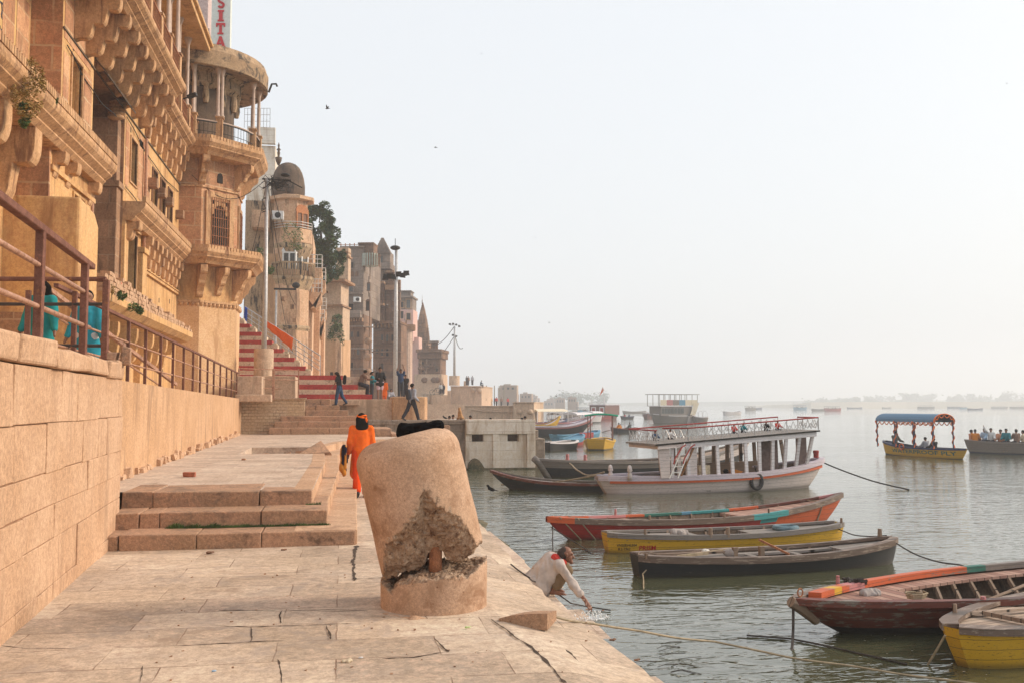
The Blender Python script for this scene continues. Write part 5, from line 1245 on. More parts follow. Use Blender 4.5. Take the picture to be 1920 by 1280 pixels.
for q in range(0,360,20): x=c+13.5*F.k*math.cos(R(q)); y=-1+13.5*F.k*math.sin(R(q)); m.box(x-.2,x+.2,y-.2,y+.2,F.z(619),F.z(608))
m.build('bracket_ring',Mt['darkstone'],fb); m=F.mb(); F.tow(m,757,9,[(.9,600),(.8,592),(.3,588)],y=-1,n=8); m.build('kiosk_roof',Mt['greypal'],fb)
F=Fr(758,150,12); h_=T('flat_roof_house','flat roofed grey house with a pink lower storey behind the fluted bastion','house',F.loc(745))
simple(F,h_,'grey_storey','greypal',[(743,773,556,581,9),(748,768,545,556,8,-1)]); simple(F,h_,'pink_storey',"pinkpaint",[(743,775,581,640,9,.2)]) if 'pinkpaint' in Mt else None
Mt['pinkpaint']=surf('faded_pink_paint',(0.62,0.38,0.33),(0.66,0.44,0.38),stain=(0.4,0.25,0.2),sc_=.4)
simple(F,h_,'pink_storey','pinkpaint',[(743,775,581,640,9,.2)]); simple(F,h_,'roof_slab','greypal',[(741,776,556,559,9,.9),(746,770,544,546,8,-.5)])
vwin(F,h_,750,757,566,577); vwin(F,h_,762,770,562,578,pane='glass'); vwin(F,h_,748,757,584,598,y=.22,frame_='pinkpaint'); vwin(F,h_,763,770,588,600,y=.22)
F=Fr(740,112,0); b2=T('stump_building','brownish block between the spire tower and the bastion','building',F.loc(745)); simple(F,b2,'wall','brownpal',[(734,746,520,608,5,-3)]); simple(F,b2,'ledge','greypal',[(733,748,540,543,5,-2.6),(733,748,560,562,5,-2.6)])
facade_detail(F,b2,735,745,525,600,2,4,-1.3,'greypal',.9)
# temple spires
F=Fr(788,160,14); tp_=T('temple','carved sandstone temple with a tall curved spire at the far end of the palaces','temple',F.loc(740))
def shikhara(m,pc,pr,yt,yb,y=-3,rings=14,rot=45):
    prof=[]
    for k in range(rings+1):
        f=k/rings; r_=(1-f**1.7)*.93+.07; z=yb+(yt-yb)*f; prof.append((pr*r_,z)); prof.append((pr*r_*.93,z-(yb-yt)/rings*.35))
    m.lathe(F.x(pc),y,[(a*F.k,F.z(b)) for a,b in prof],4,rot=rot)
    m.lathe(F.x(pc),y,[(a*F.k*.93,F.z(b)) for a,b in prof],4,rot=rot+45); m.lathe(F.x(pc),y,[(a*F.k*.94,F.z(b)) for a,b in prof],16)
m=F.mb(); shikhara(m,786,15,566,640); F.tow(m,786,2.4,[(.4,570),(1.0,566),(.6,563),(.9,560),(.3,557),(.1,549)],y=-3,n=8); m.build('main_spire',Mt['brownpal'],tp_)
for pc,yt,yb,pr in ((779,598,640,7),(793,595,640,7),(786,608,642,8),(799,612,642,5),(775,618,642,4)):
    m=F.mb(); shikhara(m,pc,pr,yt,yb,y=-1.2,rings=8); m.build('minor_spire',Mt['brownpal'],tp_)
simple(F,tp_,'shrine_body','brownpal',[(774,803,640,705,7,.5)]); simple(F,tp_,'cornice','brownpal',[(772,805,640,642.5,7,1.0),(772,806,650,652,7,.9),(773,804,664,666,3,.8)],.04)
for c in range(776,802,6): simple(F,tp_,'pilaster','brownpal',[(c,c+1.5,642,705,.5,.9)])
F=Fr(808,150,28); e=T('riverside_hall','last sandstone hall of the row with a wide flat eave overhanging the river side','building',F.loc(740))
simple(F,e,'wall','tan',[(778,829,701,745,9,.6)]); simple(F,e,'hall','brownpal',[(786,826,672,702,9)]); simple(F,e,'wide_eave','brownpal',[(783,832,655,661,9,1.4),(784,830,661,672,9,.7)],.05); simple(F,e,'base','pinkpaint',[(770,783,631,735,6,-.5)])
simple(F,e,'roof_kiosk','brownpal',[(805,818,641,656,3,-1)]); simple(F,e,'kiosk_eave','greypal',[(803,820,638,641,3,-.6)])
for px,py in ((797,712),(815,712),(790,690),(822,712)): m=F.mb(); m.ell((F.x(px),.65,F.z(py)),(.5,.4,.45),8,6); m.build('stone_boss',Mt['brownpal'],e,smooth=True)
facade_detail(F,e,788,824,674,700,4,2,.0,'brownpal',.9)
m=F.mb()
for a_,b2_ in (((786,676),(800,700)),((790,672),(790,700)),((800,672),(801,700)),((784,688),(806,690))): m.bar((F.x(a_[0]),.3,F.z(a_[1])),(F.x(b2_[0]),.3,F.z(b2_[1])),.16)
m.build('bamboo_scaffold',Mt['darkstone'],e)
# ================================================================ FAR GHAT TERRACES
F=Fr(870,160,22); f1=T('far_ghat_platform','stepped tan ghat platform carrying the distant mast','platform',F.loc(760))
simple(F,f1,'upper_block','tan',[(845,903,724.5,775,30)]); simple(F,f1,'side_block','tan',[(829,846,732,775,26,1)],.05); simple(F,f1,'coping','tan',[(844.5,904,723,724.5,30,.2)]); m=F.mb(); F.tow(m,868,4.2,[(1,725),(1,713)],y=-3,n=16); m.build('small_drum',Mt['tan'],f1)
for px,py in ((887,731),(900,732)): m=F.mb(); m.ell((F.x(px),.1,F.z(py)),(.45,.35,.45),8,6); m.build('stone_boss',Mt['tan'],f1,smooth=True)
F=Fr(930,105,22); f2=T('long_far_wall','long tan ghat wall behind the white one ending in a grey block','wall',F.loc(780))
simple(F,f2,'wall_face','tan',[(798,966,761,800,24)],.03); simple(F,f2,'end_block','tan',[(964,1003,754,800,25,1.2)],.03); simple(F,f2,'coping','tan',[(963,1004,753,754.6,25,1.35),(798,964,760,761,24,.12)])
for px,py in ((977,771),(996,771)): m=F.mb(); m.ell((F.x(px),1.25,F.z(py)),(.32,.3,.3),8,6); m.build('stone_boss',Mt['tan'],f2,smooth=True)
m=F.mb(); m.tube([(F.x(883),.1,F.z(767)),(F.x(905),.1,F.z(770)),(F.x(962),.1,F.z(772))],.05,5); m.build('pipe',Mt['tan'],f2)
F=Fr(813,118,10); k=T('white_kiosk','small white flat roofed kiosk with a grey shutter door on the far ghat','kiosk',F.loc(770))
simple(F,k,'body','limewash',[(791,832,738.5,771,4)],.03); simple(F,k,'roof','limewash',[(790,833,737.3,738.5,4,.15)]); simple(F,k,'door','glass',[(817.5,828,743,766,.1,.08)]); simple(F,k,'door_frame','white',[(816,817.5,741.5,767,.1,.12),(828,829.5,741.5,767,.1,.12),(817.5,828,741.5,743,.1,.11)])
F=Fr(820,95,10); k=T('far_small_steps','little flight of grey steps below the white kiosk','steps',F.loc(784)); simple(F,k,'treads','step',[(801,838,777,787,4,1.5),(801,836,772,787,4,1.0),(812,832,768,787,4,.5)],.03)
m=MB(); p=PD(700,757,130); 
struct(MB().box(-12,PD(690,757,62).x,62,400,1.2,2.3).box(PD(690,757,62).x,PD(800,757,90).x,62,120,.8,1.9).build('far_embankment',Mt['pave2']))
F=Fr(840,125,15); struct(F.mb().box(F.x(760),F.x(905),-60,0,-1.5,F.z(763)).build('far_terrace',Mt['tan']))
# hazy city beyond and far banks
random.seed(33)
Mt['citya']=surf('far_city_wall',(0.40,0.33,0.27),(0.48,0.40,0.34),sc_=.1); Mt['cityb']=surf('far_city_wall_red',(0.34,0.22,0.16),(0.42,0.30,0.22),sc_=.1)
for i in range(26):
    D=random.uniform(230,620); px=random.choice([random.uniform(845,900),random.uniform(880,960),random.uniform(930,1010),random.uniform(985,1085)])
    if D<330 and px>960: D+=230
    w_=random.uniform(5,13)*300/D*1.4; top=757-random.uniform(12,46)*260/D*(1.25 if px<950 else .55 if px>1010 else .9)
    F=Fr(px,D,random.uniform(5,30)); c=T('far_building','hazy far riverside building beyond the long tan ghat wall','building',F.loc(765),group='hazy buildings at the river bend')
    simple(F,c,'wall',random.choice(['citya','cityb']),[(px-w_,px+w_,top,768,8)]); simple(F,c,'roof_block','citya',[(px-w_*.5,px+w_*.2,top-2.5,top,5,-.5)])
    for q in range(3): simple(F,c,'window','dark',[(px-w_*.7+q*w_*.55,px-w_*.7+q*w_*.55+w_*.25,top+4,top+8,.1,.05)])
for px,py0,py1,D in ((912,722,748,210),(927,722,750,230),(936,723,750,230),(945,720,750,230),(918,728,748,250)):
    p=PD(px,py1,D);q=PD(px,py0,D); o=MB().tube([p,(p.x,p.y,q.z)],.12,5).build('bamboo_pole',Mt['rope']); tag(o,'tall bamboo pole standing in a row on the far ghat','pole','bamboo poles on the far ghat')
def farcrown(px,D,w_,h,seed,label):
    p=PD(px,760,D); t=T('far_tree',label,'tree',p,group='hazy trees on the far banks'); m=MB(); bl=[]; rr=random.Random(seed)
    for k in range(6): bl.append((p.x+rr.uniform(-.5,.5)*w_,p.y+rr.uniform(-.2,.2)*w_,p.z+h*rr.uniform(.4,.8),w_*.3,w_*.3,h*.3))
    leafcrown(m,bl,1700,max(.35,D/620),seed); m.build('crown',Mt['leaf'],t); m=MB(); m.tube([p,p+Vector((0,0,h*.6))],[w_*.04,w_*.02],5); m.build('trunk',Mt['rope'],t)
for i,(px,D,w_,h) in enumerate([(1075,800,34,11),(1110,860,30,10)]): farcrown(px,D,w_,h,i,'hazy tree among the far buildings at the river bend')
def bank(name,pts,h,mat):
    m=MB(); n=len(pts); vs=[]
    for (px,D,hh) in pts:
        p=PD(px,757,D); d=ray(px,757); d.z=0; vs.append(((p.x,p.y,-1.3),(p.x+d.x*20,p.y+d.y*20,-1+hh),(p.x+d.x*700,p.y+d.y*700,-1+hh+.5)))
    for a,b in zip(vs,vs[1:]): m.add([a[0],b[0],b[1],a[1]],[(0,1,2,3)]); m.add([a[1],b[1],b[2],a[2]],[(0,1,2,3)])
    return struct(m.build(name,mat))
Mt['sand']=surf('river_sand',(0.42,0.37,0.28),(0.48,0.43,0.34),sc_=.02,bump=.1); Mt['scrub']=surf('far_scrub',(0.08,0.10,0.05),(0.12,0.13,0.07),sc_=.02)
bank('sand_bank',[(1400,900,.2),(1440,820,2.2),(1480,760,2.6),(1520,700,4.4),(1600,680,4.6),(1700,680,4.7),(1800,660,4.6),(1920,640,4.9),(2300,620,5),(2700,600,5)],4,Mt['sand'])
bank('far_bank',[(960,1100,5),(1030,1150,6),(1150,1500,5),(1350,1600,7),(1500,1500,8),(1800,1450,9),(2200,1400,9)],8,Mt['scrub'])
rr=random.Random(8)
for i in range(20):
    px=1500+i*22+rr.uniform(-9,9); farcrown(px,rr.uniform(1150,1350),rr.uniform(22,40),rr.uniform(9,15)*(1.0 if px>1640 else .6),50+i,'hazy tree in the line beyond the right sand bank')
# ================================================================ BOATS
class Hull:
    def __init__(s,L,B,H,tL=.2,tR=.2,eL=.05,eR=.05,rL=.4,rR=.4,p=.62,flare=.68,n=30,dr=.25):
        s.__dict__.update(locals())
    def w(s,u):
        b=math.sin(math.pi*min(max(u,0),1))**s.p; e=s.eL*(1-u)**3+s.eR*u**3
        return s.B/2*max(b*(1-.3*e)+e*(1-b),.02)
    def zg(s,u): return s.H+s.tL*max(0,1-2*u)**2.2+s.tR*max(0,2*u-1)**2.2
    def pt(s,u,t,side,ins=0.0,zmin=None):
        zk=-s.dr if zmin is None else zmin; zt=s.zg(u); z=zk+(zt-zk)*t; tt=min(1.0,max(0.0,(z+s.dr)/(zt+s.dr)))
        xt=(u-.5)*s.L; x=xt+ (s.rL*(1-tt)**1.3*max(0,1-2*u)**1.2 - s.rR*(1-tt)**1.3*max(0,2*u-1)**1.2)
        if ins: x*=(1-ins*1.3/s.L*2)
        h=max(s.w(u)*(s.flare+(1-s.flare)*tt**.75)-ins,.004); return (x,side*h,z)
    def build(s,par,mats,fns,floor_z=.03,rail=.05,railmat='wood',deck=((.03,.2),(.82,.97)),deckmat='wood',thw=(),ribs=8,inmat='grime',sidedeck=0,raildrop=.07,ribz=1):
        """mats: hull materials; fns(u,t,side)->slot"""
        n=s.n;nt=6; m=MB()
        for side in (1,-1):
            vs=[s.pt(i/n,j/nt,side) for i in range(n+1) for j in range(nt+1)]; b=len(m.v); m.add(vs,[])
            for i in range(n):
                for j in range(nt):
                    a=b+i*(nt+1)+j; m.f.append((a,a+nt+1,a+nt+2,a+1)); m.m.append(fns((i+.5)/n,(j+.5)/nt,side))
        # bottom and end plates
        for i in range(n): m.add([s.pt(i/n,0,1),s.pt((i+1)/n,0,1),s.pt((i+1)/n,0,-1),s.pt(i/n,0,-1)],[(0,1,2,3)],0)
        for u in (0,1):
            for j in range(nt): m.add([s.pt(u,j/nt,1),s.pt(u,(j+1)/nt,1),s.pt(u,(j+1)/nt,-1),s.pt(u,j/nt,-1)],[(0,1,2,3)],fns(u,(j+.5)/nt,1))
        m.build('hull',[Mt[x] for x in mats],par,auto=True)
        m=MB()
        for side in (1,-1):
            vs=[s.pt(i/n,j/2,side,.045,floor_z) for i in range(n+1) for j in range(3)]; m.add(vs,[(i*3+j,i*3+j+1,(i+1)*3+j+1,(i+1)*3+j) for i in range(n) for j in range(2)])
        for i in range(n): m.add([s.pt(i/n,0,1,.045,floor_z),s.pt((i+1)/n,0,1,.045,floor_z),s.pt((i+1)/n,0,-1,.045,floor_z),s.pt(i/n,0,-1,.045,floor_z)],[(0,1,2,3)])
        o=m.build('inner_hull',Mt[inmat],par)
        if ribs:
            for k in range(ribs):
                u=.2+.6*k/(ribs-1)
                for side in (1,-1): m=MB(); m.bar(s.pt(u,.05,side,.055,floor_z),s.pt(u,1,side,.055,floor_z),.045,.035); m.build('rib',Mt['wood'],o)
        # gunwale rails
        for side in (1,-1):
            m=MB(); pts=[Vector(s.pt(i/n,1,side)) for i in range(n+1)]
            vs=[];
            for i,p in enumerate(pts):
                ii=max(0,min(n,i)); q=Vector(s.pt(ii/n,1,side,rail))
                vs+=[(p.x,p.y+side*.018,p.z+.022),(q.x,q.y,q.z+.022),(q.x,q.y,q.z-.03),(p.x,p.y+side*.018,p.z-raildrop)]
            fs=[]
            for i in range(n):
                for j in range(4): a=i*4+j;b=i*4+(j+1)%4; fs.append((a,b,b+4,a+4))
            fs+=[(0,1,2,3),tuple(n*4+q for q in (3,2,1,0))]
            mm=railmat if isinstance(railmat,str) else railmat[0 if side>0 else 1]
            if isinstance(mm,(list,tuple)):   # painted in lengths: [(u_end,material),...]
                m.add(vs,[]); names=[x[1] for x in mm]
                for i in range(n):
                    sl=next(k for k,x in enumerate(mm) if (i+.5)/n<=x[0])
                    for j in range(4): a=i*4+j;b=i*4+(j+1)%4; m.f.append((a,b,b+4,a+4)); m.m.append(sl)
                m.build('gunwale',[Mt[x] for x in names],par)
            else: m.add(vs,fs); m.build('gunwale',Mt[mm],par)
        for (u0,u1) in deck:
            m=MB(); k=8; vs=[]
            for i in range(k+1):
                u=u0+(u1-u0)*i/k; a=s.pt(u,1,1,.05);b=s.pt(u,1,-1,.05); dz=.05; vs+=[(a[0],a[1],a[2]-dz),(b[0],b[1],b[2]-dz)]
            m.add(vs,[(2*i,2*i+1,2*i+3,2*i+2) for i in range(k)])
            e=vs[-2:] if u0<.4 else vs[:2]; m.add([e[0],e[1],(e[1][0],e[1][1],e[1][2]-.08),(e[0][0],e[0][1],e[0][2]-.08)],[(0,1,2,3)])
            m.build('deck',Mt[deckmat],par)
        for side in (1,-1):
            if not sidedeck: break
            m=MB(); vs=[]; u0,u1=deck[0][1],deck[-1][0]
            for i in range(11):
                u=u0+(u1-u0)*i/10; a=s.pt(u,1,side,.05); vs+=[(a[0],a[1],a[2]-.06),(a[0],a[1]-side*sidedeck,a[2]-.06),(a[0],a[1]-side*sidedeck,a[2]-.10)]
            m.add(vs,[(3*i+j,3*i+j+1,3*i+j+4,3*i+j+3) for i in range(10) for j in range(2)]); m.build('side_deck',Mt[deckmat],par)
        for (u,wd) in thw:
            m=MB(); a=s.pt(u,1,1,.05); m.box(a[0]-wd/2,a[0]+wd/2,-a[1],a[1],a[2]-.11,a[2]-.07); m.build('thwart',Mt[deckmat],par,bev=.006)
    def text(s,par,txt,x0,zc_,size,side,mat,name='lettering',flip=False,sx=1.0):
        cu=bpy.data.curves.new('t','FONT'); cu.body=txt; cu.size=size; cu.resolution_u=2; cu.offset=size*.018; ob=bpy.data.objects.new('t',cu); sc.collection.objects.link(ob)
        dg=bpy.context.evaluated_depsgraph_get(); me=bpy.data.meshes.new_from_object(ob.evaluated_get(dg)); bpy.data.objects.remove(ob)
        for v in me.vertices:
            x=x0+(v.co.x*sx if not flip else -v.co.x*sx); z=zc_+v.co.y; u=min(1,max(0,x/s.L+.5))
            tt=min(1,max(0,(z+s.dr)/(s.zg(u)+s.dr)))
            for _ in range(3):
                xx=s.pt(u,tt,side)[0]; u=min(1,max(0,u+(x-xx)/s.L)); tt=min(1,max(0,(z+s.dr)/(s.zg(u)+s.dr)))
            p=s.pt(u,tt,side); v.co=(x,p[1]+side*.009,z)
        me.materials.clear(); me.materials.append(Mt[mat]); o=bpy.data.objects.new(name,me); sc.collection.objects.link(o); o.parent=par; return o
def boat_at(name,label,pL,pR,group='boats on the river',pitch=0,cat='boat'):
    """root at the water, local x from the left end to the right end of the boat as seen; local -y faces the quay"""
    P=Vector(pL);Q=Vector(pR); d=Q-P; rz=math.atan2(d.y,d.x); c=(P+Q)/2
    t=T(name,label,cat,(c.x,c.y,WZ),rz,group,world=False); t.rotation_euler=(0,-pitch,rz); t.location.z=WZ; return t,math.hypot(d.x,d.y)
def pw(px,D): p=PD(px,757,D); return (p.x,p.y,0)
for n_,c_,a_ in [('p_black',(0.022,0.024,0.028),.30),('p_red',(0.38,0.035,0.03),.32),('p_maroon',(0.16,0.045,0.03),.40),('p_orange',(0.62,0.12,0.035),.34),('p_yellow',(0.72,0.42,0.03),.30),('p_teal',(0.05,0.32,0.33),.34),
               ('p_green',(0.03,0.17,0.13),.36),('p_pink',(0.55,0.22,0.22),.36),('p_lilac',(0.66,0.58,0.64),.28),('p_white',(0.80,0.76,0.78),.26),('p_blue',(0.12,0.32,0.48),.34),('p_grey',(0.24,0.21,0.19),.40),('p_cream',(0.80,0.70,0.67),.30),('p_navy',(0.03,0.045,0.12),.34)]:
    Mt[n_]=paint(n_[2:]+'_boat_paint',c_,amt=a_)
Mt['letter_red']=plain('letter_red',(0.40,0.02,0.02),.6,0,.15)
Mt['plank']=planks('deck_planks',(0.30,0.22,0.17),(0.44,0.34,0.26),.10,1); Mt['plankc']=planks('cross_planks',(0.26,0.14,0.11),(0.44,0.28,0.22),.16,0); Mt['greyplank']=planks('grey_deck',(0.22,0.20,0.18),(0.30,0.27,0.25),.14,1)
def oarpin(par,H,us,side,mat='wood',h=.12,r=.03):
    for u in us: p=H.pt(u,1,side,.02); m=MB(); m.tube([(p[0],p[1],p[2]-.03),(p[0],p[1],p[2]+h)],[r,r*.8],7); m.build('oar_pin',Mt[mat],par)
# --- red boat with painted gunwale
t,L=boat_at('rowing_boat','long red wooden rowing boat with a pink, green, teal and orange painted far gunwale',pw(1024,20.6),pw(1576,24.2))
H=Hull(L,1.35,.34,.16,.34,.03,.03,.9,.9,.75)
far_=[(.12,'p_orange'),(.28,'p_pink'),(.34,'p_orange'),(.45,'p_green'),(.50,'p_blue'),(.62,'p_teal'),(.74,'p_orange'),(.93,'p_maroon'),(1.0,'p_pink')]
H.build(t,['p_red','p_orange','p_black','p_teal'],lambda u,t_,s_: 2 if t_<.32 else (1 if u>.70 else (3 if u>.62 and t_>.6 else 0)),railmat=(far_,[(.06,'p_orange'),(.6,'railwood'),(.72,'p_teal'),(1,'railwood')]),rail=.08,deck=((.06,.27),(.60,.95)),deckmat='plankc',sidedeck=.0,ribs=9,raildrop=.10)
for k in range(5): u=.31+.065*k; p=H.pt(u,1,-1,.25); m=MB(); m.box(p[0]-.02,p[0]+.02,-.15,-.11,.05,p[2]-.02); m.build('rib_post',Mt['wood'],t)
oarpin(t,H,(.27,.5,.66),-1); oarpin(t,H,(.24,),1,'p_pink',.16)
for u in (.03,.075): 
    m=MB(); q=[H.pt(u,1,1),H.pt(u,1,-1),H.pt(u,.3,-1)]; m.tube([Vector(x)+Vector((0,(-.02 if i else .02),.02)) for i,x in enumerate(q)],.016,5); m.build('lashing',Mt['rope'],t)
m=MB(); q=[H.pt(.885,1,1,.0),H.pt(.885,1,-1,-.02),H.pt(.93,.25,-1,-.02)]; m.tube(q,.016,5); m.build('lashing',Mt['rope'],t)
# --- yellow boat
t,L=boat_at('rowing_boat','yellow wooden boat lettered PRISM moored between the red and the black one',pw(1131,19.1),pw(1570,20.6))
H=Hull(L,1.15,.30,.08,.10,.25,.25,.12,.15,.5)
H.build(t,['p_yellow','p_black'],lambda u,t_,s_: 1 if t_<.30 else 0,railmat='p_grey',deck=((.04,.38),(.60,.97)),deckmat='greyplank',ribs=8,rail=.07)
H.text(t,'PRISM',-L*.5+.60,.055,.13,-1,'letter_red',sx=1.0); H.text(t,'VNS(B)HL504',-L*.5+.17,.135,.07,-1,'p_black',sx=.95); H.text(t,'8.2-1362',-L*.5+.20,.060,.07,-1,'p_black',sx=.95)
oarpin(t,H,(.38,.45),-1,h=.16,r=.045); oarpin(t,H,(.13,.985),-1); 
m=MB(); m.tube([(L*.27+.23*math.cos(R(q)),.12+.21*math.sin(R(q)),H.zg(.7)+.0) for q in range(0,361,15)],.055,8); tt=m.build('tyre',plain('blue_painted_tyre',(0.12,0.20,0.24),.7),None); tt.name='tyre'; tt.location=t.location; tt.rotation_euler=t.rotation_euler; tag(tt,'old blue painted tyre lying on the deck of the yellow boat','tyre')
def heap(par_t,name,label,x,y,z,r,h,col,sd,cat='bundle'):
    f=blob(name,[cap((x-r*.5,y,z+h*.3),(x+r*.5,y+r*.1,z+h*.35),h*.6,h*.45,(1,1,1)),cap((x,y-r*.2,z+h*.2),(x+r*.3,y-r*.2,z+h*.2),h*.5,h*.3)],h*.09,Mt[col],None,h*.3,wr=h*.25)
    f.location=par_t.location; f.rotation_euler=par_t.rotation_euler; tag(f,label,cat); return f
cloth('sack_grey',(0.36,0.32,0.30)); cloth('sack_white',(0.62,0.60,0.56))
heap(t,'sack','pale crumpled plastic sack on the foredeck of the yellow boat',-L*.19,.05,H.zg(.3)-.05,.25,.13,'sack_grey',1,'sack')
# --- black boat
t,L=boat_at('rowing_boat','black tarred wooden boat with a grey gunwale, nearest of the three moored together',pw(1186,16.45),pw(1672,17.9))
H=Hull(L,1.15,.29,.07,.16,.28,.12,.10,.20,.5)
H.build(t,['p_black','p_navy'],lambda u,t_,s_: 0,railmat='railwood',deck=((.04,.36),(.78,.97)),deckmat='greyplank',ribs=8,rail=.085,thw=((.45,.12),(.62,.12)),raildrop=.09,sidedeck=.18)
oarpin(t,H,(.02,),-1,h=.06,r=.04); oarpin(t,H,(.97,),1,h=.16,r=.045); 
for u,z_ in ((.36,.25),(.46,.22)): m=MB(); x=(u-.5)*L; m.box(x-.04,x+.04,-.1,-.02,.05,H.zg(u)+.12); m.build('upright',Mt['wood'],t)
def loc_o(mb,mat,name,par_t,label,cat,bev=0):
    o=mb.build(name,Mt[mat] if isinstance(mat,str) else mat,None,bev=bev); o.location=par_t.location; o.rotation_euler=par_t.rotation_euler; tag(o,label,cat); return o
random.seed(17)
m=MB(); z0=H.zg(.2)
m.bar((-L*.42,.15,z0),(-L*.16,.0,z0+.02),.06,.04); loc_o(m,'wood','plank','0' and t,'long loose plank lying on the foredeck of the black boat','plank')
m=MB(); m.bar((-L*.36,-.15,z0),(-L*.1,.22,z0+.03),.05,.05); loc_o(m,'rope','pole',t,'thin bamboo pole slanting across the foredeck of the black boat','pole')
m=MB(); m.bar((-L*.02,.2,H.zg(.5)+.2),(L*.05,-.2,H.zg(.5)-.02),.035,.035); loc_o(m,'rust','rod',t,'short rusty rod leaning on the rail of the black boat','rod')
heap(t,'bundle','heap of wet rags at the end of the black boat foredeck',-L*.15,.0,z0-.02,.16,.10,'sack_grey',2); heap(t,'bundle','small white rag on the left part of the black boat foredeck',-L*.23,.12,z0-.0,.08,.07,'sack_white',3)
# --- foreground red/brown boat at the right
tipp=pw(1480,12.1); 
a=Vector(tipp); hd=(rV*math.cos(R(24))+fV*math.sin(R(24))); q=a+hd*8.4
t,L=boat_at('rowing_boat','large red and brown wooden boat with an orange inner rail entering at the lower right',tuple(a),tuple(q))
H=Hull(L,2.15,.42,.06,.3,.03,.05,1.3,.9,.70,n=40)
H.build(t,['p_maroon','p_black','p_orange'],lambda u,t_,s_: 1 if t_<.42+.10*math.sin(u*9) else 0,railmat=('railwood','p_maroon'),deck=((.04,.235),(.75,.95)),deckmat='plankc',ribs=0,rail=.09,raildrop=.06,sidedeck=.42)
for side,cols in ((1,[(.05,'p_orange'),(.085,'p_yellow'),(.12,'p_orange'),(.15,'p_pink'),(.46,'p_orange'),(.50,'p_green'),(1,'p_grey')]),):
    m=MB(); names=[c[1] for c in cols]; n=40; m.add([],[])
    for i in range(1,n-2):
        u=i/n;v=(i+1)/n; a=H.pt(u,1,side,.10);b=H.pt(v,1,side,.10); a2=H.pt(u,1,side,.20);b2=H.pt(v,1,side,.20); sl=next(k for k,x in enumerate(cols) if u<=x[0]); hgt=.055
        V=[(a[0],a[1],a[2]-.03),(b[0],b[1],b[2]-.03),(b2[0],b2[1],b2[2]-.03),(a2[0],a2[1],a2[2]-.03)]; m.add(V+[(x,y,z+hgt+.03) for x,y,z in V],[(4,5,6,7),(0,1,5,4),(2,3,7,6)],sl)
    a=H.pt(1/n,1,side,.10);a2=H.pt(1/n,1,side,.20); m.add([(a[0],a[1],a[2]-.03),(a2[0],a2[1],a2[2]-.03),(a2[0],a2[1],a2[2]+.055),(a[0],a[1],a[2]+.055)],[(0,1,2,3)])
    m.build('painted_inner_rail',[Mt[x] for x in names],t)
m=MB()
for k in range(8):
    u=.27+.055*k
    for side in (1,-1): p=H.pt(u,1,side,.47); b=H.pt(u,.1,side,.2,.03); m=MB(); m.bar((p[0],p[1],p[2]-.1),(p[0],b[1]*.55,.05),.045,.05); m.build('rib_post',Mt['wood'],t)
m=MB(); 
for k in range(4): u=.28+.1*k; m.box((u-.5)*L-.07,(u-.5)*L+.07,-H.w(u)*.6,H.w(u)*.6,.06,.10)
m.build('floor_thwarts',Mt['wood'],t)
m=MB(); p=H.pt(.0,.9,1); m.tube([(p[0]-.10,0,p[2]+.05),(p[0]+.06,0,p[2]-.03),(p[0]+.30,0,p[2]-.22)],[.07,.085,.06],8); m.build('stem_post',Mt['wood'],t)
m=MB(); m.tube([(p[0]+.05+.04*math.cos(R(q)),0,p[2]+.15+.05*math.sin(R(q))) for q in range(0,361,30)],.010,5); m.build('mooring_ring',Mt['rust'],t)
m=MB(); c=H.pt(.165,1,1,.1)
for k in range(10): m.tube([(c[0]+random.uniform(-.12,.12),c[1]+random.uniform(-.08,.08),c[2]+.05),(c[0]+random.uniform(-.1,.15),c[1]+random.uniform(-.15,.1),c[2]+.07+random.random()*.03),(c[0]+random.uniform(-.1,.2),c[1]+random.uniform(-.1,.05),c[2]+.03)],.022,5)
o=m.build('rope_coil',Mt['darkrope']); o.location=t.location;o.rotation_euler=t.rotation_euler; tag(o,'dark knotted rope lashed to the orange inner rail of the large right boat','rope')
oarpin(t,H,(.15,),1,'p_pink',.14); oarpin(t,H,(.27,),-1,'p_pink',.06,.04)
H.text(t,'C 2',-L*.5+2.28,.12,.2,-1,'p_white',sx=1.2)
BIG=(t,H,L)
# --- foreground yellow boat
a=Vector(pw(1770,10.75)); hd=(rV*math.cos(R(30))+fV*math.sin(R(30))); q=a+hd*6
t,L=boat_at('rowing_boat','yellow wooden boat with bare grey planks in the bottom right corner',tuple(a),tuple(q))
H=Hull(L,1.75,.40,.05,.2,.10,.1,.35,.5,.62,n=34)
H.build(t,['p_yellow','p_black','p_grey'],lambda u,t_,s_: 1 if t_<.36 else 0,railmat='railwood',deck=((.03,.34),(.8,.95)),deckmat='plank',ribs=6,rail=.12,raildrop=.055,sidedeck=.2)
m=MB(); m.bar(H.pt(.16,1,1,.2),H.pt(.16,1,-1,.2),.08,.05); m.build('cross_beam',Mt['wood'],t); oarpin(t,H,(.12,),1)
YB=(t,H,L)
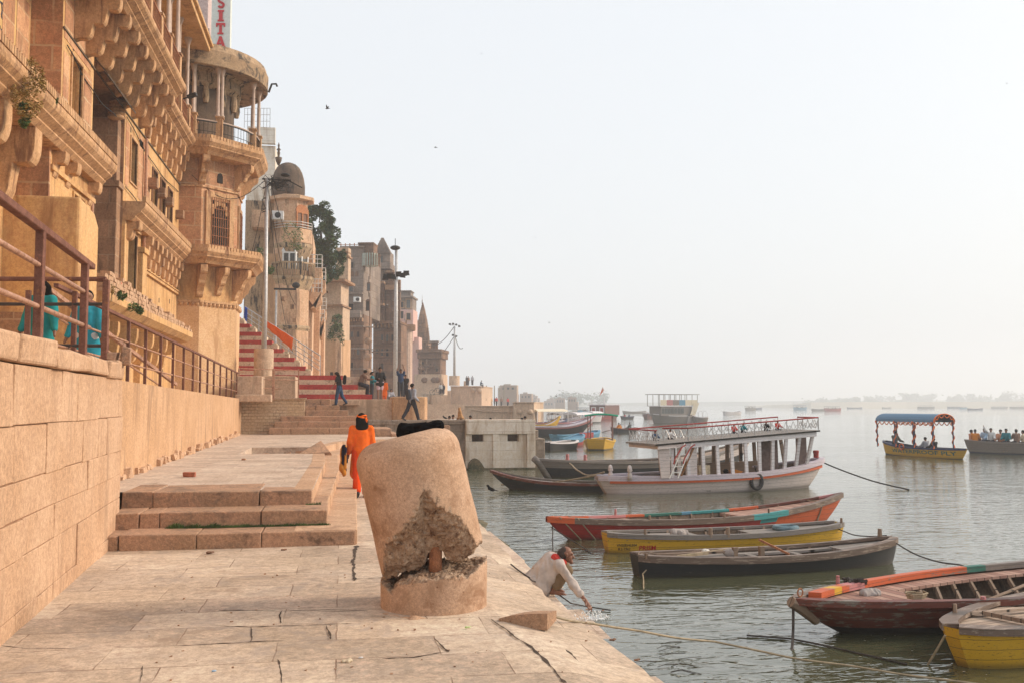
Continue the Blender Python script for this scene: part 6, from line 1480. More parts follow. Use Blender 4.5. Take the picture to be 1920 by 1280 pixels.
# --- dark boats behind the big one
t,L=boat_at('rowing_boat','slim dark boat with a worn red gunwale below the white wall',pw(919,33.5),pw(1235,31.6))
H=Hull(L,1.2,.28,.34,.1,.03,.2,1.1,.3,.7); H.build(t,['p_black'],lambda *a_:0,railmat=('p_grey','p_maroon'),deck=((.05,.5),(.7,.97)),deckmat='greyplank',ribs=5,rail=.08)
t,L=boat_at('cargo_boat','long black hulled wooden boat with thick grey planking behind the double deck boat',pw(1004,37.8),pw(1405,43.5))
H=Hull(L,1.7,.55,.22,.75,.04,.04,.9,1.4,.6); H.build(t,['p_black','p_grey','p_cream'],lambda u,t_,s_: (2 if u>.8 else 1) if t_>.72 else 0,railmat='p_grey',deck=((.04,.3),(.6,.95)),deckmat='plank',ribs=6,rail=.10,thw=((.42,.2),(.5,.2)))
for u in (.10,.17):
    m=MB(); p=H.pt(u,1,-1,.2); m.lathe(p[0],p[1],[(.07,p[2]-.1),(.075,p[2]+.05),(.06,p[2]+.16),(.075,p[2]+.18),(.06,p[2]+.25)],10); m.build('bollard',Mt['p_pink'],t)
m=MB(); p=H.pt(0,.9,1); m.tube([(p[0]-.12,0,p[2]+.12),(p[0]+.1,0,p[2]-.05),(p[0]+.75,0,-.3)],[.14,.15,.12],8); m.build('stem_post',Mt['p_grey'],t,smooth=True)
# --- big white and pink double deck boat
t,L=boat_at('double_deck_boat','worn white and pink wooden double deck boat with a red railed roof deck',pw(1118,31.5),pw(1543,34.2),pitch=R(1.2))
H=Hull(L,2.3,.60,.06,.32,.12,.04,.55,.85,.55,n=36)
H.build(t,['p_cream','p_red','p_lilac'],lambda u,t_,s_: 1 if .80<t_<.93 and False else (2 if t_>.84 else 0),railmat='p_lilac',deck=((.03,.19),(.90,.98)),deckmat='p_lilac',ribs=0,rail=.12,raildrop=.14,inmat='wood',floor_z=.15)
for side in (1,-1):
    m=MB()
    for i in range(1,35): a=H.pt(i/36,.80,side);b=H.pt((i+1)/36,.80,side); m.bar((a[0],a[1]+side*.03,a[2]),(b[0],b[1]+side*.03,b[2]),.06,.085)
    m.build('red_rubbing_strake',Mt['p_orange'],t)
zr=lambda x: 1.55+.045*(x+L/2)   # underside of the roof deck
xs0,xs1=-L/2+1.70,L/2-1.02
for side in (-1,1):
    for k in range(10):
        x=xs0+1.15+(xs1-xs0-1.2)*k/9; u=x/L+.5; p=H.pt(u-.012,1,side,.06); m=MB(); m.bar((p[0]+.06,p[1],p[2]-.02),(x-.04,side*1.02,zr(x)),.115,.07); m.build('post',Mt['p_white' if side<0 else 'wood'],t)
m=MB(); m.ext([(xs0-.1,zr(xs0-.1)+.0),(xs1+.12,zr(xs1)),(xs1+.12,zr(xs1)+.05),(xs0-.1,zr(xs0)+.05)],-1.12,1.12,axis='y'); m.build('roof_deck',Mt['greyplank'],t)
for side in (-1,1):
    m=MB(); m.ext([(xs0+1.0,zr(xs0+1)-.16),(xs1,zr(xs1)-.16),(xs1,zr(xs1)-.01),(xs0+1.0,zr(xs0+1)-.01)],side*1.06-.02,side*1.06+.02,axis='y'); m.build('roof_beam',Mt['p_white'],t)
m=MB(); m.ext([(xs0,zr(xs0)-.12),(xs0+1,zr(xs0+1)-.12),(xs0+1,zr(xs0+1)-.01),(xs0,zr(xs0)-.01)],-1.1,1.1,axis='y'); m.build('front_beam',Mt['p_cream'],t)
# railings of the roof deck (near side has an entrance gap at the left)
def deckrail(pts,name='roof_railing'):
    m=MB();m2=MB()
    for a,b in zip(pts,pts[1:]):
        a=Vector(a);b=Vector(b); m.tube([a+Vector((0,0,.42)),b+Vector((0,0,.42))],.026,6); n=max(1,int((b-a).length/.62))
        for k in range(n+1): p=a.lerp(b,k/n); m2.bar(p,p+Vector((0,0,.42)),.022)
        n=max(1,int((b-a).length/.14))
        for k in range(n):
            p=a.lerp(b,k/n);q=a.lerp(b,(k+1)/n); hh=(.06,.36) if k%2 else (.36,.06); m2.bar(p+Vector((0,0,hh[0])),q+Vector((0,0,hh[1])),.014); m2.bar(p+Vector((0,0,hh[1]/2+.05)),q+Vector((0,0,hh[0]/2+.05)),.014)
    o=m.build(name,Mt['p_red'],t); m2.build('mesh_infill',Mt['steel'],o)
zz=lambda x: zr(x)+.06
deckrail([(xs0+.0,-1.05,zz(xs0)),(xs0,1.05,zz(xs0))]); deckrail([(xs0,1.05,zz(xs0)),(xs1-1.5,1.05,zz(xs1-1.5)),(xs1-.2,.9,zz(xs1))]); deckrail([(xs0+1.1,-1.08,zz(xs0+1.1)),(xs1+.08,-1.08,zz(xs1))]); deckrail([(xs1+.08,-1.08,zz(xs1)),(xs1+.08,.1,zz(xs1))]); deckrail([(xs0+1.1,-1.08,zz(xs0+1.1)),(xs0+.7,-.1,zz(xs0+.7))])
# cabin walls at the left, slanting panels and ladder
for x0,w_,sl,mt in ((xs0+.05,.42,.10,'p_cream'),(xs0+1.05,.40,.0,'p_cream'),(xs0+.75,.12,0,'p_cream'),(xs0+.52,.10,.0,'p_white')):
    m=MB(); b=H.pt((x0)/L+.5,1,-1,.1); m.add([(x0+sl,-.98,b[2]-.05),(x0+w_,-.98,b[2]-.05),(x0+w_,-1.0,zr(x0)-.12),(x0,-1.0,zr(x0)-.12)]+[(x0+sl,-.94,b[2]-.05),(x0+w_,-.94,b[2]-.05),(x0+w_,-.96,zr(x0)-.12),(x0,-.96,zr(x0)-.12)],[(0,1,2,3),(4,5,6,7),(1,5,6,2),(0,4,7,3)]); m.build('cabin_panel',Mt[mt],t)
m=MB(); m.bar((xs0+.85,-1.0,.62),(xs0+1.35,-1.02,zr(xs0+1.2)-.1),.06,.05); m.build('diagonal_brace',plain('orange_wood',(0.28,0.13,0.05),.8),t)
m=MB(); m.box(xs0+1.55,xs0+1.95,-.95,-.7,.5,.92); m.build('yellow_box',plain('pale_yellow_box',(0.62,0.50,0.34),.8),t,bev=.01)
m=MB(); m.box(xs0+2.0,xs1-.3,.85,.95,.3,.85) ; m.build('far_side_boards',Mt['wood'],t)
for a_,b_ in ((xs1-1.95,xs1-1.2),(xs1-.45,xs1-.05)): m=MB(); m.box(a_,b_,-.55,-.5,.4,zr(b_)-.16) ; m.build('cabin_board',plain('brown_board',(0.17,0.12,0.11),.9),t)
for dx,mt in ((0,1),(.32,1),):
    pass
lad=MB(); A1=(xs0+.30,-1.25,.58);B1=(xs0+.95,-1.12,zr(xs0)+.05)
for dx in (0,.30): lad.bar((A1[0]+dx,A1[1],A1[2]),(B1[0]+dx*.9,B1[1],B1[2]),.03)
for k in range(1,6): f=k/6; lad.bar((A1[0]+(B1[0]-A1[0])*f,A1[1]+(B1[1]-A1[1])*f,A1[2]+(B1[2]-A1[2])*f),(A1[0]+(B1[0]-A1[0])*f+.3,A1[1]+(B1[1]-A1[1])*f,A1[2]+(B1[2]-A1[2])*f),.028)
o=lad.build('ladder',Mt['white'],t)
for dx in (-.06,.28):
    m=MB(); m.tube([(A1[0]+dx+.2,-1.3,A1[2]+.45),(A1[0]+dx+.25,-1.3,A1[2]+.62),(B1[0]+dx-.1,-1.22,B1[2]-.12),(B1[0]+dx+.05,-1.2,B1[2]-.05)],.022,6); m.build('red_handle',Mt['p_red'],o)
for x,y in ((-L/2+.42,-.2),(-L/2+.85,-.75)): m=MB(); m.lathe(x,y,[(.075,.55),(.08,.72),(.05,.80),(.09,.84),(.06,.98),(.02,1.02)],10); m.build('mooring_post',Mt['p_cream'],t,smooth=True)
m=MB(); m.lathe(L/2-.45,-.2,[(.09,.95),(.09,1.10),(.10,1.11),(.10,1.2),(.02,1.21)],10); m.build('red_capped_pot',Mt['p_red'],t)
m=MB(); p=H.pt(.615,.55,-1); m.tube([(p[0]+.20*math.cos(R(q)),p[1]-.085,p[2]+.10+.24*math.sin(R(q))) for q in range(0,361,12)],.068,10); m.tube([(p[0],p[1]-.09,p[2]+.34),(p[0]-.08,p[1]-.12,p[2]+.62)],.018,5)
o=m.build('tyre',Mt['black']); o.location=t.location;o.rotation_euler=t.rotation_euler; tag(o,'black tyre fender hanging on the side of the double deck boat','tyre')
DD=(t,H,L)
# --- ply boat with garlands and canopy
t,L=boat_at('canopy_boat','yellow motor boat with a blue barrel canopy and marigold garlands',pw(1656,56.5),pw(1810,50.8))
H=Hull(L,1.5,.50,.28,.05,.12,.04,.25,.5,.5); H.build(t,['p_yellow','p_black'],lambda u,t_,s_: 1 if t_<.32 else 0,railmat='p_navy',deck=((.02,.14),(.86,.98)),deckmat='p_navy',ribs=0,inmat='p_navy',rail=.06)
H.text(t,'WATERPROOF PLY',-L*.5+1.2,.18,.30,-1,'p_green',sx=1.75)
m=MB(); x0,x1=-L/2+.15,L/2-1.5; n=10; sec=[(.74*math.cos(math.pi*q/n),1.95+.42*math.sin(math.pi*q/n)) for q in range(n+1)]
m.add([(x0,a,b) for a,b in sec]+[(x1,a,b) for a,b in sec],[(q,q+1,n+2+q,n+1+q) for q in range(n)]); m.add([(x0,a,b-.04) for a,b in sec]+[(x1,a,b-.04) for a,b in sec],[(q,q+1,n+2+q,n+1+q) for q in range(n)]); m.build('canopy',Mt['canvas_blue'] if 'canvas_blue' in Mt else cloth('canvas_blue',(0.13,0.22,0.32)),t,smooth=False)
Mt['marigold']=plain('marigold',(0.75,0.16,0.03),.8)
for side in (-1,1):
    for k in range(4): x=x0+.1+(x1-x0-.2)*k/3; m=MB(); m.tube([(x,side*.70,.45),(x,side*.72,1.97)],.035,6); o=m.build('canopy_post',Mt['p_navy'],t); m=MB(); m.tube([(x+.06*math.cos(z*12),side*.72+.06*math.sin(z*12),.5+z) for z in [q*.08 for q in range(19)]],.035,5); m.build('garland',Mt['marigold'],o)
    m=MB(); m.tube([(x0+(x1-x0)*q/60,side*.75,1.92-.18*abs(math.sin(q*math.pi/5))) for q in range(61)],.028,5); m.build('garland_swags',Mt['marigold'],t)
m=MB(); m.tube([(x1+.02,.7*math.cos(math.pi*q/30),1.97+.36*math.sin(math.pi*q/30)-.16*abs(math.sin(q*math.pi/5))) for q in range(31)],.028,5); m.tube([(x1+.02,.74*math.cos(math.pi*q/20),1.95+.42*math.sin(math.pi*q/20)) for q in range(21)],.03,5); m.build('front_garland',Mt['marigold'],t)
m=MB(); m.tube([(-L*.13+.16*math.cos(R(q)),-.80,.52+.16*math.sin(R(q))) for q in range(0,361,20)],.04,6); m.build('lifebuoy',Mt['p_orange'],t); PLY=(t,H,L)
# --- passenger boat at the right edge
t,L=boat_at('passenger_boat','grey wooden passenger boat crowded with seated people at the right edge',pw(1806,58),pw(1990,55)); H=Hull(L,1.6,.68,.10,.1,.06,.1,.4,.3,.5); H.build(t,['p_grey','p_black','p_navy'],lambda u,t_,s_: 2 if t_<.4 else 0,railmat='p_grey',deck=((.03,.15),(.85,.97)),deckmat='greyplank',ribs=0,rail=.08,thw=((.25,.3),(.4,.3),(.55,.3),(.7,.3))); PAX=(t,H,L)
# --- small boats near the pier
def simpleboat(name,label,pl,pr,B,Hh,tL,tR,mats,fn,rail,deckm='greyplank',deck=((.04,.3),(.75,.96)),e=(.2,.2),inn='p_grey',group='boats on the river',**k):
    t,L=boat_at(name,label,pl,pr,group); H=Hull(L,B,Hh,tL,tR,e[0],e[1],k.get('rL',.25),k.get('rR',.35),.5,n=18); H.build(t,mats,fn,railmat=rail,deck=deck,deckmat=deckm,ribs=0,inmat=inn,rail=.10,thw=k.get('thw',((.4,.2),(.6,.2)))); return t,H,L
def endon(px,D,Lm,deg): 
    a=Vector(pw(px,D)); d=rV*math.cos(R(deg))+fV*math.sin(R(deg)); return tuple(a-d*Lm/2),tuple(a+d*Lm/2)
a,b=endon(1124,63.5,5.6,80); t,H,L=simpleboat('rowing_boat','broad yellow boat with a lilac deck and a green cloth canopy frame',a,b,2.1,.52,.2,.1,['p_yellow','p_black'],lambda u,t_,s_: 1 if t_<.38 else 0,'p_yellow','p_lilac',((.03,.18),(.62,.97)),(.55,.1),'p_navy')
H.text(t,'AKHA',-.1,.2,.2,-1,'p_black') if 0 else None
m=MB()
for x,y in ((1.6,-.75),(1.6,.75),(.3,-.8),(.3,.8)): m.tube([(x,y,.5),(x,y,2.15)],.035,6)
m.build('canopy_posts',Mt['p_maroon'],t)
m=MB(); nn=8; m.add([(1.2+.9*i/nn,-1.1+2.2*j/nn,2.15+.1*math.sin(math.pi*j/nn)-.05*math.sin(i*2.)) for i in range(nn+1) for j in range(nn+1)],[(i*(nn+1)+j,i*(nn+1)+j+1,(i+1)*(nn+1)+j+1,(i+1)*(nn+1)+j) for i in range(nn) for j in range(nn)])
o=m.build('green_canopy',cloth('green_cloth',(0.02,0.33,0.20)),t); s_=o.modifiers.new('s','SOLIDIFY'); s_.thickness=.04
a,b=endon(1049,61.5,4.2,60); simpleboat('rowing_boat','small dark boat with a white rim and an oar across it next to the pier',a,b,1.7,.48,.08,.08,['p_black','p_maroon'],lambda u,t_,s_:0,'p_white','greyplank',((.04,.2),(.75,.96)),(.5,.3),'p_black')
a,b=endon(1066,67,4.4,62); simpleboat('rowing_boat','blue and red boat behind the small white rimmed one',a,b,1.5,.5,.15,.3,['p_red','p_blue'],lambda u,t_,s_:1 if t_>.7 else 0,'p_blue','p_blue',((.04,.3),(.6,.96)),(.4,.2),'p_blue')
a,b=endon(1080,74,5.8,50); t,H,L=simpleboat('rowing_boat','light blue boat with a red panel moored behind the yellow one',a,b,1.9,.55,.1,.3,['p_yellow','p_blue'],lambda u,t_,s_:1 if t_>.55 else 0,'p_blue','p_blue',((.04,.3),(.6,.96)),(.4,.2),'p_blue'); m=MB(); m.box(-.9,.9,-1.0,-.94,.35,.75); m.build('red_panel',Mt['p_red'],t)
simpleboat('cargo_boat','long dark hulled boat with a pink gunwale stripe and a high right prow',pw(960,84),pw(1112,86),2.2,.95,.1,.85,['p_black','p_pink'],lambda u,t_,s_:1 if t_>.80 else 0,'p_lilac','p_lilac',((.04,.3),(.6,.96)),(.2,.05),rR=1.6)
t,H,L=simpleboat('cargo_boat','lilac hulled boat with painted lettering and a high right prow behind the dark one',pw(985,91),pw(1116,94),2.2,1.1,.1,.7,['p_lilac','p_white'],lambda u,t_,s_:1 if t_<.5 else 0,'p_pink','p_lilac',((.04,.3),(.6,.96)),(.2,.05),rR=1.5); H.text(t,'LUXMI',L*.22,.75,.55,-1,'p_red',sx=1.1)
simpleboat('rowing_boat','yellow pointed boat prow lying against the lilac boat',pw(975,88),pw(1051,89),1.8,1.0,.1,.8,['p_yellow','p_yellow'],lambda u,t_,s_:0,'p_yellow','p_lilac',((.04,.3),(.6,.96)),(.2,.05),rR=1.2)
def covered(label,px0,px1,D,col,roofm,hgt=2.2,wb=2.6,cat='boat'):
    t,H,L=simpleboat('covered_boat',label,pw(px0,D),pw(px1,D+4),wb,.9,.1,.4,[col,'p_black'],lambda u,t_,s_:1 if t_<.3 else 0,col,'p_lilac',((.04,.3),(.6,.96)),(.2,.05)); x0,x1=-L*.38,L*.36; n=8; sec=[(wb*.45*math.cos(math.pi*q/n),hgt+.3*math.sin(math.pi*q/n)) for q in range(n+1)]
    m=MB(); m.add([(x0,a,b) for a,b in sec]+[(x1,a,b) for a,b in sec],[(q,q+1,n+2+q,n+1+q) for q in range(n)]+[tuple(range(n+1))]+[tuple(range(n+1,2*n+2))]); m.build('canvas_roof',Mt[roofm],t)
    m=MB()
    for k in range(6):
        for s_ in (-1,1): x=x0+(x1-x0)*k/5; m=MB(); m.bar((x,s_*wb*.43,.85),(x,s_*wb*.43,hgt),.07); m.build('roof_post',Mt['p_white'],t)
    return t
cloth('canvas_cream',(0.70,0.62,0.48))
covered('blue hulled boat with a cream canvas barrel roof at the pier corner',985,1062,104,'p_navy','canvas_cream',2.1)
covered('small white roofed boat moored left of the pink houseboat',1062,1104,118,'p_lilac','p_white',1.6)
covered('low grey covered boat behind the lilac one',1030,1085,125,'p_grey','p_grey',1.5)
covered('white round roofed boat just left of the pink houseboat',1098,1124,150,'p_white','p_white',1.5,2.4)
# pink houseboat with flag
a,b=endon(1134,183,9,60); t,L=boat_at('houseboat','pink and white two window houseboat with a leaning mast',a,b); H=Hull(L,3.6,.9,.2,.4,.4,.3,.5,.5,.5,n=14); H.build(t,['p_red','p_maroon'],lambda u,t_,s_:0 if u<.5 else 1,railmat='p_maroon',deck=((.02,.98),),deckmat='p_grey',ribs=0)
m=MB(); m.box(-3.4,3.2,-1.6,1.6,.9,2.7); m.build('cabin',Mt['p_maroon'],t); m=MB(); m.box(-3.6,3.4,-1.75,1.75,2.7,2.85); m.build('cabin_roof',Mt['p_lilac'],t)
for y in (-.95,.75): 
    m=MB(); m.box(-3.46,-3.41,y-.5,y+.5,1.1,2.4); o=m.build('window',Mt['p_white'],t); m=MB(); m.box(-3.48,-3.46,y-.3,y+.3,1.3,2.2); m.build('pane',Mt['p_red'],o)
m=MB(); 
for k in range(9): m.bar((-3.5,-1.7+3.4*k/8,2.85),(-3.5,-1.7+3.4*k/8,3.3),.05)
m.bar((-3.5,-1.7,3.3),(-3.5,1.7,3.3),.05); m.build('roof_railing',Mt['p_white'],t)
m=MB(); pA=PD(1137,780,180); pB=PD(1130,725,180); m.tube([pA,pB],.06,6); o=m.build('flag_pole',Mt['p_white'],None); tag(o,'thin leaning pole carrying the saffron flag above the pink houseboat','pole')
m=MB(); a=PD(1130,724,180);b=PD(1133,731,180);c=PD(1124.5,741,180); n_=Vector((0,.15,0)); m.add([a,b,b.lerp(c,.5)+n_,c],[(0,1,2,3)]); m.add([a,a.lerp(c,.55)-n_,c],[(0,1,2)]); m.add([a+n_*.3,b+n_*.3,c+n_*.3],[(0,1,2)]); o=m.build('flag',Mt['orange'],None); tag(o,'pointed saffron flag on the leaning pole of the houseboat','flag')
# double decker tour boat
t,L=boat_at('tour_boat','grey double decker tour boat with a flat awning roof far out on the river',pw(1222,145),pw(1299,149)); H=Hull(L,3.2,1.15,.3,.1,.15,.4,.6,.2,.45,n=16); H.build(t,['p_grey','p_cream'],lambda u,t_,s_:1 if u>.78 else 0,railmat='p_white',deck=((.02,.98),),deckmat='p_grey',ribs=0)
m=MB(); m.box(-L*.42,L*.33,-1.4,1.4,1.15,2.55); m.build('lower_cabin',Mt['p_grey'],t)
for k in range(7): m=MB(); x=-L*.40+k*.62; m.box(x,x+.5,-1.43,-1.40,1.5,2.3); m.build('window',Mt['glass'],t)
m=MB(); m.box(-L*.45,L*.46,-1.5,1.5,2.55,2.68); m.build('upper_deck',Mt['p_white'],t)
m=MB(); 
for k,(c) in enumerate(['canvas_cream','p_pink','p_grey','p_blue','canvas_cream','canvas_cream']):
    m=MB(); x=-L*.44+k*L*.15; m.box(x,x+L*.145,-1.50,-1.46,2.72,3.55); m.build('side_panel',Mt[c],t)
m=MB(); m.box(-L*.5,L*.5,-1.6,1.6,4.35,4.43); m.build('awning_roof',Mt['p_grey'],t)
m=MB()
for k in range(8):
    for y in (-1.45,1.45): x=-L*.46+L*.92*k/7; m.bar((x,y,2.6),(x,y,4.35),.06)
m.build('awning_posts',Mt['p_grey'],t)
for k in range(3): m=MB(); x=L*.26+k*.35; m.add([(x,-1.62,1.25),(x+.28,-1.62,1.25),(x+1.1,-1.62,3.1),(x+.82,-1.62,3.1),(x,-1.58,1.25),(x+.28,-1.58,1.25),(x+1.1,-1.58,3.1),(x+.82,-1.58,3.1)],[(0,1,2,3),(4,5,6,7),(0,1,5,4),(1,2,6,5),(3,0,4,7)]); m.build('stair_panel',Mt['canvas_cream'],t)
a,b=pw(1299,147),pw(1327,148); t,H,L=simpleboat('rowing_boat','small grey boat with bent canopy hoops beside the tour boat',a,b,1.6,.9,.2,.1,['p_grey'],lambda *q:0,'p_white')
m=MB(); 
for x in (-.8,0,.8): m.tube([(x,.7*math.cos(math.pi*q/8),.9+1.0*math.sin(math.pi*q/8)) for q in range(9)],.03,4)
m.build('hoops',Mt['steel'],t)
# rowing boats in open water
a,b=endon(1170,97,3.4,35); ROW=simpleboat('rowing_boat','small black rowing boat with two orange vests and a rower aboard',a,b,1.2,.45,.15,.1,['p_black'],lambda *q:0,'p_maroon')
for sx in (-1,1): 
    m=MB(); m.bar((sx*.1,-.55*sx,.55),(sx*.3,-2.6*sx,.10),.05); m.bar((sx*.25,-2.2*sx,.22),(sx*.36,-3.0*sx,.0),.20,.03)
    o=m.build('oar',Mt['p_maroon'],ROW[0])
ROW2=simpleboat('rowing_boat','tiny rowing boat carrying one red and one blue clad person',*endon(1176,186,3.0,25),1.2,.5,.15,.1,['p_black'],lambda *q:0,'p_navy')
rr=random.Random(4); far=[(1168,1211,300,'p_grey','far grey barge behind the tiny rowing boat',1.3,0),(1211,1227,190,'p_maroon','dark red boat stern just left of the tour boat',1.6,1),(1357,1388,262,'p_white','white wooden boat with a raised stern, alone right of the tour boat',1.6,0),(1398,1416,430,'p_grey','far pale covered boat right of the lone white boat',2.6,1),(1411,1428,520,'p_navy','far small blue boat next to the pale covered one',1.8,0),(1488,1512,470,'p_blue','far blue roofed boat in the middle of the right half',2.8,1),(1522,1549,400,'p_grey','far low grey boat touching the red one',1.8,0),(1546,1576,390,'p_red','far boat with a red band on its side',2.4,1),(1588,1616,620,'p_navy','far long dark boat near the sand bank',1.6,0),(1654,1670,640,'p_grey','far thin boat below the sand bank',1.4,0),(1720,1752,600,'p_grey','far covered boat under the sand bank left of the canopy boat',2.6,1),(1776,1800,650,'p_navy','far dark boat just above the canopy roof',2.2,1),(1800,1812,560,'p_blue','far tiny blue boat right of the canopy roof',2.0,1),(1814,1842,470,'p_navy','far low motor boat above the seated passengers',1.5,0),(1858,1890,640,'p_grey','far pale boat above the crowded passenger boat',2.0,1),(1893,1935,620,'p_grey','far grey boat at the right edge under the bank',2.4,1),(1061,1083,190,'p_grey','far grey boat between the white roof and the houseboat',1.5,0),(1086,1100,260,'p_blue','far bluish boat cluster seen left of the houseboat',2.4,1)]
for px0,px1,D,c,l,hh,cab in far:
    t,H,L=simpleboat('distant_boat',l,pw(px0,D),pw(px1,D+8),2.6,hh*.42,.3,.3,[c,'p_black'],lambda u,t_,s_:0,c,'p_grey',((.04,.96),),(.2,.2),group='far boats on the hazy water')
    if cab:
        m=MB(); m.box(-L*.40,L*.32,-1.1,1.1,hh*.80,hh*.84); m.build('canopy',Mt[rr.choice(['p_grey','p_cream','p_navy','p_blue'])],t); m=MB()
        for q in range(6):
            for y in (-.9,.9): x=-L*.38+L*.68*q/5; m.bar((x,y,hh*.3),(x,y,hh*.8),.07)
        m.build('canopy_frame',Mt['p_grey'],t); m=MB()
        for q in range(5): x=rr.uniform(-L*.3,L*.3); m.ell((x,rr.uniform(-.4,.4),hh*.5),(.22,.2,.32),6,5)
        m.build('deck_load',Mt['grime'],t)
# clutter on the near boats
t,H,L=BIG; random.seed(44)
heap(t,'sack','crumpled grey sack lying on the foredeck of the large red and brown boat',-L*.33,.15,H.zg(.17)-.05,.22,.10,'sack_grey',5,'sack')
m=MB(); m.tube([(-L*.30+.1*math.cos(q*.9)*(1+.02*q),-.35+.1*math.sin(q*.9)*(1+.02*q),H.zg(.2)-.02+.004*q) for q in range(22)],.012,5); loc_o(m,'rope','rope_coil',t,'small coil of pale rope on the near side of the large right boat deck','rope')
for x,y,l in ((-L*.05,.1,'long oar lying inside the large right boat'),): m=MB(); m.tube([(x-.9,y-.3,.20),(x+1.6,y+.25,.42)],.022,6); m.bar((x+1.5,y+.23,.41),(x+2.0,y+.34,.46),.14,.02); loc_o(m,'wood','oar',t,l,'oar')
t,H,L=YB; m=MB(); m.bar((-L*.36,.45,H.zg(.15)),(-L*.02,.1,H.zg(.4)+.0),.07,.03); loc_o(m,'plank','plank',t,'loose pale plank lying across the bottom right yellow boat','plank')
# mooring ropes
def rope(label,pts,r=.012,mat='rope',sag=0,nm='mooring_rope'):
    P=[Vector(p) for p in pts]; o=[]
    for a,b in zip(P,P[1:]):
        for k in range(14): f=k/14; p_=a.lerp(b,f); nz=mnoise.noise(p_*1.3)*min(.12,(b-a).length*.03)*math.sin(math.pi*f); o.append(p_+Vector((nz,nz,-sag*math.sin(math.pi*f))))
    o.append(P[-1]); tag(MB().tube(o,r,5).build(nm,Mt[mat]),label,'rope')
rope('long pale rope running from the quay edge across the water to the lower right boats',[PZ(1025,1150,-.0),PZ(1110,1168,-.25),PZ(1340,1202,-.75),PZ(1600,1248,-.92),PZ(1920,1290,-.99)],.012,sag=.02)
rope('pale rope from the prow of the double deck boat to the quay corner',[PD(1118,890,31.6),PD(940,908,34)],.03,sag=.1)
rope('sagging rope between the black cargo boat and the double deck boat',[PD(1068,868,37.5),PD(1133,884,31.8)],.03,sag=.25)
rope('dark rope from the right prow of the black boat to the right edge',[PD(1668,1010,17.9),PD(1800,1058,15.5),PD(1960,1080,17)],.013,'darkrope',.1)
rope('dark rope from the double deck boat prow out into the water',[PD(1543,866,34.2),PZ(1705,917,-.98)],.025,'darkrope',.1)
rope('thin rope stretched from the yellow boat stern to the black boat post',[PD(1570,990,20.4),PD(1662,1003,18)],.012,'darkrope',.08)
rope('dark rope from the red boat prow down to the landing behind the crouching man',[PD(1034,988,20.6),PZ(1085,1020,-.95),PZ(1120,1045,-1.02)],.012,'darkrope')
rope('twin dark ropes hanging from the red boat prow into the water',[PD(1036,985,20.7),PZ(1037,1034,-1.03)],.014,'darkrope')
rope('slanting rope from the black boat gunwale into the water at its left end',[PD(1235,1042,16.6),PD(1205,1075,16.2),PZ(1208,1110,-1.03)],.012,'rope')
rope('chain like dark rope hanging from the prow of the large right boat',[PD(1487,1135,12.1),PD(1487,1180,12.0),PZ(1484,1222,-1.02)],.018,'darkrope')
rope('pale rope hanging from the prow of the bottom right yellow boat',[PD(1772,1190,10.75),PZ(1740,1245,-1.0)],.014,'rope')
rope('dark rope floating below the large right boat',[PZ(1400,1190,-.985),PZ(1480,1196,-.985),PZ(1560,1212,-.985),PZ(1700,1244,-.985)],.012,'darkrope')
rope('blue black rope on the landing beside the feet of the crouching man',[PZ(1040,1108,-.73),PZ(1070,1130,-.80),PZ(1100,1136,-.96),PZ(1145,1143,-.985)],.010,'darkrope')
rope('green rope from the quay behind the crouching man',[PZ(958,1057,-.15),PZ(992,1082,-.2),PZ(1010,1092,-.7)],.010,'darkrope')
# ================================================================ BROKEN BOLLARD
BC=PD(815,757,9.27); BC=Vector((BC.x,BC.y,0))
def local_frame(o,loc): o.matrix_world=Matrix(((rV.x,fV.x,0,loc[0]),(rV.y,fV.y,0,loc[1]),(0,0,1,loc[2]),(0,0,0,1)))
bol=T('broken_bollard','broken concrete mooring bollard with a tilted rounded top resting on its stump','bollard',world=False); bol.location=BC; bol.rotation_euler=(0,0,-YAW)
def rough(X,Y,Z): return vnoise(X,Y,Z,6,3)*.05+vnoise(X,Y,Z,15,8)*.055+np.abs(vnoise(X,Y,Z,28,1))*-.09+vnoise(X,Y,Z,55,4)*.045
def zcut(X,Y):
    b=np.interp(X,[-.55,-.46,-.30,-.13,-.07,-.04,.10,.13,.20,.29,.36,.43,.52],[.27,.28,.32,.375,.415,.52,.53,.465,.45,.46,.51,.60,.70])
    zb=np.interp(X,[-.62,-.5,-.45,-.3,-.2,-.13,-.10,-.065,-.03,.03,.08,.18,.28,.36,.44,.55],[.42,.52,.62,.77,.89,.98,1.06,1.22,1.20,1.13,1.09,1.04,.94,.83,.68,.52])
    ys=np.maximum(np.sqrt(np.maximum(.25-(X+.08)**2,.012)),.30); f=np.clip((-.20-Y)/(ys-.20+.02),0,1.15); return b+(zb-b)*f**.9
def topF(X,Y,Z):
    xx=X+.124; zz=Z-.906; h=xx*-.24+zz*.97; u=xx*.97+zz*.24; rho=np.sqrt(u*u+Y*Y)
    R0=.502;rc=.21; q1=rho-(R0-rc); q2=h-(.715-rc); cyl=np.sqrt(np.maximum(q1,0)**2+np.maximum(q2,0)**2)-rc+np.minimum(np.maximum(q1,q2),0)
    cyl=cyl+vnoise(X,Y,Z,5,2)*.008
    lowf=np.clip((Z-zcut(X,Y*0)-.0)/.25+.5,.45,1); return cyl,(zcut(X,Y)-Z)*.6+rough(X,Y,Z)*lowf
o=mesh_from_field('tilted_top',lambda X,Y,Z: np.maximum(*topF(X,Y,Z)),(-.95,-.62,.15),(.56,.62,1.80),.0095,[Mt['concrete'],Mt['rubble']],bol,matfn=lambda X,Y,Z:(lambda c,k:(k>c-.012)*1)(*topF(X,Y,Z)))
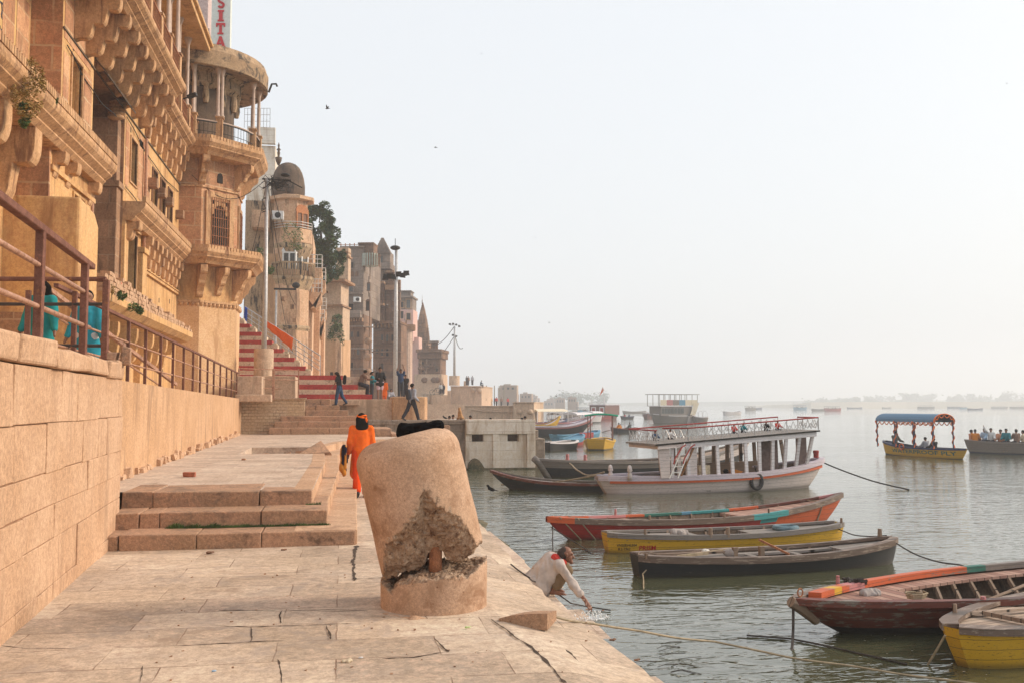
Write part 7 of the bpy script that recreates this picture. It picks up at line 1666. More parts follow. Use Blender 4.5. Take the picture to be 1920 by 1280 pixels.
def baseF(X,Y,Z):
    rho=np.sqrt(X*X+Y*Y); zt=np.interp(X,[-.5,-.42,-.36,-.3,-.1,.2,.35,.5],[.225,.21,.18,.25,.31,.32,.34,.40])+.03*np.clip(1-rho*2,0,1)+np.where(Y>0,.02,0)
    return rho-.505+vnoise(X,Y,Z,4,6)*.012,(Z-zt)*.8+rough(X,Y,Z)*.55
mesh_from_field('stump',lambda X,Y,Z: np.maximum(*baseF(X,Y,Z)),(-.58,-.58,-.06),(.58,.58,.62),.0095,[Mt['concrete'],Mt['rubble']],bol,matfn=lambda X,Y,Z:(lambda c,k:(k>c-.01)*1)(*baseF(X,Y,Z)))
m=MB(); m.tube([(.025,-.16,.2),(.03,-.16,.62)],.062,14); m.build('rusty_core_pipe',Mt['rust'],bol,smooth=True)
f=blob('folded_black_cloth',[cap((-.30,.0,1.665),(.06,-.02,1.69),.045,.048,(1,1.5,1)),cap((-.31,.03,1.63),(.07,.02,1.64),.04,.042,(1,1.6,1)),cap((-.30,0,1.66),(-.315,.02,1.62),.05,.05),cap((.055,0,1.69),(.075,.02,1.63),.046,.046)],.008,Mt['fleece'],None,.02,wr=.018)
f.location=BC; f.rotation_euler=(0,0,-YAW); tag(f,'black folded fleece cloth lying on top of the broken bollard','cloth')
f=blob('mortar_spill',[cap((-.42,-.40,-.015),(-.12,-.62,-.02),.045,.04,(1,1,.6)),cap((-.12,-.6,-.02),(.06,-.58,-.03),.05,.03,(1,1,.6))],.012,Mt['concrete'],bol,.03,wr=.02)
# ================================================================ PEOPLE
def rotz(v,a): return (v[0]*math.cos(a)-v[1]*math.sin(a),v[0]*math.sin(a)+v[1]*math.cos(a),v[2])
def pose_standing(arms=((.05,.12,.15),(.05,.12,.15)),legs=((0,0),(0,0)),lean=0.03,sit=None,twist=0,headf=0.0):
    J={}; ks=[]
    for i,(a,k) in enumerate(legs): ks.append(-(.43*math.cos(a)+.42*math.cos(a-k)))
    zp=(sit if sit is not None else .085-min(ks)); J['pel']=(0,0,zp)
    d=Vector((0,math.sin(lean),math.cos(lean))); P=Vector(J['pel']); ch=P+d*.36; nk=P+d*.50; J['che']=ch;J['nec']=nk; d2=Vector((0,math.sin(lean+headf),math.cos(lean+headf))); J['hea']=nk+d2*.155; J['hd']=d2
    for i,s in enumerate((-1,1)):
        sh=P+d*.455+Vector((s*.175,0,0)); f,o,b=arms[i][:3]; inn=arms[i][3] if len(arms[i])>3 else 0
        el=sh+Vector((s*math.sin(o),math.sin(f)*math.cos(o),-math.cos(f)*math.cos(o)))*.29; v=Vector((s*math.sin(o-inn),math.sin(f+b)*math.cos(o-inn),-math.cos(f+b)*math.cos(o-inn))); wr=el+v*.25; J['sh%d'%i]=sh;J['el%d'%i]=el;J['wr%d'%i]=wr;J['ha%d'%i]=wr+v*.10
        a,k=legs[i]; hp=P+Vector((s*.09,0,-.02)); kn=hp+Vector((s*.01,math.sin(a),-math.cos(a)))*.43; an=kn+Vector((0,math.sin(a-k),-math.cos(a-k)))*.42; J['hi%d'%i]=hp;J['kn%d'%i]=kn;J['an%d'%i]=an;J['to%d'%i]=an+Vector((0,.17*math.cos(max(0,(k-a)*.8)),-.05-.12*math.sin(max(0,(k-a)*.8))))
    return J
def figure(label,loc,rz,J,shirt,trousers,h=1.7,vox=.035,group=None,hair='short',long_shirt=0,sleeve='long',shorts=False,shoes='black',skin='skin',name='person',cat='person',detail=False):
    k=h/1.7; t=T(name,label,cat,tuple(loc),rz,group,world=False)
    S=lambda p:tuple(c*k for c in p)
    B=[]; hd=Vector(J['hea']); g=J['hd']
    B.append(cap(S(J['nec']),S(Vector(J['nec'])+g*.10),.052*k,.05*k)); 
    B.append(cap(S(hd-g*.045+Vector((0,.01,0))),S(hd+g*.03),.072*k,.088*k,(.9,1.05,1)))
    B.append(cap(S(hd+Vector((0,.085,-.01))),S(hd+Vector((0,.10,-.03))),.012*k,.016*k)); 
    for s in (-1,1): B.append(cap(S(hd+Vector((s*.078,0,-.01))),S(hd+Vector((s*.08,0,.02))),.013*k,.014*k))
    B.append(cap(S(J['pel']),S(J['che']),.115*k,.125*k,(1.15,.8,1))); B.append(cap(S(J['sh0']),S(J['sh1']),.055*k,.055*k))
    for i in (0,1):
        B.append(cap(S(J['sh%d'%i]),S(J['el%d'%i]),.048*k,.038*k)); B.append(cap(S(J['el%d'%i]),S(J['wr%d'%i]),.038*k,.027*k))
        w_=Vector(J['wr%d'%i]);q=Vector(J['ha%d'%i]); dd=(q-w_).normalized()
        if detail:
            sx=dd.cross(Vector((0,0,1))); sx=sx.normalized() if sx.length>.1 else Vector((1,0,0)); sz=sx.cross(dd)
            B.append(cap(S(w_),S(w_+dd*.085),.024*k,.03*k,(1,1,1)))
            for fi,(off,ln) in enumerate(((-.030,.068),(-.011,.082),(.009,.078),(.028,.062))):
                a_=w_+dd*.08+sx*off; m_=a_+dd*ln*.55-sz*.004; e_=m_+dd*ln*.45-sz*.018; B.append(cap(S(a_),S(m_),.0095,.009)); B.append(cap(S(m_),S(e_),.009,.0075))
            a_=w_+dd*.03-sx*.028; B.append(cap(S(a_),S(a_+dd*.045-sx*.03-sz*.01),.011,.0085))
        else: B.append(cap(S(w_),S(q),.03*k,.026*k,(1,.8,1)))
        B.append(cap(S(J['hi%d'%i]),S(J['kn%d'%i]),.085*k,.056*k)); B.append(cap(S(J['kn%d'%i]),S(J['an%d'%i]),.056*k,.036*k)); B.append(cap(S(J['an%d'%i]),S(J['to%d'%i]),.038*k,.03*k))
    blob('body',B,vox,Mt[skin],t,.02 if not detail else .012)
    e=.018+vox*.25
    Sh=[cap(S(J['pel']),S(J['che']),(.122+e)*k,(.128+e)*k,(1.15,.85,1)),cap(S(J['sh0']),S(J['sh1']),(.058+e*.6)*k,(.058+e*.6)*k)]
    for i in (0,1):
        el=Vector(J['el%d'%i]);sh=Vector(J['sh%d'%i]); 
        if sleeve=='short': el=sh.lerp(el,.55)
        Sh.append(cap(S(sh),S(el),(.052+e)*k,(.048+e)*k))
        if sleeve=='long': Sh.append(cap(S(el),S(el.lerp(Vector(J['wr%d'%i]),.85)),(.045+e)*k,(.034+e)*k))
    if long_shirt:
        z=J['pel'][2]-long_shirt; Sh.append(cap(S(J['pel']),(0,.0,z*k),(.15+e)*k,(.185+e)*k,(1.1,.75,1)))
    blob('shirt',Sh,vox,shirt,t,.03,wr=.010 if vox<.03 else 0)
    Tr=[cap(S(Vector(J['pel'])+Vector((-.05,0,0))),S(Vector(J['pel'])+Vector((.05,0,0))),(.118+e*.5)*k,(.118+e*.5)*k,(1,.85,1))]
    for i in (0,1):
        kn=Vector(J['kn%d'%i]);hp=Vector(J['hi%d'%i]); an=Vector(J['an%d'%i]); 
        if shorts: kn=hp.lerp(kn,.75)
        Tr.append(cap(S(hp),S(kn),(.090+e)*k,(.062+e)*k))
        if not shorts: Tr.append(cap(S(kn),S(kn.lerp(an,.93)),(.062+e)*k,(.048+e)*k))
    blob('trousers',Tr,vox,trousers,t,.025,wr=.008 if vox<.03 else 0)
    if shoes:
        for i in (0,1): blob('shoe',[cap(S(Vector(J['an%d'%i])+Vector((0,-.03,-.03))),S(J['to%d'%i]),.046*k,.04*k,(1,1,.8))],vox*.8,Mt[shoes],t)
    if hair:
        Hb=[cap(S(hd+g*.03-Vector((0,.02,0))),S(hd+g*.045-Vector((0,.005,0))),.094*k,.088*k,(.95,1.05,1))]
        if hair=='long': Hb.append(cap(S(hd-Vector((0,.05,.0))),S(hd-g*.17-Vector((0,.06,0))),.085*k,.085*k,(1.45,.8,1))); Hb.append(cap(S(hd-g*.15-Vector((.07,.05,0))),S(hd-g*.15+Vector((.08,-.05,0))),.05*k,.05*k))
        if hair=='bun': Hb.append(cap(S(hd-Vector((0,.11,0))),S(hd-Vector((0,.12,.04))),.05*k,.05*k))
        blob('hair',Hb,vox*.8,Mt['hair'],t,.02)
    return t
# --- man in orange walking away
p=PZ(677,932,0.0)
J=pose_standing(arms=((-.10,.20,.55,.1),(.08,.16,.25)),legs=((-.22,.38),(.06,.02)),lean=.02,headf=.22)
t=figure('man in orange kurta and trousers walking away with a black and orange bag',(p.x,p.y,0),R(6)-YAW*.3,J,Mt['orange'],Mt['orange2'],h=1.71,vox=.014,hair='long',long_shirt=.42,sleeve='long',detail=False)
hd=Vector(J['hea'])*(1.71/1.7); m=MB(); 
m=MB(); m.tube([hd+Vector((.088*math.cos(R(q)),.098*math.sin(R(q))-.005,.035+.012*math.sin(R(q*2)))) for q in range(0,361,20)],.024,7); m.tube([hd+Vector((.088*math.cos(R(q)),.098*math.sin(R(q))-.005,.06-.015*math.sin(R(q*2)))) for q in range(0,361,20)],.02,7); m.tube([hd+Vector((.07,-.08,.03)),hd+Vector((.09,-.10,-.02)),hd+Vector((.09,-.11,-.07))],[.03,.028,.012],6); m.build('orange_headband',Mt['orange'],t,smooth=True)
blob('trouser_cuffs',[cap((-.1,-.12,.34),(-.1,-.17,.22),.075,.085),cap((.1,.02,.34),(.1,.03,.13),.07,.085)],.012,Mt['orange2'],t,.03,wr=.012)
bg=blob('shoulder_bag',[cap((-.36,-.08,1.02),(-.37,-.06,.60),.075,.10,(.6,1.2,1)),cap((-.33,-.14,1.0),(-.31,-.12,.75),.05,.06,(.6,1,1))],.014,cloth('black_bag_cloth',(0.015,0.015,0.03)),None,.03,wr=.02); bg.location=t.location; bg.rotation_euler=t.rotation_euler; tag(bg,'black and orange cloth bag under the left arm of the man in orange','bag')
o=blob('orange_lining',[cap((-.40,-.12,.62),(-.36,-.14,.52),.085,.07,(.6,1,1)),cap((-.33,-.17,1.05),(-.335,-.185,.62),.02,.025),cap((-.41,-.10,1.0),(-.42,-.12,.66),.018,.02)],.012,cloth('ochre_bag_cloth',(0.50,0.20,0.03)),None,.02,wr=.01); o.parent=bg
# --- crouching man at the water
p=PZ(1044,1113,-.75); sq=T('person','bald man in a white kurta crouching on the landing and reaching into the river','person',(p.x,p.y,-.76),R(0),world=False)
# local frame: x right (towards river), y away; built facing +x and slightly towards the camera
sq.rotation_euler=(0,0,-YAW)
V=Vector; pel=V((-.24,.05,.18)); che=V((-.06,.0,.42)); nec=V((.045,-.03,.51)); hea=V((.135,-.05,.56)); 
shL=V((-.10,.17,.45)); shR=V((.03,-.17,.43)); elR=V((.20,-.28,.20)); wrR=V((.37,-.38,.00)); tip=V((.46,-.43,-.14)); elL=V((-.25,.25,.33)); wrL=V((-.08,.20,.26))
kR=V((.13,-.10,.35)); kL=V((.10,.14,.37)); aR=V((-.05,-.08,.08)); aL=V((-.06,.14,.08))
k=1.0
B=[cap(pel,che,.13,.13,(1,1.1,1)),cap(che,nec,.10,.055),cap(nec,hea,.055,.05),cap(hea+V((-.015,0,.02)),hea+V((.02,-.005,-.035)),.096,.066,(1,.82,1)),cap(hea+V((.085,-.01,-.01)),hea+V((.10,-.012,-.035)),.013,.017),
   cap(hea+V((.055,-.01,-.085)),hea+V((.065,-.01,-.095)),.03,.028),cap(hea+V((.0,-.085,-.01)),hea+V((.0,-.09,.02)),.014,.016),cap(hea+V((.0,.075,-.01)),hea+V((.0,.08,.02)),.014,.016),cap(hea+V((.07,-.01,.02)),hea+V((.075,-.01,.02)),.028,.028,(.6,1.5,.6)),
   cap(shL,shR,.06,.06),cap(shR,elR,.046,.038),cap(elR,wrR,.037,.025),cap(shL,elL,.046,.038),cap(elL,wrL,.036,.026),cap(wrL,wrL+V((.08,-.02,-.02)),.028,.024),
   cap(pel+V((0,-.08,0)),kR,.085,.06),cap(pel+V((0,.08,0)),kL,.085,.06),cap(kR,aR,.058,.038),cap(kL,aL,.058,.038)]
for a_ in (aR,aL):
    B+= [cap(a_+V((-.03,0,-.03)),a_+V((.13,-.02,-.045)),.035,.028,(1,1,.8))]+[cap(a_+V((.12,-.045+.02*q,-.045)),a_+V((.175-.01*abs(q-1),-.05+.022*q,-.055)),.012,.010) for q in range(5)]
dd=(tip-wrR).normalized(); sx=V((.55,.83,0)).normalized(); sz=sx.cross(dd)
B.append(cap(wrR,wrR+dd*.08,.025,.030)); B.append(cap(wrR+dd*.07-sx*.02,wrR+dd*.07+sx*.02,.017,.017))
for off,ln in ((-.033,.065),(-.012,.08),(.010,.078),(.031,.062)):
    a_=wrR+dd*.08+sx*off; m_=a_+dd*ln*.55+sx*off*.25; e_=m_+dd*ln*.5+sz*.012+sx*off*.2; B.append(cap(a_,m_,.0095,.009)); B.append(cap(m_,e_,.009,.0075))
a_=wrR+dd*.025-sx*.026; B.append(cap(a_,a_+dd*.045-sx*.035,.012,.009))
Mt['skin2']=plain('weathered_skin',(0.20,0.085,0.05),.5,0,.15); blob('body',B,.0085,Mt['skin2'],sq,.012)
blob('hair',[cap(hea+V((-.045,0,.015)),hea+V((-.03,0,.035)),.088,.075,(1,.95,1)),cap(hea+V((-.02,0,.055)),hea+V((.0,0,.055)),.062,.055,(1,1.1,.9))],.01,plain('cropped_hair',(0.05,0.035,0.03),.9),sq,.02)
Mt['kurta']=plain('dusty_white_cotton',(0.50,0.43,0.39),.95,0,.22,6,.35,.1)
kb=[cap(pel+V((-.03,0,-.02)),che,.20,.165,(1,1.15,1)),cap(pel+V((-.06,0,-.05)),pel+V((.02,-.03,-.10)),.20,.17,(1,1.15,.85)),cap(shL+V((0,0,.0)),shR,.082,.082),cap(che,nec+V((-.01,0,-.03)),.13,.07),cap(shR,elR,.078,.062),cap(elR,elR.lerp(wrR,.62),.062,.052),cap(shL,elL,.078,.062),cap(elL,elL.lerp(wrL,.7),.062,.05),cap(che+V((.05,-.08,-.10)),pel+V((.10,-.12,.0)),.09,.07)]
blob('kurta',kb,.011,Mt['kurta'],sq,.035,wr=.022)
blob('trousers',[cap(pel+V((0,-.08,0)),kR,.10,.082),cap(pel+V((0,.08,0)),kL,.10,.082),cap(kR,kR.lerp(aR,.75),.08,.072),cap(kL,kL.lerp(aL,.75),.08,.072)],.012,cloth('khaki_cotton',(0.20,0.14,0.085)),sq,.02,wr=.01)
rs=blob('red_scarf',[cap(nec+V((-.10,.09,.03)),nec+V((-.08,-.09,.02)),.045,.05,(1,1,.9)),cap(nec+V((-.13,.02,.01)),nec+V((-.15,-.05,-.03)),.05,.045),cap(nec+V((-.05,-.1,.0)),nec+V((.05,-.09,-.05)),.032,.022),cap(nec+V((-.12,-.07,.0)),nec+V((-.13,-.09,-.06)),.03,.018)],.010,cloth('red_cotton',(0.50,0.05,0.04)),None,.02,wr=.03)
rs.location=sq.location; rs.rotation_euler=sq.rotation_euler; tag(rs,'crumpled red scarf on the neck of the crouching man','scarf')
# splash under his hand: droplets and little crowns of water
m=MB(); random.seed(2); hp=V(sq.location)+rV*.47-fV*.47
for i in range(130):
    a=random.uniform(0,6.28); r=random.uniform(0,.2)**1; z=random.random()**2*.13*(1-r*2.5); s_=random.uniform(.004,.012); m.ell((hp.x+r*math.cos(a)*1.3,hp.y+r*math.sin(a)*.6,WZ+.01+max(0,z)),(s_,s_,s_*1.4),6,4)
spm=bpy.data.materials.new('splash_water'); spm.use_nodes=True; b_=spm.node_tree.nodes['Principled BSDF']; b_.inputs['Base Color'].default_value=(.85,.87,.88,1); b_.inputs['Roughness'].default_value=.1; b_.inputs['Transmission Weight'].default_value=.0; b_.inputs['IOR'].default_value=1.33  # opaque white base colour stands in for the sparkle of clear drops
struct(m.build('water_droplets',spm,smooth=True),'stuff')
f=blob('splash',[cap((-.05,0,.0),(-.05,0,.05),.03,.010),cap((.05,.02,0),(.07,.02,.06),.03,.01),cap((-.10,0,0),(.14,0,0),.018,.012),cap((0,0,0),(.0,0,.08),.02,.008)],.007,spm,None,.02,wr=.022); tag(f,'small white water splash under the hand of the crouching man','splash'); f.location=(hp.x,hp.y,WZ)
# --- group on the upper terrace and stairs (each placed where the photograph has them)
G='people on the ghat'
c_=cloth
st_=pose_standing; ut=2.10
def at_(px,D,z): p=PD(px,757,D); return (p.x,p.y,z)
figure('woman in black top and blue jeans stepping down the grey steps with a black backpack',at_(636,42.6,1.85),R(75),st_(arms=((.3,.15,.3),(-.3,.3,.3)),legs=((.22,.1),(-.25,.35)),lean=.16,headf=.25),c_('black_cotton',(.02,.02,.022)),c_('blue_denim',(.03,.065,.13)),h=1.5,vox=.022,hair='long',sleeve='short',group=G)
bk=blob('backpack',[cap((0,-.20,1.02),(0,-.22,1.26),.10,.09,(1.1,.8,1))],.02,Mt['fleece'],None,.02); bk.location=at_(637,42.6,1.85); bk.rotation_euler=(0,0,R(75)); tag(bk,'black backpack on the woman stepping down the stairs','backpack')
figure('man in a brown t-shirt sitting on the striped stairs looking at a phone',at_(675,46.9,2.62),R(-80),st_(arms=((.7,.1,.9),(.8,.1,.8)),legs=((1.35,1.5),(1.15,1.2)),lean=.35,sit=.30,headf=.25),c_('brown_cotton',(.19,.12,.09)),c_('dark_cotton',(.03,.03,.04)),h=1.6,vox=.022,sleeve='short',group=G,shoes='skin')
figure('woman in teal standing left of the woman in black and shorts',at_(697,48,ut),R(-100),st_(arms=((.5,.1,1.0),(.3,.1,1.2))),c_('teal_cotton',(.02,.16,.19)),c_('dark_cotton',(.03,.03,.04)),h=1.42,vox=.026,hair='bun',group=G)
figure('woman in a loose black top and white shorts standing at the stair foot',at_(712,46.8,ut),R(-160),st_(arms=((.4,.2,1.1,.4),(.3,.25,1.2,.4))),c_('black_cotton',(.02,.02,.022)),c_('pale_shorts',(.55,.42,.48)),h=1.58,vox=.022,hair='short',shorts=True,long_shirt=.06,sleeve='long',group=G)
figure('small figure in bright orange standing behind the woman with white shorts',at_(721,49.5,ut),R(170),st_(),Mt['orange'],Mt['orange'],h=1.05,vox=.026,long_shirt=.45,hair='long',group=G)
figure('child in a white striped shirt sitting near the tall mast',at_(733,47.2,ut),R(-170),st_(arms=((.5,.2,.8),(.5,.2,.8)),legs=((1.4,1.5),(1.4,1.5)),sit=.14),c_('grey_stripe',(.38,.38,.42)),c_('dark_cotton',(.03,.03,.04)),h=1.0,vox=.026,group=G)
figure('child in teal sitting beside the stair end',at_(693,50,ut),R(180),st_(legs=((1.4,1.5),(1.4,1.5)),sit=.14),c_('teal_cotton',(.02,.16,.19)),c_('dark_cotton',(.03,.03,.04)),h=.95,vox=.03,group=G)
figure('man in a navy t-shirt stretching both arms above his head beside the mast',at_(751,49.5,2.24),R(180),st_(arms=((2.95,.16,.22,.5),(2.95,.16,.22,.5)),lean=-.02),c_('navy_cotton',(.035,.06,.12)),c_('grey_trousers',(.055,.06,.07)),h=1.45,vox=.02,sleeve='short',group=G)
figure('man in black standing just behind the one with raised arms',at_(760,51.5,2.2),R(190),st_(),c_('black_cotton',(.02,.02,.022)),c_('dark_cotton',(.03,.03,.04)),h=1.26,vox=.026,sleeve='short',group=G)
J=st_(arms=((.25,.12,.35),(-.1,.15,.9)),legs=((-.42,.22),(.42,.08)),lean=.04); L0=at_(772,43.15-.35,1.19)
figure('man in a grey shirt and black trousers striding past the bright corner block',L0,R(-55),J,c_('pale_grey_shirt',(.36,.37,.42)),c_('dark_cotton',(.03,.03,.04)),h=1.68,vox=.02,group=G)
bk=blob('backpack',[cap((0,-.20,1.0),(0,-.22,1.28),.11,.10,(1.2,.8,1)),cap((.12,-.1,1.35),(.14,.05,1.38),.02,.02)],.02,c_('grey_backpack_cloth',(.05,.055,.07)),None,.02); bk.location=L0; bk.rotation_euler=(0,0,R(-55)); tag(bk,'dark grey backpack on the striding man','backpack')
# pair in turquoise behind the thick railing
figure('man in a turquoise kurta behind the thick railing',at_(160,16.6,2.17),R(175),st_(arms=((.1,.2,.2),(.1,.25,.2))),c_('turquoise_cotton',(.03,.30,.40)),c_('white_cotton',(.6,.6,.6)),h=1.68,vox=.02,long_shirt=.3)
figure('woman in a green teal dress behind the left end of the thick railing',at_(74,14.6,2.17),R(160),st_(arms=((.1,.25,.2),(.1,.25,.2))),c_('green_teal_cotton',(.02,.24,.25)),c_('green_teal_cotton',(.02,.24,.25)),h=1.60,vox=.022,long_shirt=.6,hair='long')
st=T('shrine_stone','grey stone with a bright red cloth at the foot of the last thick railing post','stone',PD(216,665,13.4)); p=PD(216,668,13.2); m=MB(); m.box(p.x-.10,p.x+.02,p.y,p.y+.2,p.z-.05,p.z+.07,j=.02); m.box(p.x+.06,p.x+.2,p.y,p.y+.15,p.z-.10,p.z+.14,j=.03); m.build('stones',Mt['step'],st,bev=.015)
blob('red_cloth',[cap((p.x-.02,p.y-.05,p.z+.06),(p.x+.09,p.y-.05,p.z+.11),.05,.045)],.012,c_('bright_red',(.6,.03,.01)),st,wr=.02)
# --- people at the edge of the middle terrace (seated lower behind the wall)
struct(MB().box(PD(800,757,47).x,PD(1003,757,47).x,47.0,100,-1.2,.52).build('lower_terrace',Mt['pave2']))
sitJ=lambda f=.2: st_(arms=((.6,.15,.7),(.5,.15,.8)),legs=((1.4,1.45),(1.3,1.4)),sit=.16,lean=f,headf=.2)
for px,hz,c,l,r in [(843,.50,'dark_cotton','person in dark blue seated left of the dog behind the wall edge',170),(884,.52,'yellow_cotton','person in yellow seated on the terrace right of the dog',150),(919,.40,'white_cotton','small person in white seated behind the middle of the white wall',180),(943,.30,'brown_cotton','person lying low behind the white wall with only the head showing',120),(986,.48,'black_cotton','person with dark hair seated at the right end of the white wall',150),(976,.40,'navy_cotton','person hunched left of the dark haired one at the wall end',200),(849,.55,'white_cotton','person wrapped in a white and green shawl seated against the dog',180)]:
    if c=='yellow_cotton': c_('yellow_cotton',(.55,.30,.04))
    p=at_(px,50,hz); figure(l,p,R(r),sitJ(),Mt[c],Mt['dark_cotton'],h=1.5,vox=.032,group='people seated behind the white wall',shoes=None,hair='short')
dg=T('dog','tan and white dog sitting on the edge above the white wall','dog',at_(862,42.5,1.2),R(20),world=False); 
blob('body',[cap((0,-.12,.12),(0,-.02,.36),.11,.085,(.8,1,1)),cap((0,-.02,.36),(0,.0,.44),.075,.05),cap((0,.0,.44),(0,.02,.50),.05,.055),cap((0,.05,.50),(0,.13,.47),.038,.022),cap((-.04,0,.54),(-.05,-.01,.60),.018,.008),cap((.04,0,.54),(.05,-.01,.60),.018,.008),cap((-.05,.02,.32),(-.05,.05,.02),.03,.02),cap((.05,.02,.32),(.05,.05,.02),.03,.02),cap((-.08,-.12,.1),(-.09,.04,.08),.07,.04),cap((.08,-.12,.1),(.09,.04,.08),.07,.04),cap((-.09,.04,.08),(-.09,.1,.02),.025,.02),cap((.09,.04,.08),(.09,.1,.02),.025,.02),cap((0,-.2,.08),(.1,-.34,.03),.025,.012)],.016,plain('tan_fur',(.45,.24,.10),.9,0,.3,8),dg,.02)
blob('white_chest',[cap((0,.03,.30),(0,.045,.40),.05,.045),cap((0,.12,.47),(0,.14,.465),.022,.018)],.014,c_('white_fur',(.6,.55,.5)),dg)
# --- far people
far=[(785,118,1.35,'navy_cotton','far person in blue standing left of the white kiosk roof'),(826,118,3.0,'white_cotton','far person in white standing behind the kiosk'),(831,119,3.0,'dark_cotton','far dark dressed person behind the right kiosk edge'),
     (875,160,5.0,'dark_cotton','far person in dark clothes, left of the two standing on the platform'),(878,161,5.0,'brown_cotton','far person in brown standing close to the dark dressed one'),(885.5,159,5.0,'pale_grey_shirt','far person in pale clothes standing alone on the platform'),
     (909,165,1.75,'dark_cotton','far person in black at the foot of the platform'),(913,170,1.75,'navy_cotton','far person in navy right beside the one in black'),(921,172,1.6,'yellow_cotton','far person in yellow on the far ghat'),(927,174,1.6,'dark_cotton','far dark dressed person between yellow and red ones'),(931,172,1.6,'red_cotton','far person in red beside the yellow one'),(940,173,1.5,'brown_cotton','far person in brown near the poles'),(952,174,1.5,'red_cotton','far person in red at the right end of the group')]
for px,D,z,c,l in far:
    p=at_(px,D,z); figure(l,p,R(random.uniform(120,240)),st_(),Mt[c],Mt['dark_cotton'],h=1.6 if D>130 else 1.45,vox=.07,group='far people on the ghats',shoes=None)
p=at_(901,158,4.95); figure('far person sitting on the right corner of the platform',p,R(-100),sitJ(),Mt['navy_cotton'],Mt['dark_cotton'],h=1.6,vox=.06,group='far people on the ghats',shoes=None)
struct(F.mb().box(0,0.1,-1,0,-1.4,-1.3).build('far_footing',Mt['tan'])) if 0 else None
bc=T('bicycle','tiny bicycle parked behind the white kiosk','bicycle',at_(819,117,3.0)); p=V(at_(819,117,3.0))
for s_ in (-.55,.55): m=MB(); m.tube([p+rV*(s_+.33*math.cos(R(q)))+V((0,0,.34+.33*math.sin(R(q)))) for q in range(0,361,30)],.03,5); m.build('wheel',Mt['cable'],bc)
m=MB(); m.tube([p-rV*.55+V((0,0,.34)),p-rV*.1+V((0,0,.85)),p+rV*.4+V((0,0,.85)),p+rV*.55+V((0,0,.34)),p+V((0,0,.3)),p-rV*.1+V((0,0,.85))],.035,5); m.tube([p+rV*.4+V((0,0,.85)),p+rV*.35+V((0,0,1.0))],.03,5); m.build('frame',Mt['cable'],bc)
struct(MB().box(PD(808,757,116).x,PD(840,757,116).x,115,125,1.3,3.0).build('kiosk_terrace',Mt['tan']))
# --- people in boats
def inboat(boat,x,y,z,rz,c,l,h=1.65,vox=.035,grp='people in boats',J=None,tr='dark_cotton',hair='short'):
    t,H,L=boat; M=Matrix.Translation(t.location)@t.rotation_euler.to_matrix().to_4x4(); q=M@V((x,y,z)); return figure(l,tuple(q),t.rotation_euler.z+rz,J or sitJ(.1),Mt[c] if isinstance(c,str) else c,Mt[tr],h=h,vox=vox,group=grp,shoes=None,hair=hair)
c_('olive_cotton',(.12,.13,.12)); c_('peach_cotton',(.55,.26,.16)); c_('sky_cotton',(.30,.42,.55)); c_('cream_cotton',(.6,.5,.36)); c_('saffron',(.62,.22,.03))
inboat(PLY,-PLY[2]*.36,0,.45,R(-90),'olive_cotton','boatman in olive seated at the stern of the garlanded boat')
inboat(PLY,.45,-.2,.28,R(90),'pale_grey_shirt','passenger in pale grey seated under the garlanded canopy',h=1.5); inboat(PLY,.95,-.1,.25,R(90),'black_cotton','passenger in black seated under the garlanded canopy',h=1.5)
for px,c,l in [(1817,'peach_cotton','passenger in peach, first on the left of the crowded boat'),(1826,'saffron','passenger in saffron, second from the left in the crowded boat'),(1841,'sky_cotton','passenger in pale blue, third from the left in the crowded boat'),(1852,'white_cotton','passenger in white raising a hand to the face in the crowded boat'),(1868,'peach_cotton','passenger in orange peach right of the one in white'),(1879,'teal_cotton','passenger in teal in the middle of the crowded boat'),(1896,'brown_cotton','passenger in brown left of the cream dressed one'),(1905,'cream_cotton','passenger in cream, last one before the right edge')]:
    x=(px-1806)/1800*57-PAX[2]/2; inboat(PAX,x,random.uniform(-.3,.4),.30+random.uniform(0,.14),R(random.choice([0,180,90,40,-50,150])),c,l,h=random.uniform(1.45,1.7),J=st_(arms=((.6,.15,.7),(2.2,.3,.9)) if px==1852 else ((.6,.15,.7),(.5,.15,.8)),legs=((1.4,1.45),(1.3,1.4)),sit=.34,lean=.05))
inboat(ROW,-.9,-.3,.25,R(90),'saffron','passenger in an orange vest, left one in the small black rowing boat',h=1.5); inboat(ROW,-.35,.1,.15,R(90),'saffron','passenger in an orange vest, right one in the small black rowing boat',h=1.4); inboat(ROW,1.0,.2,.25,R(90),'olive_cotton','rower in grey green in the small black rowing boat',h=1.5)
inboat(ROW2,-.5,0,.2,R(90),'red_cotton','person in red in the tiny rowing boat',h=1.6,vox=.06); inboat(ROW2,.5,0,.2,R(90),'navy_cotton','person in blue in the tiny rowing boat',h=1.6,vox=.06)
t,H,L=DD; zr2=lambda x:1.55+.045*(x+L/2)+.06
for x,y,c,l in [(-1.95,.55,'navy_cotton','person in patterned navy sitting at the left end of the roof deck'),(-1.35,.6,'white_cotton','person in white sitting left on the roof deck'),(1.25,.8,'red_cotton','person in red sitting on the roof deck near the middle'),(1.65,.85,'teal_cotton','person in teal sitting beside the red one on the roof deck'),(2.5,.7,'black_cotton','person in black sitting toward the right end of the roof deck'),(2.9,.6,'red_cotton','person in dark red sitting at the right end of the roof deck')]:
    inboat(DD,x,y,zr2(x)-.04,R(180),c,l,h=.68,vox=.022)
q=inboat(DD,.85,-.25,.38,R(90),'saffron','person in orange lying asleep inside the double deck boat',h=1.5,vox=.026,J=st_(legs=((1.2,2.0),(.9,1.8)),sit=.12,lean=1.35))
inboat((BIG[0],BIG[1],BIG[2]),0,0,-50,0,'navy_cotton','x') if 0 else None
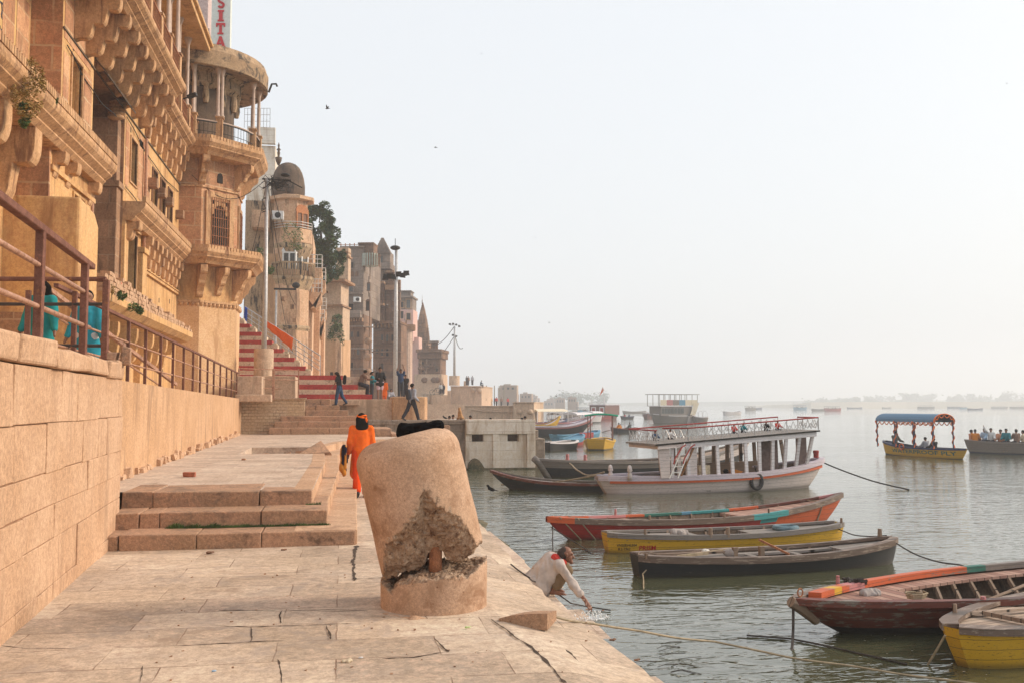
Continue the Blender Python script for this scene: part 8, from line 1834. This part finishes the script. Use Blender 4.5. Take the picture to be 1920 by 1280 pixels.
# a figure crouched on the bow of the small hooped boat
# ================================================================ BIRDS, CROW, LITTER
def bird(label,p,span,rz,flap=.5,mat='cable',roll=0,group='birds in the sky',name='bird'):
    t=T(name,label,'bird',tuple(p),rz,group,world=False); s_=span
    blob('body',[cap((0,-s_*.16,0),(0,s_*.12,0),s_*.05,s_*.07),cap((0,s_*.12,.01*s_),(0,s_*.22,.03*s_),s_*.05,s_*.035),cap((0,s_*.22,.03*s_),(0,s_*.3,.02*s_),s_*.02,s_*.006),cap((0,-s_*.16,0),(0,-s_*.34,-.0),s_*.035,s_*.05,(1.4,1,.4))],s_*.02,Mt[mat],t)
    for sg_ in (-1,1):
        m=MB(); a=flap; pts=[(0,.10),(.22,.14),(.5,.02),(.46,-.04),(.24,-.08),(0,-.10)]; V_=[(sg_*x*s_*math.cos(a),y*s_,x*s_*math.sin(a)+.02*s_) for x,y in pts]; m.add(V_+[(x,y,z-.015*s_) for x,y,z in V_],[tuple(range(6)),tuple(range(11,5,-1))]+[(i,(i+1)%6,6+(i+1)%6,6+i) for i in range(6)]); m.build('wing',Mt[mat],t)
    return t
bird('bird flying with raised wings in the sky right of the round tower',PD(614,204,45),.38,R(60),.9); bird('bird gliding high in the sky left of the centre',PD(817,277,60),.34,R(80),.1); bird('tiny bird low in the middle of the sky',PD(1030,605,70),.22,R(40),.4)
bird('tiny bird over the hazy river bend',PD(1050,717,90),.3,R(40),.3,); bird('bird above the left moored boats',PD(1043,742,90),.4,R(30),.5)
bird('speck of a bird near the top centre of the sky',PD(903,101,80),.2,R(40),.3); bird('speck of a bird near the right edge of the sky',PD(1888,157,80),.2,R(40),.3); bird('second tiny bird just above the horizon haze',PD(1004,446,90),.2,R(70),.3)
def perched(label,p,rz,s_=.3,mat='cable',name='bird',group='birds perched on the masonry'):
    t=T(name,label,'bird',tuple(p),rz,group,world=False)
    blob('body',[cap((0,-.1*s_,.30*s_),(0,.18*s_,.42*s_),.13*s_,.13*s_),cap((0,.18*s_,.46*s_),(0,.3*s_,.62*s_),.09*s_,.09*s_),cap((0,.36*s_,.62*s_),(0,.5*s_,.60*s_),.035*s_,.01*s_),cap((0,-.15*s_,.3*s_),(0,-.5*s_,.22*s_),.07*s_,.05*s_,(1.2,1,.5)),cap((-.05*s_,.05*s_,.3*s_),(-.05*s_,.08*s_,0),.025*s_,.02*s_),cap((.05*s_,.05*s_,.3*s_),(.05*s_,.08*s_,0),.025*s_,.02*s_)],s_*.04,Mt[mat],t,.02*s_); return t
perched('black crow standing in the shallow water near the white wall',PZ(922,925,-.95),R(80),.42,'fleece','crow')
perched('pigeon on the pipe line below the upper brackets',PX(235,144,-6.93),R(20),.3); perched('pigeon further right on the same pipe line',PX(257,176,-6.93),R(-60),.3); perched('pigeon sitting on a stone block beside the barred tower window',PD(382,398,41.5),R(80),.3)
perched('small crow on the grey terrace coping behind the bollard',PZ(835,787,1.2),R(90),.3)
# litter
random.seed(12)
Mt['leafy']=plain('lime_wrapper',(.50,.62,.25),.6); Mt['bluewhite']=plain('pale_blue_wrapper',(.50,.62,.70),.5)
def litter(label,px,py,s_,mat,z=0,name='litter'):
    p=PZ(px,py,z); f=blob(name,[cap((p.x-s_*.6,p.y,z+s_*.22),(p.x+s_*.5,p.y+s_*.2,z+s_*.25),s_*.28,s_*.2,(1,1,.7)),cap((p.x,p.y-s_*.2,z+s_*.2),(p.x+s_*.2,p.y+s_*.3,z+s_*.3),s_*.2,s_*.15)],max(.006,s_*.08),Mt[mat],None,s_*.1,wr=s_*.25); tag(f,label,'litter'); return f
litter('crumpled lime and white wrapper on the paving right of the bollard stump',880,1177,.045,'leafy'); litter('crumpled pale blue scrap at the foot of the bollard stump',857,1140,.045,'bluewhite',.01)
litter('white and yellow wrapper lying on the foreground paving',652,1241,.05,'cream_cotton'); litter('white scrap among the rubble at the lowest step',418,1018,.06,'bluewhite'); litter('tiny blue scrap on the lower left paving',402,1258,.018,'sky_cotton'); litter('tiny white scrap on the paving above the wrapper',677,1233,.02,'white_cotton')
litter('small white paper below the slab on the quay edge',1040,1157,.03,'white_cotton',-.1); litter('dark piece of wood before the lowest step',397,1037,.07,'shutter'); litter('small brown clod in front of the lowest step',533,1031,.045,'shutter')
rb=T('rubble_pile','small pile of stones and dust against the lowest front step','rubble',PZ(385,1018,0)); m=MB()
for i in range(60):
    px=random.gauss(385,30);py=random.uniform(1010,1024); p=PZ(px,py,0); s_=random.uniform(.008,.035)*(1.6 if i<5 else 1); m.box(p.x-s_,p.x+s_,p.y-s_,p.y+s_,-.01,s_*1.4,j=s_*.5)
p=PZ(384,1012,0); m.box(p.x-.06,p.x+.08,p.y-.05,p.y+.08,0,.15,j=.03); m.build('stones',Mt['step'],rb,bev=.006); rb['group']='loose stones'
m=MB(); random.seed(31)
for px,n in ((0,70),):
    for i in range(90): p=PZ(random.uniform(230,1150),random.uniform(1040,1275),0); s_=random.uniform(.003,.010); m.box(p.x-s_,p.x+s_,p.y-s_,p.y+s_,-.002,s_,j=s_*.4)
struct(m.build('grit',Mt['step']),'stuff')
# grass along the steps and on the wall top
def grass(name,pts,n,hgt,mat='grass'):
    m=MB(); rr=random.Random(5)
    for i in range(n):
        f=rr.random(); a,b=pts; p=V(a).lerp(V(b),f)+V((rr.uniform(-.03,.03),rr.uniform(-.05,.03),0)); hh=hgt*rr.uniform(.4,1.2)*(.5+abs(mnoise.noise(V((f*9,1,0))))*1.6); d=V((rr.uniform(-1,1),rr.uniform(-1,1),0))*hh*.5; w_=.005
        m.add([p+V((-w_,0,0)),p+V((w_,0,0)),p+d*.5+V((0,0,hh*.7)),p+d+V((0,0,hh))],[(0,1,2),(2,1,3)])
    return struct(m.build(name,Mt[mat]),'stuff')
a=PZ(316,988,.2);b=PZ(615,985,.2); grass('grass_tufts',((a.x,13.92,.2),(b.x,13.92,.2)),2600,.055)
grass('wall_grass',((W1A[0]+(W1B[0]-W1A[0])*.35-.25,6.6,2.46),(W1A[0]+(W1B[0]-W1A[0])*.62-.2,9.8,2.47)),500,.08)
grass('step_grass',((-.30,14.68,.41),(-.5,14.68,.41)),120,.05)
m=MB(); random.seed(9)
for i in range(150):
    p=PZ(random.uniform(960,1900),random.choice([random.uniform(940,1280),random.uniform(1100,1280)]),WZ+.006); s_=random.uniform(.006,.022); a=random.uniform(0,3)
    m.add([p+V((s_*math.cos(a+q),s_*math.sin(a+q)*.8,0)) for q in (0,1.3,2.9,4.4)],[(0,1,2,3)])
struct(m.build('floating_scum',plain('scum',(.30,.27,.20),.8)),'stuff')
# twigs and weed floating by the landing
m=MB(); random.seed(6)
for i in range(11):
    p=PZ(random.uniform(1130,1290),random.uniform(1190,1275),WZ+.01); m.tube([p,p+V((.12,random.uniform(-.05,.05),.02)),p+V((.3,random.uniform(-.15,.15),random.uniform(-.02,.05)))],.004,4)
struct(m.build('floating_twigs',Mt['darkrope']),'stuff')
for px,py,l in ((1150,1200,'brown leaf bundle at the water line of the landing, lower right'),(1195,1238,'dark clump of weed at the landing edge near the bottom')): litter(l,px,py,.05,'shutter',-.74)
# ================================================================ AIR
def haze():
    mb=MB(); mb.box(-700,4300,-80,6600,-3.5,62); g=NG('haze_air'); g.t.nodes.remove(g.b); v=g.n('ShaderNodeVolumePrincipled'); v.inputs['Color'].default_value=(0.89,0.925,0.975,1)
    v.inputs['Density'].default_value=0.00115; v.inputs['Anisotropy'].default_value=0.25
    g.l(v.outputs[0],g.t.nodes['Material Output'].inputs['Volume']); struct(mb.build('haze',g.m),'stuff')
haze()
for o in sc.objects:
    for k in ('_w','_wm','_wl'):
        if k in o: del o[k]
